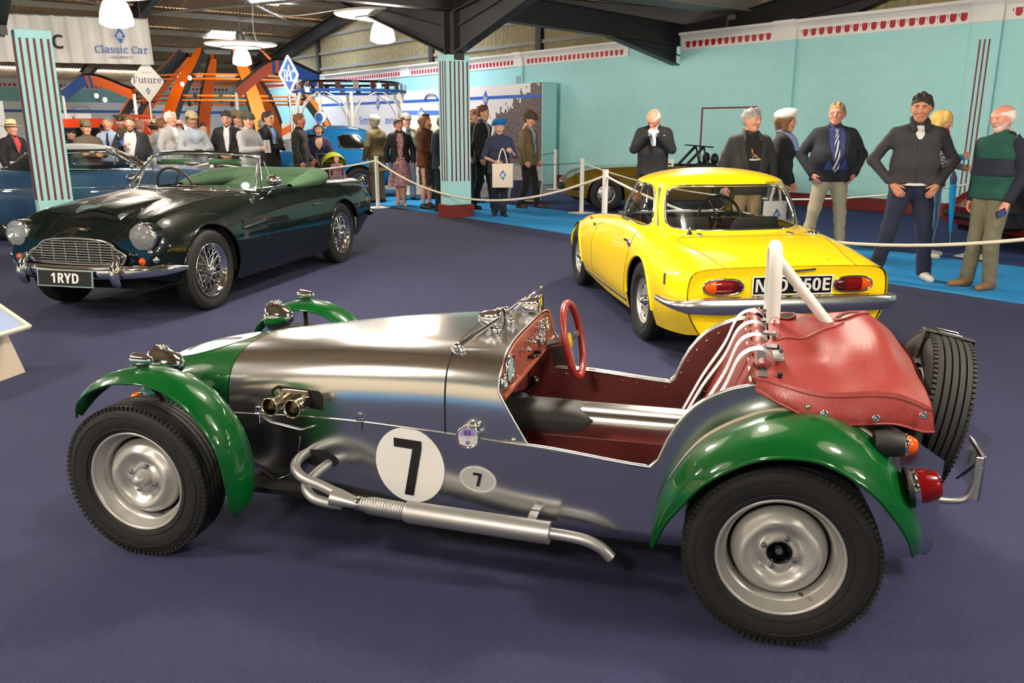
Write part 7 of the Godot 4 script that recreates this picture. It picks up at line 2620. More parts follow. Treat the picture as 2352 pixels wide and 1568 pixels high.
func build_far_cars() -> void:
	# slate blue convertible with its hood up, behind the left pillar
	var car := thing("blue_convertible", "slate blue touring car with dark fabric hood raised, behind the left pillar", "car", frame(-7.18, -12.2, 0.94, -0.34))
	var bl: Material = M["blue_slate"]
	var arches := [[2.6, 0.345, 0.385]] # the rear wheels hide behind spats
	var open := func(s: float) -> float:
		var u := absf((s - 0.88) / 0.85)
		return 0.0 if u >= 1.0 else 0.6 * pow(1.0 - pow(u, 7.0), 1.0 / 7.0)
	var sh := shell(CONV, open, arches, 0.1)
	put("body", sh["shell"], bl, car)
	wheel_wells(car, arches, 0.79)
	put("underbody", MB.new().box(V(1.2, 0.3, 0), V(4.2, 0.2, 1.1)).box(V(1.3, 0.26, 0), V(1.7, 0.14, 1.5)), M["void"], car)
	put("tail_panel", end_cap(CONV, -1.02, -1.02, 1.0), bl, car)
	put("nose_panel", end_cap(CONV, 3.23, 3.23, 1.0), bl, car)
	plain_wheels(car, [0.0, 2.6], 0.70, 0.345, 0.21, M["chrome"])
	build_cabin(car, [1.86, 1.32, -0.12, 0.28, 0.69, 0.56, 0.93, 1.22, 0.07], [[PI * 0.22, PI * 0.53, 0.03, 0.86, "side_window"], [PI * 1.47, PI * 1.78, 0.03, 0.86, "side_window"], [-PI * 0.19, PI * 0.19, 0.03, 0.94, "windscreen"], [PI * 0.86, PI * 1.14, 0.3, 0.8, "rear_window"]], M["canvas_black"], cloth(rgb(120, 122, 124), 0.95), M["glass_grey"], M["chrome"], 120, 14)
	for sg in [-1.0, 1.0]:
		put("door_gap", MB.new().tube(on_side(CONV, [W(1.66, 0.92), W(1.7, 0.4), W(0.55, 0.3), W(0.5, 0.5), W(0.55, 0.91)], sg, 0.0), 0.003, 5), M["void"], car)
		put("side_strip", MB.new().tube(on_side(CONV, [W(-0.9, 0.70), W(2.2, 0.70)], sg, 0.002), 0.008, 6), M["chrome"], car)
		put("door_handle", MB.new().bar(V(0.64, 0.83, sg * (side_w(CONV, 0.64, 0.83) + 0.012)), V(0.84, 0.83, sg * (side_w(CONV, 0.84, 0.83) + 0.012)), 0.016, 0.018, V(0, 1, 0), 0.006), M["chrome"], car)
		put("front_post", MB.new().tube(P3([cab([1.86, 1.32, -0.12, 0.28, 0.69, 0.56, 0.93, 1.22, 0.07], sg * PI * 0.2, 0.0), cab([1.86, 1.32, -0.12, 0.28, 0.69, 0.56, 0.93, 1.22, 0.07], sg * PI * 0.2, 1.0)]), 0.022, 8), M["chrome"], car)
		put("tail_lamp", MB.new().ball(V(-0.99, 0.62, sg * 0.6), V(0.03, 0.05, 0.04), 12, 8), M["lens_red"], car)
		put("wing_mirror", MB.new().ball(V(1.6, 0.98, sg * 0.79), V(0.03, 0.04, 0.06), 12, 8).tube(P3([V(1.62, 0.9, sg * 0.72), V(1.6, 0.96, sg * 0.78)]), 0.008, 6), M["chrome"], car)
	interior_box(car, 0.06, 1.72, 0.60, 0.3, 0.9, M["leather_black"])
	put("rear_bumper", MB.new().tube(smooth([V(-0.8, 0.48, 0.78), V(-1.05, 0.48, 0.6), V(-1.1, 0.48, 0.0), V(-1.05, 0.48, -0.6), V(-0.8, 0.48, -0.78)], 5), 0.045, 10), M["chrome"], car)

	# bright blue bulbous car among the crowd
	car = thing("blue_saloon", "bright blue rounded vintage saloon behind the woman with the pushchair", "car", frame(-3.4, -19.3, -1.0, 0.06))
	bl = M["blue_bright"]
	arches = [[0.0, 0.34, 0.37], [2.35, 0.34, 0.37]]
	var none := func(_s: float) -> float: return 0.0
	sh = shell(BULB, none, arches, 0.1)
	put("body", sh["shell"], bl, car)
	wheel_wells(car, arches, 0.74)
	put("underbody", MB.new().box(V(0.9, 0.34, 0), V(3.6, 0.16, 1.2)), M["void"], car)
	put("nose_panel", end_cap(BULB, 3.0, 3.0, 1.0), bl, car)
	put("tail_panel", end_cap(BULB, -0.85, -0.85, 1.0), bl, car)
	plain_wheels(car, [0.0, 2.35], 0.66, 0.34, 0.2, M["chrome"])
	build_cabin(car, [1.72, 1.32, -0.5, -0.15, 0.62, 0.52, 0.98, 1.42, 0.13], [[PI * 0.22, PI * 0.46, 0.1, 0.88, "side_window"], [PI * 1.54, PI * 1.78, 0.1, 0.88, "side_window"], [PI * 0.52, PI * 0.70, 0.16, 0.85, "side_window"], [PI * 1.30, PI * 1.48, 0.16, 0.85, "side_window"], [-PI * 0.18, PI * 0.18, 0.1, 0.9, "windscreen"], [PI * 0.84, PI * 1.16, 0.25, 0.8, "rear_window"]], bl, bl, M["black_gloss"], M["chrome"], 120, 14)
	put("grille", MB.new().ball(V(2.98, 0.62, 0), V(0.1, 0.2, 0.16), 18, 10), tone(rgb(214, 206, 178), 0.4), car)
	for sg in [-1.0, 1.0]:
		put("headlamp", MB.new().ball(V(2.74, 0.78, sg * 0.55), V(0.1, 0.09, 0.09), 16, 10), M["chrome"], car)
	var sb := put("screen_banner", MB.new().box(V(0, 0, 0), V(0.8, 0.16, 0.01)), tone(rgb(214, 44, 32), 0.5), car, Transform3D(Basis(V(0, 0, -1), V(0, 1, 0), V(1, 0, 0)) * Basis(V(0, 0, 1), 0.22) * Basis(V(0, 1, 0), 0.5), V(1.72, 1.16, 0.42)))
	put("banner_lettering", text("Wells", 0.08, 0.004, "Droid Serif", true, true), M["white"], sb, at(0, 0, 0.008))
	var rs := put("roof_sign", MB.new().lathe(P2([W(0.0001, -0.05), W(0.13, -0.05), W(0.13, 0.05), W(0.0001, 0.05)]), 24), M["white"], car, along(V(0.9, 1.72, 0.0), V(0.5, 0, -1)))
	put("sign_disc", MB.new().lathe(P2([W(0.0001, 0.056), W(0.1, 0.056)]), 24), M["rac_blue"], rs)

	# olive open sports car by the wall
	car = thing("olive_roadster", "olive gold open roadster parked by the turquoise wall behind the coupe", "car", frame(4.02, -16.4, -1.0, 0.04))
	low_car(car, M["olive_gloss"], M["black"], 0.0, 1.3)
	plain_wheels(car, [0.0, 2.3], 0.68, 0.31, 0.185, M["steel_grey"])
	for w in [-0.3, 0.3]:
		put("head_restraint", MB.new().ball(V(0.18, 0.93, w), V(0.07, 0.11, 0.13), 14, 10), M["leather_black"], car)
		put("seat_back", MB.new().box(V(0.26, 0.66, w), V(0.14, 0.4, 0.42), 0.05), M["leather_black"], car)
	put("rear_wing", MB.new().box(V(0.42, 1.165, 0), V(0.34, 0.025, 0.9), 0.008, Basis(V(0, 0, 1), 0.08)), M["black"], car)
	for w in [-0.3, 0.3]:
		put("wing_strut", MB.new().bar(V(0.4, 1.16, w), V(0.75, 0.78, w), 0.02, 0.05).bar(V(0.4, 1.16, w), V(0.3, 0.78, w), 0.016, 0.03), M["black"], car)
	put("windscreen", MB.new().box(V(1.42, 0.88, 0), V(0.012, 0.2, 1.1), 0, Basis(V(0, 0, 1), 0.9)), M["glass_grey"], car)

	# dark car cut off by the right edge
	car = thing("dark_red_sports_car", "dark red and black sports car cut off by the right edge", "car", frame(8.9, -10.75, -1.0, 0.02))
	low_car(car, M["red_dark"], M["black"], 0.1, 1.3)
	put("side_skirt", MB.new().box(V(1.15, 0.36, -0.775), V(1.55, 0.24, 0.02), 0.008), M["black"], car)
	put("nose_guard", MB.new().box(V(2.9, 0.42, -0.3), V(0.3, 0.2, 0.9), 0.03), M["black"], car)
	plain_wheels(car, [0.0, 2.3], 0.69, 0.31, 0.2, M["steel_grey"])
	put("windscreen", MB.new().box(V(1.4, 0.95, 0), V(0.012, 0.36, 1.2), 0, Basis(V(0, 0, 1), 0.9)), M["glass_grey"], car)

	# orange rescue van among the arches
	car = thing("orange_van", "orange rescue van with amber roof beacons behind the crowd", "van", frame(-9.2, -20.55, 0.97, 0.22))
	var prof := smooth2([W(-1.9, 0.3), W(-1.95, 0.9), W(-1.85, 1.5), W(-1.6, 1.68), W(0.6, 1.7), W(0.95, 1.6), W(1.45, 1.08), W(1.95, 0.98), W(2.05, 0.7), W(2.0, 0.3)], 4)
	var vb := MB.new().prism(prof, -0.8, 0.8, 0.0)
	put("body", vb, M["orange_gloss"], car)
	for sg in [-1.0, 1.0]:
		put("side_window", MB.new().prism(P2([W(0.3, 1.1), W(1.15, 1.1), W(0.8, 1.5), W(0.3, 1.5)]), sg * 0.79, sg * 0.806), M["black_gloss"], car)
		put("side_window", MB.new().prism(P2([W(-1.5, 1.1), W(0.15, 1.1), W(0.15, 1.5), W(-1.5, 1.5)]), sg * 0.79, sg * 0.806), M["black_gloss"], car)
		put("side_flash", MB.new().box(V(-0.2, 0.75, sg * 0.803), V(3.4, 0.16, 0.01)), M["white"], car)
	put("windscreen", MB.new().box(V(1.21, 1.36, 0), V(0.02, 0.6, 1.4), 0, Basis(V(0, 0, 1), 0.76)), M["black_gloss"], car)
	put("beacon_bar", MB.new().box(V(0.3, 1.76, 0), V(0.16, 0.08, 1.1), 0.03), M["lens_amber"], car)
	plain_wheels(car, [-1.2, 1.3], 0.72, 0.33, 0.2, M["steel_grey"])
	var st := thing("striped_post", "orange and white striped panel beside the ring canopy", "panel", at(-5.35, 0, -20.4))
	put("panel", MB.new().box(V(0, 0.8, 0), V(0.3, 1.6, 0.04), 0.01), M["white"], st)
	for k in 4:
		put("stripe", MB.new().prism(P2([W(-0.15, 0.1 + k * 0.4), W(0.15, 0.25 + k * 0.4), W(0.15, 0.42 + k * 0.4), W(-0.15, 0.27 + k * 0.4)]), 0.02, 0.026), M["orange"], st)

# ---------------------------------------------------------------- people: smooth fields meshed as surface nets
# a primitive is [a, b, radius a, radius b, blend, flatness in z, cut]: cut true takes it away
func field_at(pr: Array, q: Vector3) -> float:
	var f := 1.0
	for e in pr:
		var a: Vector3 = e[0]
		var ab: Vector3 = e[1] - a
		var pa := q - a
		if e[5] != 1.0:
			pa.z /= e[5]
			ab.z /= e[5]
		var t := clampf(pa.dot(ab) / maxf(ab.length_squared(), 1e-8), 0.0, 1.0)
		var d: float = (pa - ab * t).length() - lerpf(e[2], e[3], t)
		var k: float = e[4]
		if e[6]:
			d = -d
			var h := maxf(k - absf(f - d), 0.0) / k
			f = maxf(f, d) + h * h * k * 0.25
		else:
			var h := maxf(k - absf(f - d), 0.0) / k
			f = minf(f, d) - h * h * k * 0.25
	return f

func nets(pr: Array, cell: float, lo_y := -100.0, hi_y := 100.0, fold := 0.0) -> MB:
	var mn := V(1e9, 1e9, 1e9)
	var mx := -mn
	for e in pr:
		if e[6]:
			continue
		var r: float = maxf(e[2], e[3]) + 0.02
		mn = mn.min(e[0] - V(r, r, r)).min(e[1] - V(r, r, r))
		mx = mx.max(e[0] + V(r, r, r)).max(e[1] + V(r, r, r))
	mn -= V(cell, cell, cell) * 2
	var nx := int((mx.x - mn.x) / cell) + 4
	var ny := int((mx.y - mn.y) / cell) + 4
	var nz := int((mx.z - mn.z) / cell) + 4
	var f := PackedFloat32Array()
	f.resize(nx * ny * nz)
	f.fill(1.0)
	for e in pr:
		var a: Vector3 = e[0]
		var b: Vector3 = e[1]
		var ra: float = e[2]
		var dr: float = e[3] - ra
		var k: float = e[4]
		var iz: float = 1.0 / e[5]
		var cut: bool = e[6]
		var m: float = maxf(ra, ra + dr) + k + cell * 2
		var l := (a.min(b) - V(m, m, m) - mn) / cell
		var h := (a.max(b) + V(m, m, m) - mn) / cell
		var x0 := maxi(0, int(l.x))
		var x1 := mini(nx - 1, int(h.x) + 1)
		var y0 := maxi(0, int(l.y))
		var y1 := mini(ny - 1, int(h.y) + 1)
		var z0 := maxi(0, int(l.z))
		var z1 := mini(nz - 1, int(h.z) + 1)
		var ab := b - a
		ab.z *= iz
		var inv := 1.0 / maxf(ab.length_squared(), 1e-8)
		var lim := k + cell * 2.5
		for z in range(z0, z1 + 1):
			for y in range(y0, y1 + 1):
				var i := (z * ny + y) * nx + x0
				var pa := V(mn.x + x0 * cell, mn.y + y * cell, mn.z + z * cell) - a
				pa.z *= iz
				for x in range(x0, x1 + 1):
					var t := clampf(pa.dot(ab) * inv, 0.0, 1.0)
					var d := (pa - ab * t).length() - ra - dr * t
					pa.x += cell
					if d < lim:
						var c := f[i]
						if cut:
							d = -d
							var g := maxf(k - absf(c - d), 0.0) / k
							f[i] = maxf(c, d) + g * g * k * 0.25
						else:
							var g := maxf(k - absf(c - d), 0.0) / k
							f[i] = minf(c, d) - g * g * k * 0.25
					i += 1
	if lo_y > -99.0 or hi_y < 99.0:
		for y in ny:
			var py := mn.y + y * cell
			var c := maxf(lo_y - py, py - hi_y)
			if c > -cell * 2:
				for z in nz:
					var i := (z * ny + y) * nx
					for x in nx:
						if f[i] < c:
							f[i] = c
						i += 1
	# crossings gather into one vertex per cell
	var vert := {}
	var pos := PackedVector3Array()
	var cnt := PackedFloat32Array()
	var quads := PackedInt32Array()
	var st := PackedInt32Array([1, nx, nx * ny])
	var dirs := [V(1, 0, 0), V(0, 1, 0), V(0, 0, 1)]
	var deep := -cell * 3.0
	for z in range(1, nz - 1):
		for y in range(1, ny - 1):
			var i := (z * ny + y) * nx
			for x in range(1, nx - 1):
				var c := f[i + x]
				if c >= 0.0 or c < deep:
					continue
				for ax in 3:
					for s in 2:
						var j := i + x + (st[ax] if s == 1 else -st[ax])
						var o := f[j]
						if o < 0.0:
							continue
						var u := c / (c - o)
						var p: Vector3 = mn + (V(x, y, z) + dirs[ax] * (u if s == 1 else -u)) * cell
						var lowi := i + x if s == 1 else j # lower end of the edge
						var e1 := st[(ax + 1) % 3]
						var e2 := st[(ax + 2) % 3]
						var ids := [lowi, lowi - e1, lowi - e1 - e2, lowi - e2]
						for cellid in ids:
							var w: int = vert.get(cellid, -1)
							if w < 0:
								w = pos.size()
								vert[cellid] = w
								pos.append(p)
								cnt.append(1.0)
							else:
								pos[w] += p
								cnt[w] += 1.0
							quads.append(w)
						quads.append(s)
	var b := MB.new()
	for k in pos.size():
		var q := pos[k] / cnt[k]
		if fold > 0.0:
			var wv := sin(q.y * 34.0 + q.x * 19.0 + sin(q.z * 17.0) * 2.0) * sin(q.y * 13.0 - q.z * 23.0 + q.x * 9.0)
			q.x += wv * fold
			q.z += wv * fold
		b.v.append(q)
	b.n.resize(pos.size())
	b.t.resize(pos.size())
	b.c.resize(pos.size())
	b.c.fill(Color.WHITE)
	for k in range(0, quads.size(), 5):
		var a := quads[k]
		var c1 := quads[k + 1]
		var c2 := quads[k + 2]
		var c3 := quads[k + 3]
		if quads[k + 4] == 1: # clockwise seen from outside
			var sw := c1
			c1 = c3
			c3 = sw
		var nn := (b.v[c2] - b.v[a]).cross(b.v[c1] - b.v[c3])
		b.n[a] += nn
		b.n[c1] += nn
		b.n[c2] += nn
		b.n[c3] += nn
		b.ix.append_array([a, c1, c2, a, c2, c3])
	for k in b.n.size():
		b.n[k] = b.n[k].normalized()
	return b

func cap(a: Vector3, b: Vector3, ra: float, rb: float, k := 0.03, fl := 1.0, cut := false) -> Array:
	return [a, b, ra, rb, k, fl, cut]

var T := {} # templates

func head_template(cell: float, woman: bool) -> MB:
	var key := "head%s%s" % [cell, woman]
	if T.has(key):
		return T[key]
	var j := 0.9 if woman else 1.0
	var pr := [cap(V(0, 0.034, -0.022), V(0, 0.03, 0.012), 0.084, 0.078, 0.03, 1.1), cap(V(0, 0.0, 0.03), V(0, -0.065, 0.036), 0.064 * j, 0.046 * j), cap(V(0, -0.092, 0.052), V(0, -0.09, 0.05), 0.026, 0.026)]
	for s in [-1.0, 1.0]:
		pr.append(cap(V(s * 0.05 * j, -0.025, -0.005), V(s * 0.02, -0.086, 0.042), 0.03, 0.023, 0.02))
		pr.append(cap(V(s * 0.036, -0.022, 0.058), V(s * 0.036, -0.02, 0.056), 0.026, 0.026, 0.02))
	pr.append(cap(V(-0.034, 0.031, 0.074), V(0.034, 0.031, 0.074), 0.016, 0.016, 0.015))
	for s in [-1.0, 1.0]:
		pr.append(cap(V(s * 0.032, 0.01, 0.104), V(s * 0.033, 0.01, 0.104), 0.017, 0.017, 0.012, 1.0, true))
	pr.append(cap(V(0, 0.018, 0.086), V(0, -0.022, 0.108), 0.009, 0.013, 0.012))
	for s in [-1.0, 1.0]:
		pr.append(cap(V(s * 0.011, -0.026, 0.096), V(s * 0.01, -0.026, 0.095), 0.009, 0.009, 0.006))
		pr.append(cap(V(s * 0.08, 0.02, -0.012), V(s * 0.076, -0.026, -0.002), 0.014, 0.009, 0.006))
	pr.append(cap(V(-0.018, -0.05, 0.085), V(0.018, -0.05, 0.085), 0.0075, 0.0075, 0.008))
	pr.append(cap(V(-0.013, -0.062, 0.083), V(0.013, -0.062, 0.083), 0.0085, 0.0085, 0.008))
	pr.append(cap(V(0, -0.04, -0.022), V(0, -0.2, -0.04), 0.05 * j, 0.055 * j, 0.03))
	T[key] = nets(pr, cell)
	return T[key]

func hand_template(curl: float, cell: float) -> MB: # wrist at the origin, fingers down, palm towards -x, thumb forward (+z)
	var key := "hand%s%s" % [curl, cell]
	if T.has(key):
		return T[key]
	var pr := [cap(V(0, 0.01, 0), V(0, -0.03, 0), 0.024, 0.026, 0.02), cap(V(0, -0.035, 0.012), V(0, -0.085, 0.02), 0.019, 0.016, 0.02), cap(V(0, -0.035, -0.012), V(0, -0.08, -0.022), 0.019, 0.015, 0.02)]
	var ln := [0.072, 0.08, 0.075, 0.058]
	for k in 4:
		var z := 0.03 - k * 0.02
		var o := V(0, -0.088 + absf(k - 1.3) * 0.004, z)
		var a1 := curl * 0.9
		var a2 := curl * 2.0
		var m: Vector3 = o + V(-sin(a1), -cos(a1), 0) * ln[k] * 0.52
		var e: Vector3 = m + V(-sin(a2), -cos(a2), 0) * ln[k] * 0.5
		pr.append(cap(o, m, 0.0095, 0.0088, 0.006))
		pr.append(cap(m, e, 0.0088, 0.0075, 0.004))
	var tk := V(-0.018, -0.062, 0.045)
	pr.append(cap(V(0, -0.028, 0.02), tk, 0.014, 0.011, 0.012))
	pr.append(cap(tk, tk + V(-0.012, -0.036, 0.002 + 0.012 * (1.0 - curl)), 0.0105, 0.0085, 0.004))
	T[key] = nets(pr, cell)
	return T[key]

func hair_template(style: String, cell: float) -> ArrayMesh:
	var key := "hair%s%s" % [style, cell]
	if T.has(key):
		return T[key]
	var pr := [cap(V(0, 0.042, -0.028), V(0, 0.042, 0.008), 0.0875, 0.081, 0.02, 1.1), cap(V(-0.036, 0.0, -0.035), V(0.036, 0.0, -0.035), 0.058, 0.058, 0.03)]
	if style == "long" or style == "bob":
		var dn := -0.16 if style == "long" else -0.09
		for s in [-1.0, 1.0]:
			pr.append(cap(V(s * 0.07, 0.04, -0.02), V(s * 0.082, dn, -0.012), 0.034, 0.03, 0.03))
			pr.append(cap(V(s * 0.05, 0.1, 0.02), V(s * 0.075, 0.03, 0.035), 0.03, 0.024, 0.03))
		pr.append(cap(V(-0.03, 0.02, -0.08), V(0.03, dn, -0.07), 0.06, 0.05, 0.03))
	if style == "bun":
		pr.append(cap(V(0, 0.0, -0.12), V(0, -0.02, -0.12), 0.04, 0.035, 0.02))
	if style == "short" or style == "receding":
		for q in [[-0.03, 0.118, 0.03], [0.02, 0.125, 0.035], [0.05, 0.105, 0.02], [-0.055, 0.1, 0.01], [0.0, 0.128, -0.02], [0.055, 0.09, -0.04], [-0.05, 0.1, -0.05], [0.01, 0.1, -0.1]]:
			pr.append(cap(V(q[0], q[1], q[2]), V(q[0] * 1.25, q[1] - 0.012, q[2] + 0.028), 0.022, 0.014, 0.012))
	if style == "curly":
		for k in 14:
			var a := TAU * k / 14
			pr.append(cap(V(cos(a) * 0.085, 0.02 + 0.05 * sin(a * 3.0), sin(a) * 0.07 - 0.05), V(cos(a) * 0.09, -0.03, sin(a) * 0.075 - 0.05), 0.03, 0.03, 0.01))
	pr.append(cap(V(0, -0.012, 0.128), V(0, -0.06, 0.09), 0.088, 0.092, 0.01, 1.0, true))
	pr.append(cap(V(0, -0.17, 0.02), V(0, -0.2, 0.0), 0.085, 0.08, 0.02, 1.0, true) if style != "long" and style != "bob" and style != "curly" else cap(V(0, -0.13, 0.08), V(0, -0.2, 0.06), 0.06, 0.06, 0.02, 1.0, true))
	if style == "bald":
		pr.append(cap(V(0, 0.16, 0.03), V(0, 0.16, -0.02), 0.115, 0.115, 0.01, 1.0, true))
	if style == "receding":
		pr.append(cap(V(0, 0.13, 0.12), V(0, 0.13, 0.1), 0.085, 0.08, 0.02, 1.0, true))
	for s in [-1.0, 1.0]: # room for the ears
		if style == "short" or style == "bald" or style == "receding":
			pr.append(cap(V(s * 0.1, -0.01, 0.02), V(s * 0.1, -0.04, 0.02), 0.034, 0.04, 0.01, 1.0, true))
	T[key] = nets(pr, cell, -100, 100, 0.003).mesh()
	return T[key]

func add_hat(o: Node, kind: String, c: Color, hx: Transform3D, band := Color.BLACK) -> void:
	var m := cloth(c, 0.95)
	if kind == "flat_cap":
		put("hat", nets([cap(V(0, 0.085, -0.03), V(0, 0.078, 0.03), 0.1, 0.09, 0.03, 1.2), cap(V(0, 0.0, 0.0), V(0, -0.05, 0.01), 0.11, 0.13, 0.02, 1.2, true), cap(V(-0.05, 0.052, 0.10), V(0.05, 0.052, 0.10), 0.018, 0.018, 0.02, 2.2)], 0.012), m, o, hx)
	elif kind == "beret":
		var b := Basis(V(0, 0, 1), 0.18) * Basis(V(1, 0, 0), -0.16)
		put("hat", MB.new().ball(V(0.0, 0.095, -0.015), V(0.135, 0.06, 0.135), 24, 12, b).tube(ring(0.094, 28, V(0, 0.062, -0.008)), 0.012, 8, false, true), m, o, hx)
	elif kind == "brim_hat":
		put("hat", MB.new().lathe(P2([W(0.0001, 0.165), W(0.05, 0.172), W(0.08, 0.15), W(0.094, 0.06), W(0.15, 0.048), W(0.165, 0.056), W(0.15, 0.042), W(0.09, 0.05)]), 28), m, o, hx * at(0, 0, -0.01))
		put("hat_band", MB.new().lathe(P2([W(0.0945, 0.085), W(0.0965, 0.065)]), 28), cloth(band), o, hx * at(0, 0, -0.01))
	elif kind == "peaked_cap":
		put("hat", MB.new().lathe(P2([W(0.0001, 0.135), W(0.1, 0.14), W(0.135, 0.125), W(0.095, 0.09), W(0.093, 0.05)]), 28), m, o, hx * at(0, 0, -0.01))
		put("hat_peak", MB.new().ball(V(0, 0.05, 0.085), V(0.075, 0.01, 0.055), 18, 6, Basis(V(1, 0, 0), 0.35)), M["black_gloss"], o, hx)
	elif kind == "turban":
		put("hat", nets([cap(V(0, 0.06, -0.04), V(0, 0.06, 0.0), 0.1, 0.094, 0.02), cap(V(-0.02, 0.13, 0.05), V(0.02, 0.15, 0.05), 0.03, 0.02, 0.02), cap(V(-0.09, 0.06, -0.03), V(0.04, 0.13, 0.04), 0.03, 0.025, 0.015), cap(V(0, -0.04, 0.1), V(0, -0.06, 0.08), 0.09, 0.1, 0.01, 1.0, true)], 0.012), m, o, hx)
	elif kind == "fascinator":
		put("hat", MB.new().ball(V(0.0, 0.125, 0.01), V(0.075, 0.03, 0.07), 18, 8).tube(smooth([V(0, 0.14, 0), V(0.03, 0.19, -0.03), V(0.06, 0.2, -0.08)], 4), 0.008, 6), m, o, hx)

# patch on the front of a garment: for each height the x range; sits a little proud of the cloth
func front_patch(pr: Array, ys: Array, lift: float, per := 7) -> MB: # ys: [[y, x0, x1], ...]
	var rows := []
	for i in ys.size() - 1:
		for s in 4:
			var t := s / 4.0
			if s == 3 and i == ys.size() - 2:
				t = 1.0
			var y := lerpf(ys[i][0], ys[i + 1][0], t)
			var a := lerpf(ys[i][1], ys[i + 1][1], t)
			var e := lerpf(ys[i][2], ys[i + 1][2], t)
			var row := PackedVector3Array()
			for k in per:
				var x := lerpf(a, e, float(k) / (per - 1))
				var z0 := 0.0
				var z1 := 0.45
				for it in 14:
					var zm := (z0 + z1) / 2
					if field_at(pr, V(x, y, zm)) < 0.0:
						z0 = zm
					else:
						z1 = zm
				row.append(V(x, y, z0 + lift))
			rows.append(row)
	return MB.new().grid(rows)

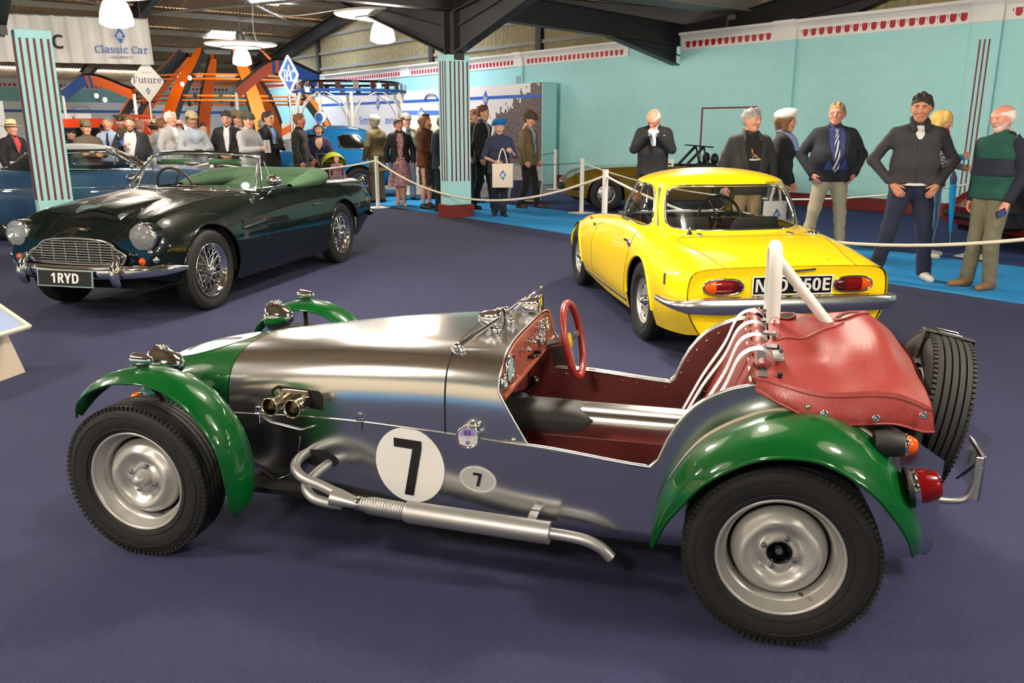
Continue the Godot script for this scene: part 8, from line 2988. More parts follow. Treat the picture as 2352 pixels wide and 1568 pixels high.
# d: pos, face (degrees, 0 looks towards the camera side +z), h, colours and pose; see the table of people
func person(label: String, d: Dictionary) -> Node3D:
	var h: float = d.get("h", 1.75)
	var k := h / 1.75
	var o := thing("person", label, "person", Transform3D(Basis(V(0, 1, 0), deg_to_rad(d.get("face", 0.0))).scaled(V(k, k, k)), d["pos"]), d.get("group", ""))
	var cell: float = d.get("cell", 0.022)
	var fine := cell < 0.018
	var bw: float = d.get("build", 1.0)
	var belly: float = d.get("belly", 0.0)
	var woman: bool = d.get("woman", false)
	var skin: Color = d.get("skin", rgb(206, 150, 124))
	var lean: float = d.get("lean", 0.0)
	var sh := 0.185 * (0.92 if woman else 1.0) * lerpf(1.0, bw, 0.5)
	# joints
	var hipx := 0.088
	var legs := [d.get("legL", [V(0.105, 0.49, 0.02), V(0.115, 0.085, -0.01)]), d.get("legR", [V(-0.105, 0.49, 0.02), V(-0.115, 0.085, -0.01)])]
	var arms := [d.get("armL", [V(0.275, 1.15, -0.02), V(0.27, 0.90, 0.08)]), d.get("armR", [V(-0.275, 1.15, -0.02), V(-0.27, 0.90, 0.08)])]
	var hands: Array = d.get("hands", [0.55, 0.55])
	var nb := V(0, 1.49, -0.015 + lean)
	var head: Vector3 = V(0, 1.632, 0.012 + lean * 1.5) + d.get("head_off", Vector3.ZERO)
	var hx := Transform3D(Basis(V(0, 1, 0), deg_to_rad(d.get("turn", 0.0))) * Basis(V(1, 0, 0), deg_to_rad(d.get("nod", 0.0))) * Basis.from_scale(V(1.05, 1.05, 1.05)), head)
	var sleeve: float = d.get("sleeve", 1.0) # share of the arm that is covered
	# body: one continuous skin
	var pr := [cap(V(-0.07, 1.3, -0.01), V(0.07, 1.3, -0.01), 0.075, 0.075, 0.03, 0.8), cap(V(0, 0.95, -0.01), V(0, 1.35, -0.01), 0.075, 0.075, 0.03), cap(V(-0.1, 1.40, -0.015), V(0.1, 1.40, -0.015), 0.045, 0.045, 0.03), cap(V(0, 1.42, -0.015), nb + V(0, 0.06, 0.008), 0.055, 0.05, 0.03)]
	for s in 2:
		var sg := 1.0 if s == 0 else -1.0
		var el: Vector3 = arms[s][0]
		var wr: Vector3 = arms[s][1]
		pr.append(cap(V(sg * sh, 1.39, -0.01), el, 0.038, 0.032, 0.02))
		pr.append(cap(el, wr, 0.032, 0.024, 0.012))
		pr.append(cap(V(sg * hipx, 0.9, 0), legs[s][0], 0.075, 0.05, 0.03))
		pr.append(cap(legs[s][0] + V(0, 0, 0.0), legs[s][1].lerp(legs[s][0], 0.55) + V(0, 0, -0.012), 0.05, 0.052, 0.02))
		pr.append(cap(legs[s][1].lerp(legs[s][0], 0.55) + V(0, 0, -0.012), legs[s][1], 0.052, 0.032, 0.02))
	var body := nets(pr, maxf(cell, 0.018))
	var head_mb := head_template(0.0055 if fine else 0.009, woman)
	var lin := skin.srgb_to_linear()
	body.col = lin
	body.c.fill(lin)
	var b0 := body.v.size()
	body.add(head_mb, hx)
	var hc: Color = d.get("hair", rgb(60, 44, 34))
	var brow := hc.lerp(skin, 0.35).srgb_to_linear()
	var lip := skin.lerp(rgb(150, 50, 56) if woman else rgb(160, 84, 78), 0.6 if woman else 0.4).srgb_to_linear()
	for i in head_mb.v.size():
		var q := head_mb.v[i]
		var c := lin
		if q.z > 0.06:
			if absf(q.y + 0.056) < 0.013 and absf(q.x) < 0.025:
				c = lip
			elif q.y > 0.028 and q.y < 0.042 and absf(q.x) > 0.012 and absf(q.x) < 0.05:
				c = brow
			elif d.has("beard") and q.y < -0.035:
				c = lin.lerp(d["beard"].srgb_to_linear(), 0.6)
		elif d.has("beard") and q.y < -0.03 and q.y > -0.11 and q.z > 0.0:
			c = lin.lerp(d["beard"].srgb_to_linear(), 0.5)
		body.c[b0 + i] = c
	for s in [-1.0, 1.0]: # eyes
		body.col = Color(0.7, 0.68, 0.66)
		var keep := body.xf
		body.xf = hx
		body.ball(V(s * 0.0315, 0.011, 0.0775), V(0.0135, 0.0105, 0.0125), 10, 6)
		body.col = Color(0.02, 0.015, 0.012)
		body.ball(V(s * 0.0315 + d.get("gaze", 0.0), 0.011, 0.0865), V(0.0058, 0.0058, 0.005), 8, 5)
		body.xf = keep
	body.col = lin
	for s in 2: # hands
		if hands[s] < 0.0:
			continue
		var sg := 1.0 if s == 0 else -1.0
		var el: Vector3 = arms[s][0]
		var wr: Vector3 = arms[s][1]
		var y := (el - wr).normalized()
		var palm: Vector3 = d.get("palms", [V(-1, 0, 0), V(1, 0, 0)])[s]
		var x := -(palm - y * palm.dot(y)).normalized()
		var z := x.cross(y)
		var ht := hand_template(hands[s], 0.0055 if fine else 0.01)
		var bs := Basis(x, y, z)
		if z.dot(d.get("thumbs", [V(0, 0.3, 1), V(0, 0.3, 1)])[s]) < 0.0:
			bs = Basis(x, y, -z)
		var b1 := body.v.size()
		body.add(ht, Transform3D(bs, wr))
		for i in range(b1, body.v.size()):
			body.c[i] = lin
	body.colored = true
	var sm: StandardMaterial3D
	if not M.has("skin"):
		sm = mat(Color.WHITE, 0.5)
		sm.vertex_color_use_as_albedo = true
		sm.subsurf_scatter_enabled = true
		sm.subsurf_scatter_strength = 0.15
		M["skin"] = sm
	put("body", body, M["skin"], o)
	# upper garment
	var top: Array = d["top"] # [kind, colour]
	var kind: String = top[0]
	var tp := []
	var hem: float = d.get("hem", {"jacket": 0.80, "coat": 0.62, "shirt": 0.93, "sweater": 0.90, "dress": 0.62, "cape": 0.7}[kind])
	var g := 0.012 if kind == "jacket" or kind == "coat" else 0.0
	tp.append(cap(V(-0.095 * bw, 1.33, 0.0), V(0.095 * bw, 1.33, 0.0), 0.118 + g + (0.01 if woman else 0.0), 0.118 + g + (0.01 if woman else 0.0), 0.07, 0.85))
	for s in [-1.0, 1.0]:
		tp.append(cap(V(s * 0.02, 1.448, -0.015), V(s * sh * 0.88, 1.402, -0.012), 0.066 + g * 0.5, 0.06 + g, 0.05))
	tp.append(cap(V(-0.065 * bw, 1.12, 0.008 + belly * 0.3), V(0.065 * bw, 1.12, 0.008 + belly * 0.3), (0.108 if woman else 0.122) * lerpf(1.0, bw, 0.5) + g + belly * 0.5, (0.108 if woman else 0.122) * lerpf(1.0, bw, 0.5) + g + belly * 0.5, 0.08, 0.9))
	tp.append(cap(V(-0.08 * bw, 0.96, 0), V(0.08 * bw, 0.96, 0), 0.125 + g, 0.125 + g, 0.07, 0.9))
	tp.append(cap(V(-0.085 * bw, minf(hem, 0.9), 0), V(0.085 * bw, minf(hem, 0.9), 0), 0.128 + g * 1.5, 0.128 + g * 1.5, 0.07, 0.95))
	tp.append(cap(V(0, 1.44, -0.02), nb + V(0, 0.012, 0), 0.078, 0.064 + g * 0.5, 0.03))
	if woman:
		for s in [-1.0, 1.0]:
			tp.append(cap(V(s * 0.07, 1.27, 0.075), V(s * 0.07, 1.26, 0.08), 0.062, 0.062, 0.05))
	for s in 2:
		var sg := 1.0 if s == 0 else -1.0
		var el: Vector3 = arms[s][0]
		var wr: Vector3 = arms[s][1]
		var e1 := 0.062 + g
		tp.append(cap(V(sg * sh, 1.395, -0.01), el if sleeve > 0.5 else V(sg * sh, 1.395, -0.01).lerp(el, sleeve * 2.0), e1, 0.052 + g, 0.03))
		if sleeve > 0.5:
			tp.append(cap(el, el.lerp(wr, (sleeve - 0.5) * 2.0 * 0.97), 0.052 + g, 0.039 + g, 0.02))
		if kind == "cape":
			tp.append(cap(V(sg * sh, 1.40, 0), V(sg * 0.24, 0.95, 0.02), 0.09, 0.1, 0.08))
	var upper := nets(tp, cell, hem, 100.0, 0.0035)
	put("top_garment", upper, top[1] if top[1] is Material else cloth(top[1], 0.85), o)
	# shirt front and tie, lapels
	if d.has("shirt"):
		var low: float = d.get("vee", 1.2)
		var nw: float = d.get("neck_w", 0.05)
		put("shirt_front", front_patch(tp, [[1.475, -nw, nw], [1.40, -nw * 1.25, nw * 1.25], [lerpf(1.40, low, 0.5), -nw * 0.95, nw * 0.95], [low, -0.012 - d.get("open", 0.0), 0.012 + d.get("open", 0.0)]], 0.01), d["shirt"] if d["shirt"] is Material else cloth(d["shirt"], 0.8), o)
		if kind == "jacket" or kind == "coat":
			for s in [-1.0, 1.0]:
				var lp := front_patch(tp, [[1.455, s * nw * 1.0, s * (nw + 0.045)], [1.36, s * nw * 1.25, s * (nw * 1.25 + 0.065)], [lerpf(1.40, low, 0.6), s * nw * 0.8, s * (nw * 0.8 + 0.04)], [low - 0.01, s * 0.01, s * 0.016]], 0.015, 4)
				put("lapel", lp, top[1] if top[1] is Material else cloth(top[1], 0.8), o)
		if d.has("tie"):
			put("tie", front_patch(tp, [[1.462, -0.02, 0.02], [1.43, -0.017, 0.017], [1.30, -0.026, 0.026], [maxf(low - 0.06, 0.99), -0.036, 0.036], [maxf(low - 0.10, 0.95), -0.004, 0.004]], 0.017, 5), d["tie"] if d["tie"] is Material else cloth(d["tie"], 0.6), o)
		if d.has("tie") or kind == "jacket" and d["shirt"] is Color and d["shirt"].v > 0.5 and not woman:
			put("collar", MB.new().tube(smooth([V(-0.012, 1.462, 0.072 + lean), V(-0.055, 1.50, 0.035 + lean), V(-0.05, 1.525, -0.04 + lean), V(0.0, 1.53, -0.075 + lean), V(0.05, 1.525, -0.04 + lean), V(0.055, 1.50, 0.035 + lean), V(0.012, 1.462, 0.072 + lean)], 5), 0.010, 8), cloth(d["shirt"], 0.8), o)
	# lower garment
	var bt: Array = d.get("bottom", ["trousers", rgb(30, 30, 34)])
	var lp2 := []
	if bt[0] == "trousers":
		lp2.append(cap(V(-0.075 * bw, 0.95, 0), V(0.075 * bw, 0.95, 0), 0.118, 0.118, 0.06, 0.9))
		for s in 2:
			var sg := 1.0 if s == 0 else -1.0
			lp2.append(cap(V(sg * hipx, 0.9, -0.005), legs[s][0], 0.1 * lerpf(1.0, bw, 0.6), 0.074, 0.035))
			lp2.append(cap(legs[s][0], legs[s][1] + V(0, -0.02, 0.0), 0.074, 0.066, 0.03))
		put("trousers", nets(lp2, cell, 0.045, 1.01 if kind == "shirt" or kind == "sweater" else 100.0, 0.005), bt[1] if bt[1] is Material else cloth(bt[1], 0.9), o)
	else:
		var sl: float = bt[2]
		lp2.append(cap(V(-0.07, 0.98, 0), V(0.07, 0.98, 0), 0.115, 0.115, 0.05, 0.9))
		lp2.append(cap(V(0, 0.95, 0), V(0, sl, 0), 0.15, 0.15 + bt[3], 0.05, 0.9))
		put("skirt", nets(lp2, cell, sl, 1.03, 0.008), bt[1] if bt[1] is Material else cloth(bt[1], 0.9), o)
	if d.has("belt"):
		var bl := PackedVector3Array()
		for i in 28:
			var a := TAU * i / 28
			var r0 := 0.0
			var r1 := 0.4
			for it in 12:
				var rm := (r0 + r1) / 2
				if field_at(lp2, V(cos(a) * rm, 0.995, sin(a) * rm)) < 0.0:
					r0 = rm
				else:
					r1 = rm
			bl.append(V(cos(a) * (r0 + 0.002), 0.995, sin(a) * (r0 + 0.002)))
		put("belt", MB.new().tube(bl, 0.016, 6, false, true), tone(d["belt"], 0.5), o)
	# shoes
	if d.get("shoes_seen", true):
		for s in 2:
			var an: Vector3 = legs[s][1]
			var to := V(an.x + (0.03 if s == 0 else -0.03), 0.03, an.z + 0.16)
			put("shoe", nets([cap(V(an.x, 0.04, an.z - 0.035), to, 0.044, 0.036, 0.02), cap(V(an.x, 0.075, an.z), V(an.x, 0.05, an.z + 0.04), 0.045, 0.045, 0.03)], 0.014, 0.003), tone(d.get("shoes", rgb(24, 20, 18)), 0.5), o)
	# hair and hat
	var style: String = d.get("style", "short")
	if style != "none":
		put("hair", hair_template(style, 0.007 if fine else 0.011), tone(hc, 0.75), o, hx)
	if d.has("hat"):
		add_hat(o, d["hat"][0], d["hat"][1], hx, d["hat"][2] if d["hat"].size() > 2 else Color.BLACK)
	if d.has("glasses"):
		var gl := MB.new()
		for s in [-1.0, 1.0]:
			var rg := PackedVector3Array()
			for i in 16:
				rg.append(V(s * 0.032 + cos(TAU * i / 16) * 0.023, 0.008 + sin(TAU * i / 16) * 0.017, 0.098))
			gl.tube(rg, 0.0022, 5, false, true)
			gl.tube(P3([V(s * 0.055, 0.014, 0.098), V(s * 0.078, 0.014, 0.03), V(s * 0.082, 0.005, -0.01)]), 0.002, 5)
		gl.tube(P3([V(-0.01, 0.012, 0.1), V(0.01, 0.012, 0.1)]), 0.002, 5)
		put("glasses", gl, tone(d["glasses"], 0.3, 0.4), o, hx)
	if d.has("extra"):
		d["extra"].call(o, tp, hx)
	return o

func dotted(base: Color, spots: Array, sd: int, freq := 0.09) -> StandardMaterial3D: # printed cloth: blotches of colour
	var im := Image.create(128, 128, false, Image.FORMAT_RGB8)
	im.fill(base)
	for k in spots.size():
		var g := noise_image(freq, 128, sd + k, 2)
		for y in 128:
			for x in 128:
				if g.get_pixel(x, y).r > 0.63:
					im.set_pixel(x, y, spots[k])
	var m := mat(Color.WHITE, 0.9)
	m.albedo_texture = ImageTexture.create_from_image(im)
	return tri(m, 2.2, false)

func striped(a: Color, b: Color, count: int, slant: float, along_y := true) -> StandardMaterial3D:
	var im := Image.create(128, 128, false, Image.FORMAT_RGB8)
	for y in 128:
		for x in 128:
			var t := ((y if along_y else x) / 128.0 * count + (x if along_y else y) / 128.0 * slant)
			im.set_pixel(x, y, a if fposmod(t, 1.0) < 0.5 else b)
	var m := mat(Color.WHITE, 0.7)
	m.albedo_texture = ImageTexture.create_from_image(im)
	return m

func build_people() -> void:
	var white := rgb(216, 214, 214)
	var black := rgb(20, 20, 23)
	var navy := rgb(24, 28, 44)
	var pale := rgb(214, 164, 140)
	var fallL := [V(0.275, 1.15, -0.02), V(0.27, 0.90, 0.08)]
	# onlookers on the right
	person("man in a black blazer bowing his head into a white handkerchief", {"pos": V(2.12, 0, -12.75), "face": -12, "h": 1.80, "cell": 0.016, "nod": 42, "turn": -20, "head_off": V(-0.01, -0.045, 0.045), "lean": 0.015, "style": "bald", "hair": rgb(196, 190, 184), "skin": rgb(214, 142, 118), "top": ["jacket", black], "shirt": white, "vee": 1.22, "armL": [V(0.27, 1.17, 0.12), V(0.06, 1.375, 0.215)], "armR": [V(-0.27, 1.17, 0.12), V(-0.07, 1.375, 0.225)], "hands": [0.7, 0.7], "palms": [V(-0.5, 0, -1), V(0.5, 0, -1)], "thumbs": [V(-1, 0.3, 0), V(1, 0.3, 0)], "build": 1.08, "belly": 0.03,
		"extra": func(o: Node, _tp: Array, _hx: Transform3D) -> void:
			put("badge", MB.new().ball(V(0.14, 1.36, 0.15), V(0.035, 0.008, 0.004), 10, 5), M["nickel"], o)})
	var tee := func(o: Node, tp: Array, _hx: Transform3D) -> void:
		var cols := [rgb(206, 150, 70), rgb(190, 70, 40), rgb(50, 120, 190), rgb(200, 176, 120), rgb(170, 90, 50), rgb(196, 190, 170), rgb(200, 170, 120)]
		var sp := [[1.30, -0.035, -0.02], [1.27, -0.03, -0.01], [1.225, -0.028, -0.012], [1.24, 0.0, 0.018], [1.23, 0.03, 0.045], [1.19, -0.065, 0.02], [1.195, 0.02, 0.07]]
		for k in 7:
			put("shirt_print", front_patch(tp, [[sp[k][0] + 0.018, sp[k][1], sp[k][2]], [sp[k][0] - 0.012 * (1.0 if k < 5 else 0.2), sp[k][1] + 0.01, sp[k][2] + 0.012]], 0.016, 3), tone(cols[k], 0.8), o)
		put("jacket_collar", MB.new().tube(smooth([V(-0.1, 1.40, 0.11), V(-0.085, 1.49, 0.04), V(-0.06, 1.53, -0.05), V(0, 1.54, -0.085), V(0.06, 1.53, -0.05), V(0.085, 1.49, 0.04), V(0.1, 1.40, 0.11)], 5), 0.022, 8), cloth(rgb(44, 44, 46)), o)
	person("grey haired man in an open black jacket over a printed black t-shirt", {"pos": V(2.72, 0, -9.72), "face": 8, "h": 1.71, "cell": 0.014, "turn": 28, "style": "short", "hair": rgb(150, 146, 142), "skin": rgb(208, 150, 126), "top": ["jacket", rgb(44, 43, 45)], "shirt": rgb(13, 13, 17), "vee": 0.92, "open": 0.07, "neck_w": 0.085, "bottom": ["trousers", rgb(168, 146, 108)], "build": 1.12, "belly": 0.03, "armL": [V(0.30, 1.15, -0.02), V(0.30, 0.9, 0.06)], "armR": [V(-0.30, 1.15, -0.02), V(-0.3, 0.9, 0.06)], "extra": tee})
	person("woman in a white beret and long black coat with a lilac scarf", {"pos": V(3.26, 0, -10.2), "face": 62, "h": 1.70, "cell": 0.015, "woman": true, "style": "bob", "hair": rgb(120, 84, 54), "top": ["coat", rgb(14, 14, 16)], "hat": ["beret", rgb(232, 226, 212)], "bottom": ["trousers", rgb(16, 16, 18)], "turn": 12, "build": 1.1,
		"extra": func(o: Node, _tp: Array, _hx: Transform3D) -> void:
			put("scarf", MB.new().tube(smooth([V(-0.03, 1.30, 0.165), V(-0.07, 1.42, 0.12), V(-0.075, 1.50, 0.02), V(0.0, 1.53, -0.08), V(0.075, 1.50, 0.02), V(0.07, 1.42, 0.12), V(0.02, 1.28, 0.17)], 6), 0.026, 8), cloth(rgb(132, 142, 190)), o)})
	var tie := striped(rgb(24, 32, 78), rgb(214, 212, 200), 7, 1.4)
	person("stout man in a navy blazer with a striped tie and beige trousers", {"pos": V(4.05, 0, -10.7), "face": -6, "h": 1.80, "cell": 0.014, "turn": -24, "style": "short", "hair": rgb(150, 122, 92), "skin": rgb(206, 136, 118), "top": ["jacket", rgb(26, 28, 38)], "shirt": rgb(52, 62, 118), "vee": 0.98, "open": 0.13, "neck_w": 0.085, "tie": tie, "bottom": ["trousers", rgb(170, 158, 130)], "belt": rgb(60, 34, 28), "build": 1.28, "belly": 0.08, "hem": 0.84, "glasses": rgb(90, 70, 60), "legL": [V(0.14, 0.49, 0.02), V(0.18, 0.085, 0.0)], "legR": [V(-0.17, 0.49, 0.03), V(-0.24, 0.085, 0.02)], "shoes": rgb(66, 38, 28), "armL": [V(0.36, 1.16, -0.05), V(0.25, 0.93, 0.08)], "armR": [V(-0.37, 1.16, -0.06), V(-0.25, 0.93, 0.08)], "hands": [0.3, 0.3]})
	person("dark haired man in a charcoal cardigan and jeans, hands in pockets", {"pos": V(4.05, 0, -8.5), "face": -14, "h": 1.83, "cell": 0.013, "turn": -16, "nod": 8, "style": "short", "hair": rgb(38, 28, 24), "skin": rgb(190, 128, 102), "top": ["sweater", rgb(50, 48, 52)], "shirt": rgb(206, 206, 204), "vee": 1.35, "neck_w": 0.032, "hem": 0.93, "bottom": ["trousers", rgb(30, 36, 60)], "shoes": rgb(214, 208, 198), "build": 1.2, "belly": 0.03, "legL": [V(0.15, 0.49, 0.02), V(0.20, 0.085, 0.0)], "legR": [V(-0.17, 0.50, 0.05), V(-0.27, 0.085, 0.07)], "armL": [V(0.36, 1.15, -0.08), V(0.20, 0.93, 0.10)], "armR": [V(-0.37, 1.15, -0.08), V(-0.20, 0.93, 0.10)], "hands": [0.25, 0.25], "palms": [V(-0.4, 0, -1), V(0.4, 0, -1)],
		"extra": func(o: Node, tp: Array, _hx: Transform3D) -> void:
			put("zip", front_patch(tp, [[1.32, -0.004, 0.004], [0.94, -0.004, 0.004]], 0.004, 3), tone(rgb(30, 29, 31), 0.5), o)
			put("undershirt", MB.new().tube(smooth([V(-0.12, 0.935, 0.10), V(0, 0.93, 0.14), V(0.14, 0.935, 0.09)], 6), 0.014, 8), cloth(rgb(220, 216, 214)), o)
			put("cardigan_collar", MB.new().tube(smooth([V(-0.05, 1.43, 0.115), V(-0.07, 1.50, 0.05), V(-0.058, 1.545, -0.05), V(0, 1.555, -0.08), V(0.058, 1.545, -0.05), V(0.07, 1.50, 0.05), V(0.05, 1.43, 0.115)], 5), 0.021, 8), cloth(rgb(34, 33, 36)), o)})
	person("blonde woman in a patterned top and pale jeans holding an umbrella", {"pos": V(5.02, 0, -10.0), "face": 58, "h": 1.70, "cell": 0.015, "woman": true, "style": "bob", "hair": rgb(214, 176, 92), "nod": 14, "top": ["shirt", dotted(rgb(22, 22, 26), [rgb(210, 208, 206), rgb(150, 150, 156)], 61, 0.07)], "bottom": ["trousers", rgb(118, 140, 168)], "shoes": rgb(206, 196, 186), "hem": 0.86, "armL": [V(0.24, 1.16, 0.06), V(0.10, 1.10, 0.28)], "armR": [V(-0.25, 1.17, 0.04), V(-0.12, 1.22, 0.26)], "hands": [0.8, 0.8],
		"extra": func(o: Node, _tp: Array, _hx: Transform3D) -> void:
			put("red_collar", nets([cap(V(-0.06, 1.40, 0.03), V(0.06, 1.40, 0.03), 0.1, 0.1, 0.04), cap(V(0, 1.44, 0.02), V(0, 1.50, 0.02), 0.085, 0.085, 0.03)], 0.016, 1.30), cloth(rgb(176, 24, 44)), o)})
	person("white bearded man in a green and navy sweatshirt facing left", {"pos": V(4.6, 0, -8.02), "face": -72, "h": 1.72, "cell": 0.013, "nod": 6, "style": "bald", "hair": rgb(212, 206, 200), "beard": rgb(216, 210, 206), "skin": rgb(214, 146, 124), "top": ["sweater", rgb(18, 74, 64)], "bottom": ["trousers", rgb(112, 108, 88)], "shoes": rgb(132, 96, 62), "build": 1.1, "belly": 0.04, "hem": 0.88, "legL": [V(0.1, 0.49, 0.04), V(0.11, 0.085, 0.0)], "legR": [V(-0.1, 0.49, 0.02), V(-0.11, 0.085, 0.06)], "armL": [V(0.25, 1.13, -0.08), V(0.24, 0.88, 0.06)], "armR": [V(-0.25, 1.12, -0.06), V(-0.22, 0.86, 0.02)], "hands": [0.7, 0.5], "palms": [V(-0.2, 0, -1), V(1, 0, 0)],
		"extra": func(o: Node, tp: Array, _hx: Transform3D) -> void:
			var bn := []
			for k in 5:
				var e: Array = tp[k].duplicate()
				e[2] += 0.009
				e[3] += 0.009
				bn.append(e)
			put("navy_band", nets(bn, 0.015, 1.10, 1.27), cloth(rgb(26, 28, 46)), o)
			var sl := []
			for k in range(6, tp.size()):
				var e: Array = tp[k].duplicate()
				if (e[0] - e[1]).length() > 0.12:
					if e[0].y > 1.4:
						e[0] = e[0].lerp(e[1], 0.3)
					e[2] += 0.009
					e[3] += 0.009
					sl.append(e)
			put("navy_sleeves", nets(sl, 0.015), cloth(rgb(24, 26, 44)), o)
			put("hood", nets([cap(V(-0.07, 1.47, -0.05), V(0.07, 1.47, -0.05), 0.05, 0.05, 0.03), cap(V(-0.05, 1.42, -0.12), V(0.05, 1.42, -0.12), 0.045, 0.045, 0.04), cap(V(-0.075, 1.45, 0.03), V(-0.07, 1.48, -0.04), 0.025, 0.03, 0.03), cap(V(0.075, 1.45, 0.03), V(0.07, 1.48, -0.04), 0.025, 0.03, 0.03)], 0.015), cloth(rgb(20, 22, 32)), o)})
	# visitors on the blue walkway
	var fl := dotted(rgb(196, 140, 128), [rgb(232, 196, 176), rgb(110, 60, 96), rgb(60, 70, 110)], 71)
	var g := "visitors on the blue walkway"
	person("young woman in a pink floral dress and black cardigan", {"pos": V(-2.2, 0, -16.62), "face": 12, "h": 1.67, "cell": 0.018, "group": g, "woman": true, "style": "bun", "hair": rgb(44, 28, 24), "skin": rgb(198, 142, 116), "top": ["jacket", rgb(16, 14, 16)], "hem": 0.62, "shirt": fl, "vee": 0.9, "open": 0.07, "neck_w": 0.06, "bottom": ["skirt", fl, 0.42, 0.13], "shoes": rgb(200, 160, 130), "turn": 16, "legL": [V(0.05, 0.49, 0.02), V(0.05, 0.085, 0.0)], "legR": [V(-0.05, 0.49, 0.02), V(-0.06, 0.085, -0.06)]})
	person("elderly woman in an olive coat and grey turban seen from behind", {"pos": V(-2.78, 0, -17.4), "face": -130, "h": 1.72, "cell": 0.022, "group": g, "woman": true, "style": "short", "hair": rgb(170, 160, 150), "top": ["coat", rgb(92, 80, 52)], "hat": ["turban", rgb(150, 146, 140)], "bottom": ["trousers", rgb(120, 108, 78)], "lean": 0.02})
	person("man in a grey flat cap and pale jacket behind the floral dress", {"pos": V(-2.22, 0, -17.95), "face": 30, "h": 1.74, "cell": 0.022, "group": g, "top": ["jacket", rgb(176, 170, 158)], "shirt": rgb(40, 48, 70), "vee": 1.2, "hat": ["flat_cap", rgb(110, 106, 100)], "bottom": ["trousers", rgb(150, 152, 164)]})
	person("blonde woman half hidden behind the fur coat", {"pos": V(-1.82, 0, -18.25), "face": 150, "h": 1.62, "cell": 0.026, "group": g, "woman": true, "style": "long", "hair": rgb(186, 150, 96), "top": ["jacket", rgb(110, 96, 90)]})
	var fur := dotted(rgb(92, 52, 30), [rgb(120, 72, 42), rgb(70, 38, 22)], 81, 0.12)
	person("woman in a brown fur coat and black feathered hat facing right", {"pos": V(-1.64, 0, -16.1), "face": 66, "h": 1.72, "cell": 0.02, "group": g, "woman": true, "style": "bob", "hair": rgb(128, 84, 50), "top": ["coat", fur], "hem": 0.80, "hat": ["fascinator", rgb(16, 15, 17)], "bottom": ["skirt", dotted(rgb(34, 30, 32), [rgb(96, 88, 92)], 85), 0.46, 0.0], "shoes": rgb(30, 22, 20), "build": 1.2, "armL": [V(0.27, 1.14, 0.06), V(0.1, 1.12, 0.2)], "armR": [V(-0.27, 1.14, 0.06), V(-0.1, 1.12, 0.2)],
		"extra": func(o: Node, _tp: Array, _hx: Transform3D) -> void:
			put("fur_collar", nets([cap(V(-0.12, 1.44, 0.0), V(0.0, 1.47, -0.08), 0.075, 0.08, 0.04), cap(V(0.12, 1.44, 0.0), V(0.0, 1.47, -0.08), 0.075, 0.08, 0.04), cap(V(0.1, 1.42, 0.06), V(0.02, 1.15, 0.16), 0.06, 0.05, 0.04), cap(V(-0.1, 1.42, 0.06), V(-0.02, 1.15, 0.16), 0.06, 0.05, 0.04)], 0.022, -100, 100, 0.006), fur, o)})
	person("man in a navy jacket half hidden by the middle pillar", {"pos": V(-1.33, 0, -15.6), "face": 75, "h": 1.68, "cell": 0.022, "group": g, "top": ["jacket", rgb(30, 34, 48)], "bottom": ["trousers", black], "hair": rgb(90, 80, 72), "lean": 0.05})
	person("tall man in a black suit facing right beside the middle pillar", {"pos": V(-0.55, 0, -16.0), "face": 68, "h": 1.89, "cell": 0.02, "group": g, "top": ["jacket", rgb(15, 15, 19)], "hair": rgb(92, 58, 38), "shirt": rgb(150, 160, 190), "tie": rgb(150, 136, 80), "vee": 1.2, "bottom": ["trousers", rgb(14, 14, 17)], "legL": [V(0.1, 0.49, 0.10), V(0.11, 0.085, 0.16)], "legR": [V(-0.1, 0.49, -0.02), V(-0.11, 0.085, -0.16)]})
	person("red haired man partly hidden behind the tall man in black", {"pos": V(-0.78, 0, -17.3), "face": 60, "h": 1.84, "cell": 0.026, "group": g, "top": ["jacket", rgb(40, 30, 30)], "hair": rgb(120, 66, 44)})
	person("woman in a blue beret and navy tunic carrying a cream tote bag", {"pos": V(-0.22, 0, -14.75), "face": 6, "h": 1.62, "cell": 0.017, "group": g, "woman": true, "style": "none", "skin": rgb(220, 164, 142), "top": ["shirt", rgb(44, 50, 76)], "sleeve": 0.5, "hem": 0.80, "hat": ["beret", rgb(0, 104, 168)], "bottom": ["trousers", rgb(26, 30, 46)], "build": 1.15, "armL": [V(0.29, 1.12, 0.05), V(0.20, 1.21, 0.26)], "armR": [V(-0.3, 1.10, 0.06), V(-0.1, 1.02, 0.24)], "hands": [0.9, 0.8], "nod": 6, "legL": [V(0.08, 0.49, 0.04), V(0.06, 0.085, 0.05)], "legR": [V(-0.08, 0.49, 0.0), V(-0.08, 0.085, -0.1)]})
	person("man in a tweed jacket and brown flat cap walking right", {"pos": V(0.32, 0, -16.2), "face": 62, "h": 1.76, "cell": 0.02, "group": g, "nod": 14, "hair": rgb(60, 44, 36), "top": ["jacket", dotted(rgb(104, 90, 60), [rgb(120, 106, 74), rgb(88, 74, 50)], 91, 0.2)], "shirt": rgb(198, 206, 224), "tie": rgb(130, 156, 198), "vee": 1.12, "hat": ["flat_cap", rgb(74, 62, 44)], "bottom": ["trousers", rgb(22, 20, 24)], "shoes": rgb(70, 40, 26), "legL": [V(0.1, 0.49, 0.08), V(0.11, 0.085, 0.14)], "legR": [V(-0.1, 0.49, 0.0), V(-0.11, 0.085, -0.14)]})
	# crowd beyond the rope on the left, seen from the waist up
	g = "crowd behind the rope on the left"
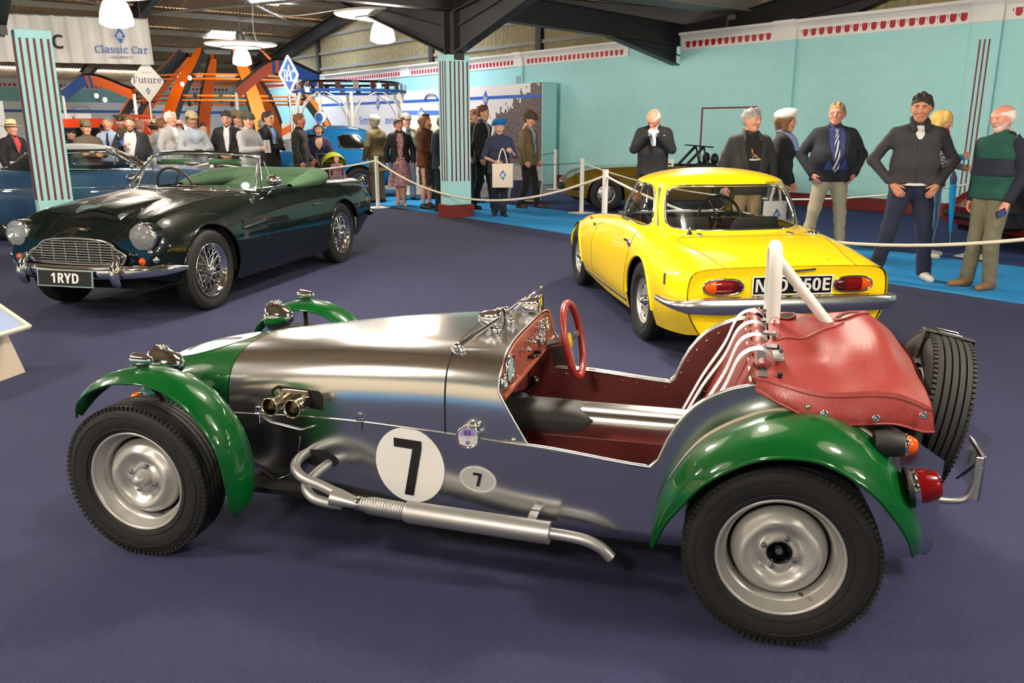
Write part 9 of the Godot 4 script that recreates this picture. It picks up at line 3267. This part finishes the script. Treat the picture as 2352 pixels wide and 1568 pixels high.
	var cr := [
		["man in a straw hat and dark blazer with a red scarf at the left edge", -8.5, -14.5, 1.60, 70, {"top": ["jacket", rgb(18, 18, 26)], "shirt": rgb(190, 60, 62), "hat": ["brim_hat", rgb(214, 196, 150), rgb(60, 40, 40)], "hair": rgb(140, 90, 70)}],
		["man in a navy peaked cap beside the left pillar", -8.55, -16.5, 1.48, 80, {"top": ["jacket", rgb(24, 32, 54)], "hat": ["peaked_cap", rgb(30, 36, 54)]}],
		["man in a tweed coat and flat cap with folded arms", -7.58, -15.2, 1.60, 40, {"top": ["jacket", rgb(88, 78, 62)], "hat": ["flat_cap", rgb(110, 98, 76)], "armL": [V(0.27, 1.14, 0.05), V(-0.05, 1.16, 0.22)], "armR": [V(-0.27, 1.14, 0.05), V(0.05, 1.13, 0.24)]}],
		["man in a pale blue shirt and dark tie", -7.42, -15.7, 1.69, 4, {"top": ["shirt", rgb(164, 182, 214)], "shirt": rgb(164, 182, 214), "tie": rgb(34, 42, 64), "vee": 1.2, "hair": rgb(120, 112, 104), "bottom": ["trousers", rgb(36, 42, 60)]}],
		["soldier in an olive uniform and peaked cap", -7.6, -16.6, 1.72, 20, {"top": ["jacket", rgb(84, 74, 38)], "hat": ["peaked_cap", rgb(70, 70, 40)], "beard": rgb(60, 40, 30)}],
		["stout bespectacled man in a white shirt and black jacket raising a bottle", -6.7, -15.0, 1.69, 12, {"top": ["jacket", rgb(20, 22, 30)], "shirt": rgb(176, 174, 174), "vee": 0.92, "open": 0.10, "neck_w": 0.09, "build": 1.3, "belly": 0.1, "glasses": rgb(200, 180, 150), "hair": rgb(90, 50, 36), "beard": rgb(120, 60, 44), "armR": [V(-0.32, 1.14, 0.1), V(-0.1, 1.26, 0.27)], "hands": [0.5, 0.9]}],
		["person in a cream straw hat and cream top seen from behind", -7.3, -17.5, 1.62, 150, {"top": ["shirt", rgb(206, 196, 176)], "hat": ["brim_hat", rgb(216, 204, 170), rgb(120, 96, 70)]}],
		["man in a sky blue shirt turned away beside the white jacket", -6.66, -16.25, 1.66, 140, {"top": ["shirt", rgb(150, 172, 210)], "hair": rgb(116, 76, 52), "bottom": ["trousers", rgb(52, 58, 78)]}],
		["white haired man in a white blazer facing right", -6.3, -15.8, 1.78, 64, {"top": ["jacket", rgb(168, 164, 166)], "shirt": rgb(230, 228, 226), "hair": rgb(212, 204, 196), "style": "receding"}],
		["man in a tan flat cap and pale grey jacket holding a camera", -5.74, -15.35, 1.74, 40, {"top": ["jacket", rgb(142, 148, 156)], "shirt": rgb(150, 160, 184), "vee": 1.25, "hat": ["flat_cap", rgb(150, 134, 108)], "skin": rgb(150, 104, 84), "armL": [V(0.27, 1.14, 0.06), V(0.06, 1.08, 0.26)], "armR": [V(-0.27, 1.14, 0.06), V(-0.05, 1.07, 0.26)], "hands": [0.8, 0.8]}],
		["boy in a grey jacket peering between two men", -6.05, -16.7, 1.58, 30, {"top": ["jacket", rgb(90, 96, 100)], "hair": rgb(54, 38, 30)}],
		["man in a black suit and open white shirt looking down", -5.3, -15.9, 1.79, 6, {"top": ["jacket", rgb(22, 21, 26)], "shirt": rgb(204, 202, 206), "vee": 1.02, "neck_w": 0.045, "nod": 16, "hair": rgb(48, 34, 28), "armL": [V(0.28, 1.13, 0.05), V(0.1, 0.99, 0.22)], "armR": [V(-0.28, 1.13, 0.05), V(-0.1, 1.0, 0.22)]}],
		["man in a tan flat cap and cream shirt beside the black suit", -5.32, -16.6, 1.77, 50, {"top": ["shirt", rgb(170, 166, 152)], "hat": ["flat_cap", rgb(116, 100, 66)], "bottom": ["trousers", rgb(70, 84, 116)]}],
		["man in a long white coat and dark green flat cap reading a leaflet", -4.7, -15.2, 1.73, 62, {"top": ["coat", rgb(158, 158, 162)], "hat": ["flat_cap", rgb(62, 66, 54)], "armL": [V(0.26, 1.13, 0.1), V(0.12, 1.16, 0.34)], "armR": [V(-0.26, 1.13, 0.1), V(-0.08, 1.16, 0.34)], "hands": [0.7, 0.7], "bottom": ["trousers", rgb(190, 200, 214)]}],
		["man in a black suit and dark glasses holding a folded paper", -4.52, -15.85, 1.78, 66, {"top": ["jacket", rgb(20, 20, 24)], "shirt": rgb(120, 146, 200), "vee": 1.12, "hair": rgb(50, 34, 26), "glasses": rgb(10, 10, 12), "armL": [V(0.26, 1.13, 0.1), V(0.1, 1.16, 0.34)], "armR": [V(-0.26, 1.13, 0.1), V(-0.06, 1.16, 0.34)], "hands": [0.7, 0.7], "bottom": ["trousers", rgb(70, 90, 130)]}],
		["man in a black jacket standing alone facing right", -3.98, -16.0, 1.74, 84, {"top": ["jacket", rgb(20, 19, 21)], "hair": rgb(110, 70, 48), "skin": rgb(180, 110, 88), "bottom": ["trousers", rgb(52, 76, 120)], "hem": 0.76}],
		["dark haired woman in a navy dress pushing a pushchair", -3.84, -16.95, 1.56, 10, {"woman": true, "style": "curly", "hair": rgb(46, 28, 24), "top": ["jacket", rgb(30, 34, 66)], "shirt": rgb(206, 158, 134), "vee": 1.22, "neck_w": 0.07, "bottom": ["skirt", dotted(rgb(34, 32, 50), [rgb(110, 90, 100)], 95), 0.45, 0.04], "armL": [V(0.27, 1.14, 0.05), V(0.2, 0.98, 0.28)], "armR": [V(-0.27, 1.14, 0.05), V(-0.14, 1.0, 0.28)], "hands": [0.9, 0.9]}],
		["distant man in a pink shirt behind the soldier", -7.85, -18.0, 1.64, 160, {"top": ["shirt", rgb(190, 160, 160)], "hair": rgb(170, 130, 110)}],
		["distant woman in white between the straw hat and the white blazer", -7.4, -19.0, 1.58, 20, {"woman": true, "style": "bob", "top": ["shirt", rgb(206, 200, 196)], "hair": rgb(110, 80, 60)}],
		["distant man in brown behind the cream shirt", -5.75, -17.8, 1.66, 200, {"top": ["jacket", rgb(70, 52, 44)], "hair": rgb(40, 32, 30)}],
		["distant woman with grey curls behind the dark glasses", -5.12, -17.7, 1.68, 70, {"woman": true, "style": "curly", "hair": rgb(140, 136, 130), "top": ["jacket", rgb(120, 84, 80)]}],
		["distant woman in a black hat behind the pale blue shirt", -8.8, -18.4, 1.52, 10, {"woman": true, "style": "bob", "hair": rgb(90, 56, 40), "top": ["jacket", rgb(40, 30, 30)], "hat": ["brim_hat", rgb(30, 26, 26)]}]]
	for c in cr:
		var d: Dictionary = c[5]
		d.merge({"pos": V(c[1], 0, c[2]), "h": c[3], "face": c[4], "cell": 0.026, "group": g, "shoes_seen": false})
		person(c[0], d)

func tote(label: String, xf: Transform3D, m: Material, sc := 1.0, emblem := true) -> void:
	var o := thing("tote_bag", label, "bag", Transform3D(xf.basis.scaled(V(sc, sc, sc)), xf.origin), "cloth tote bags")
	var rows := []
	for i in 9:
		var t := i / 8.0
		var row := PackedVector3Array()
		for k in 20:
			var a := TAU * k / 20
			row.append(V(signf(cos(a)) * pow(absf(cos(a)), 0.4) * 0.18, -0.40 * t, sin(a) * (0.012 + 0.04 * sin(t * PI * 0.8))))
		rows.append(row)
	put("bag", MB.new().grid(rows, true), m, o)
	for s in [-1.0, 1.0]:
		put("handle", MB.new().tube(smooth([V(-0.08, -0.02, s * 0.015), V(-0.05, 0.14, s * 0.01), V(0, 0.25, 0), V(0.05, 0.14, s * 0.01), V(0.08, -0.02, s * 0.015)], 4), 0.011, 6), m, o)
	if emblem:
		lozenge(o, at(0, -0.19, 0.052), 0.2, false)

func build_belongings() -> void:
	var cream := cloth(rgb(216, 204, 182), 0.9)
	tote("cream tote bag with a blue emblem held by the blue beret woman", Transform3D(Basis(V(0, 1, 0), 0.1), V(-0.16, 0.92, -14.4)), cream, 1.0)
	tote("white carrier bag seen through the coupe's rear window", Transform3D(Basis(V(0, 1, 0), 0.2), V(2.98, 0.72, -9.45)), cloth(rgb(226, 226, 226)), 0.8)
	tote("cream bag beside the pale blue shirt", Transform3D(Basis(V(0, 1, 0), 0.1), V(-7.05, 0.82, -15.15)), cream, 1.0)
	tote("cream bag hanging beside the white blazer", Transform3D(Basis(V(0, 1, 0), 0.6), V(-6.72, 1.0, -15.55)), cream, 1.0, false)
	# handkerchief
	var hk := thing("handkerchief", "white handkerchief held to the bowed man's face", "handkerchief", Transform3D(Basis(V(0, 1, 0), -0.2), V(2.07, 1.42, -12.48)))
	put("cloth", nets([cap(V(-0.05, 0.04, 0), V(0.05, 0.04, 0), 0.032, 0.03, 0.03), cap(V(0, 0.02, 0.02), V(0.03, -0.16, 0.04), 0.03, 0.012, 0.03)], 0.01, -100, 100, 0.004), cloth(rgb(232, 230, 228)), hk)
	# umbrella
	var u := thing("umbrella", "folded cyan umbrella with a curved handle held by the blonde woman", "umbrella", at(5.06, 0, -9.66))
	var cy := tone(rgb(0, 140, 200), 0.35)
	var ud := V(0.06, -1.0, 0.03).normalized()
	var u0 := V(0, 1.06, 0)
	put("canopy", MB.new().tube(P3([u0 + ud * 0.12, u0 + ud * 0.2, u0 + ud * 0.45, u0 + ud * 0.72]), [0.03, 0.038, 0.03, 0.012], 12), cy, u)
	put("band", MB.new().tube(P3([u0 + ud * 0.02, u0 + ud * 0.10, u0 + ud * 0.18]), [0.012, 0.04, 0.034], 10), tone(rgb(40, 44, 92), 0.5), u)
	put("shaft", MB.new().tube(P3([u0 - ud * 0.02, u0 + ud * 0.85]), 0.006, 8), M["steel_grey"], u)
	put("handle", MB.new().tube(smooth([u0 + V(0, 0.0, 0), u0 + V(0.0, 0.08, 0), u0 + V(0.01, 0.13, 0), u0 + V(0.05, 0.155, 0), u0 + V(0.09, 0.13, 0), u0 + V(0.10, 0.09, 0)], 6), 0.014, 10), cy, u)
	# phone, shoulder bag, camera, papers, bottle
	var ph := thing("phone", "dark phone in the bearded man's hand", "phone", Transform3D(Basis(V(0, 0, 1), 0.4) * Basis(V(0, 1, 0), 0.3), V(4.54, 0.755, -7.73)))
	put("case", MB.new().box(V(0, 0, 0), V(0.12, 0.065, 0.014), 0.005), tone(rgb(30, 34, 60), 0.3), ph)
	put("screen_glass", MB.new().box(V(0, 0, 0.0075), V(0.1, 0.055, 0.001)), tone(rgb(60, 70, 120), 0.1), ph)
	var bg := thing("shoulder_bag", "black shoulder bag at the bearded man's back", "bag", Transform3D(Basis(V(0, 1, 0), 0.3), V(4.94, 0.86, -8.1)))
	put("bag", MB.new().box(V(0, 0, 0), V(0.1, 0.34, 0.28), 0.03), cloth(rgb(34, 34, 34)), bg)
	put("strap", MB.new().tube(smooth([V(-0.02, 0.15, 0.1), V(-0.1, 0.45, 0.08), V(-0.14, 0.6, -0.02)], 5), 0.012, 6), cloth(rgb(30, 30, 30)), bg)
	var cm := thing("camera", "black camera in the pale grey jacket man's hands", "camera", Transform3D(Basis(V(0, 1, 0), 0.7), V(-5.56, 1.09, -15.07)))
	put("body", MB.new().box(V(0, 0, 0), V(0.13, 0.09, 0.06), 0.012), M["black"], cm)
	put("lens", MB.new().lathe(P2([W(0.035, 0), W(0.035, 0.06), W(0.028, 0.062), W(0.0001, 0.05)]), 18), M["black_gloss"], cm, along(V(0, 0, 0.03), V(0, 0, 1)))
	for e in [["white leaflet held open by the man in the long white coat", V(-4.33, 1.18, -15.0), 1.1, rgb(206, 204, 198)], ["folded paper in the hands of the man with dark glasses", V(-4.13, 1.18, -15.65), 0.9, rgb(150, 160, 170)]]:
		var lf := thing("leaflet", e[0], "paper", Transform3D(Basis(V(0, 1, 0), e[2]), e[1]), "leaflets")
		put("sheet", MB.new().grid([P3([V(-0.07, -0.1, 0.02), V(0, -0.1, 0), V(0.07, -0.1, 0.03)]), P3([V(-0.07, 0.12, 0.0), V(0, 0.12, -0.02), V(0.07, 0.12, 0.01)])]), tone(e[3], 0.7), lf)
	var bo := thing("bottle", "dark bottle raised by the stout man", "bottle", Transform3D(Basis(V(0, 0, 1), 0.35), V(-6.75, 1.27, -14.7)))
	put("glass", MB.new().lathe(P2([W(0.0001, -0.1), W(0.034, -0.1), W(0.034, 0.06), W(0.014, 0.11), W(0.014, 0.17), W(0.0001, 0.17)]), 16), tone(rgb(16, 20, 30), 0.15), bo)
	put("label", MB.new().lathe(P2([W(0.0348, -0.06), W(0.0348, 0.03)]), 16), tone(rgb(40, 60, 150), 0.5), bo)
	# pushchair with a child
	var pc := thing("pushchair", "pushchair with a lime green hood in front of the dark haired woman", "pushchair", Transform3D(Basis(V(0, 1, 0), 0.5), V(-3.42, 0, -16.3)))
	put("hood", MB.new().ball(V(0, 0.78, -0.05), V(0.24, 0.30, 0.26), 18, 10, Basis(V(1, 0, 0), -0.9), 0.0, 0.5), cloth(rgb(150, 160, 20)), pc)
	put("seat", MB.new().box(V(0, 0.48, 0.02), V(0.4, 0.06, 0.36), 0.02).box(V(0, 0.66, -0.16), V(0.4, 0.4, 0.05), 0.02, Basis(V(1, 0, 0), -0.3)), cloth(rgb(40, 44, 46)), pc)
	for s in [-1.0, 1.0]:
		put("frame_tube", MB.new().tube(smooth([V(s * 0.24, 1.0, -0.42), V(s * 0.23, 0.8, -0.25), V(s * 0.22, 0.45, 0.1), V(s * 0.22, 0.12, 0.4)], 4), 0.014, 8), M["black"], pc)
		put("rear_leg", MB.new().tube(P3([V(s * 0.22, 0.5, 0.04), V(s * 0.22, 0.12, -0.3)]), 0.013, 8), M["black"], pc)
		for z in [-0.3, 0.4]:
			put("wheel", MB.new().tube(ring(0.09, 20), 0.022, 8, false, true), M["rubber"], pc, Transform3D(axle(1.0), V(s * 0.23, 0.112, z)))
	put("handle_bar", MB.new().tube(P3([V(-0.24, 1.0, -0.42), V(0.24, 1.0, -0.42)]), 0.016, 8), M["black"], pc)
	put("bag", MB.new().ball(V(0.22, 0.45, 0.2), V(0.2, 0.12, 0.14), 14, 8), cloth(rgb(190, 196, 200)), pc)
	var kid := person("small child sitting in the pushchair", {"pos": V(-3.36, 0.12, -16.2), "face": 24, "h": 0.86, "cell": 0.03, "shoes_seen": false, "skin": rgb(230, 176, 152), "hair": rgb(170, 120, 80), "top": ["sweater", dotted(rgb(120, 60, 70), [rgb(220, 200, 200), rgb(40, 40, 60)], 97)], "bottom": ["trousers", rgb(60, 56, 66)], "legL": [V(0.1, 0.86, 0.36), V(0.1, 0.5, 0.44)], "legR": [V(-0.1, 0.86, 0.36), V(-0.1, 0.5, 0.44)]})
	kid.set_meta("group", "")
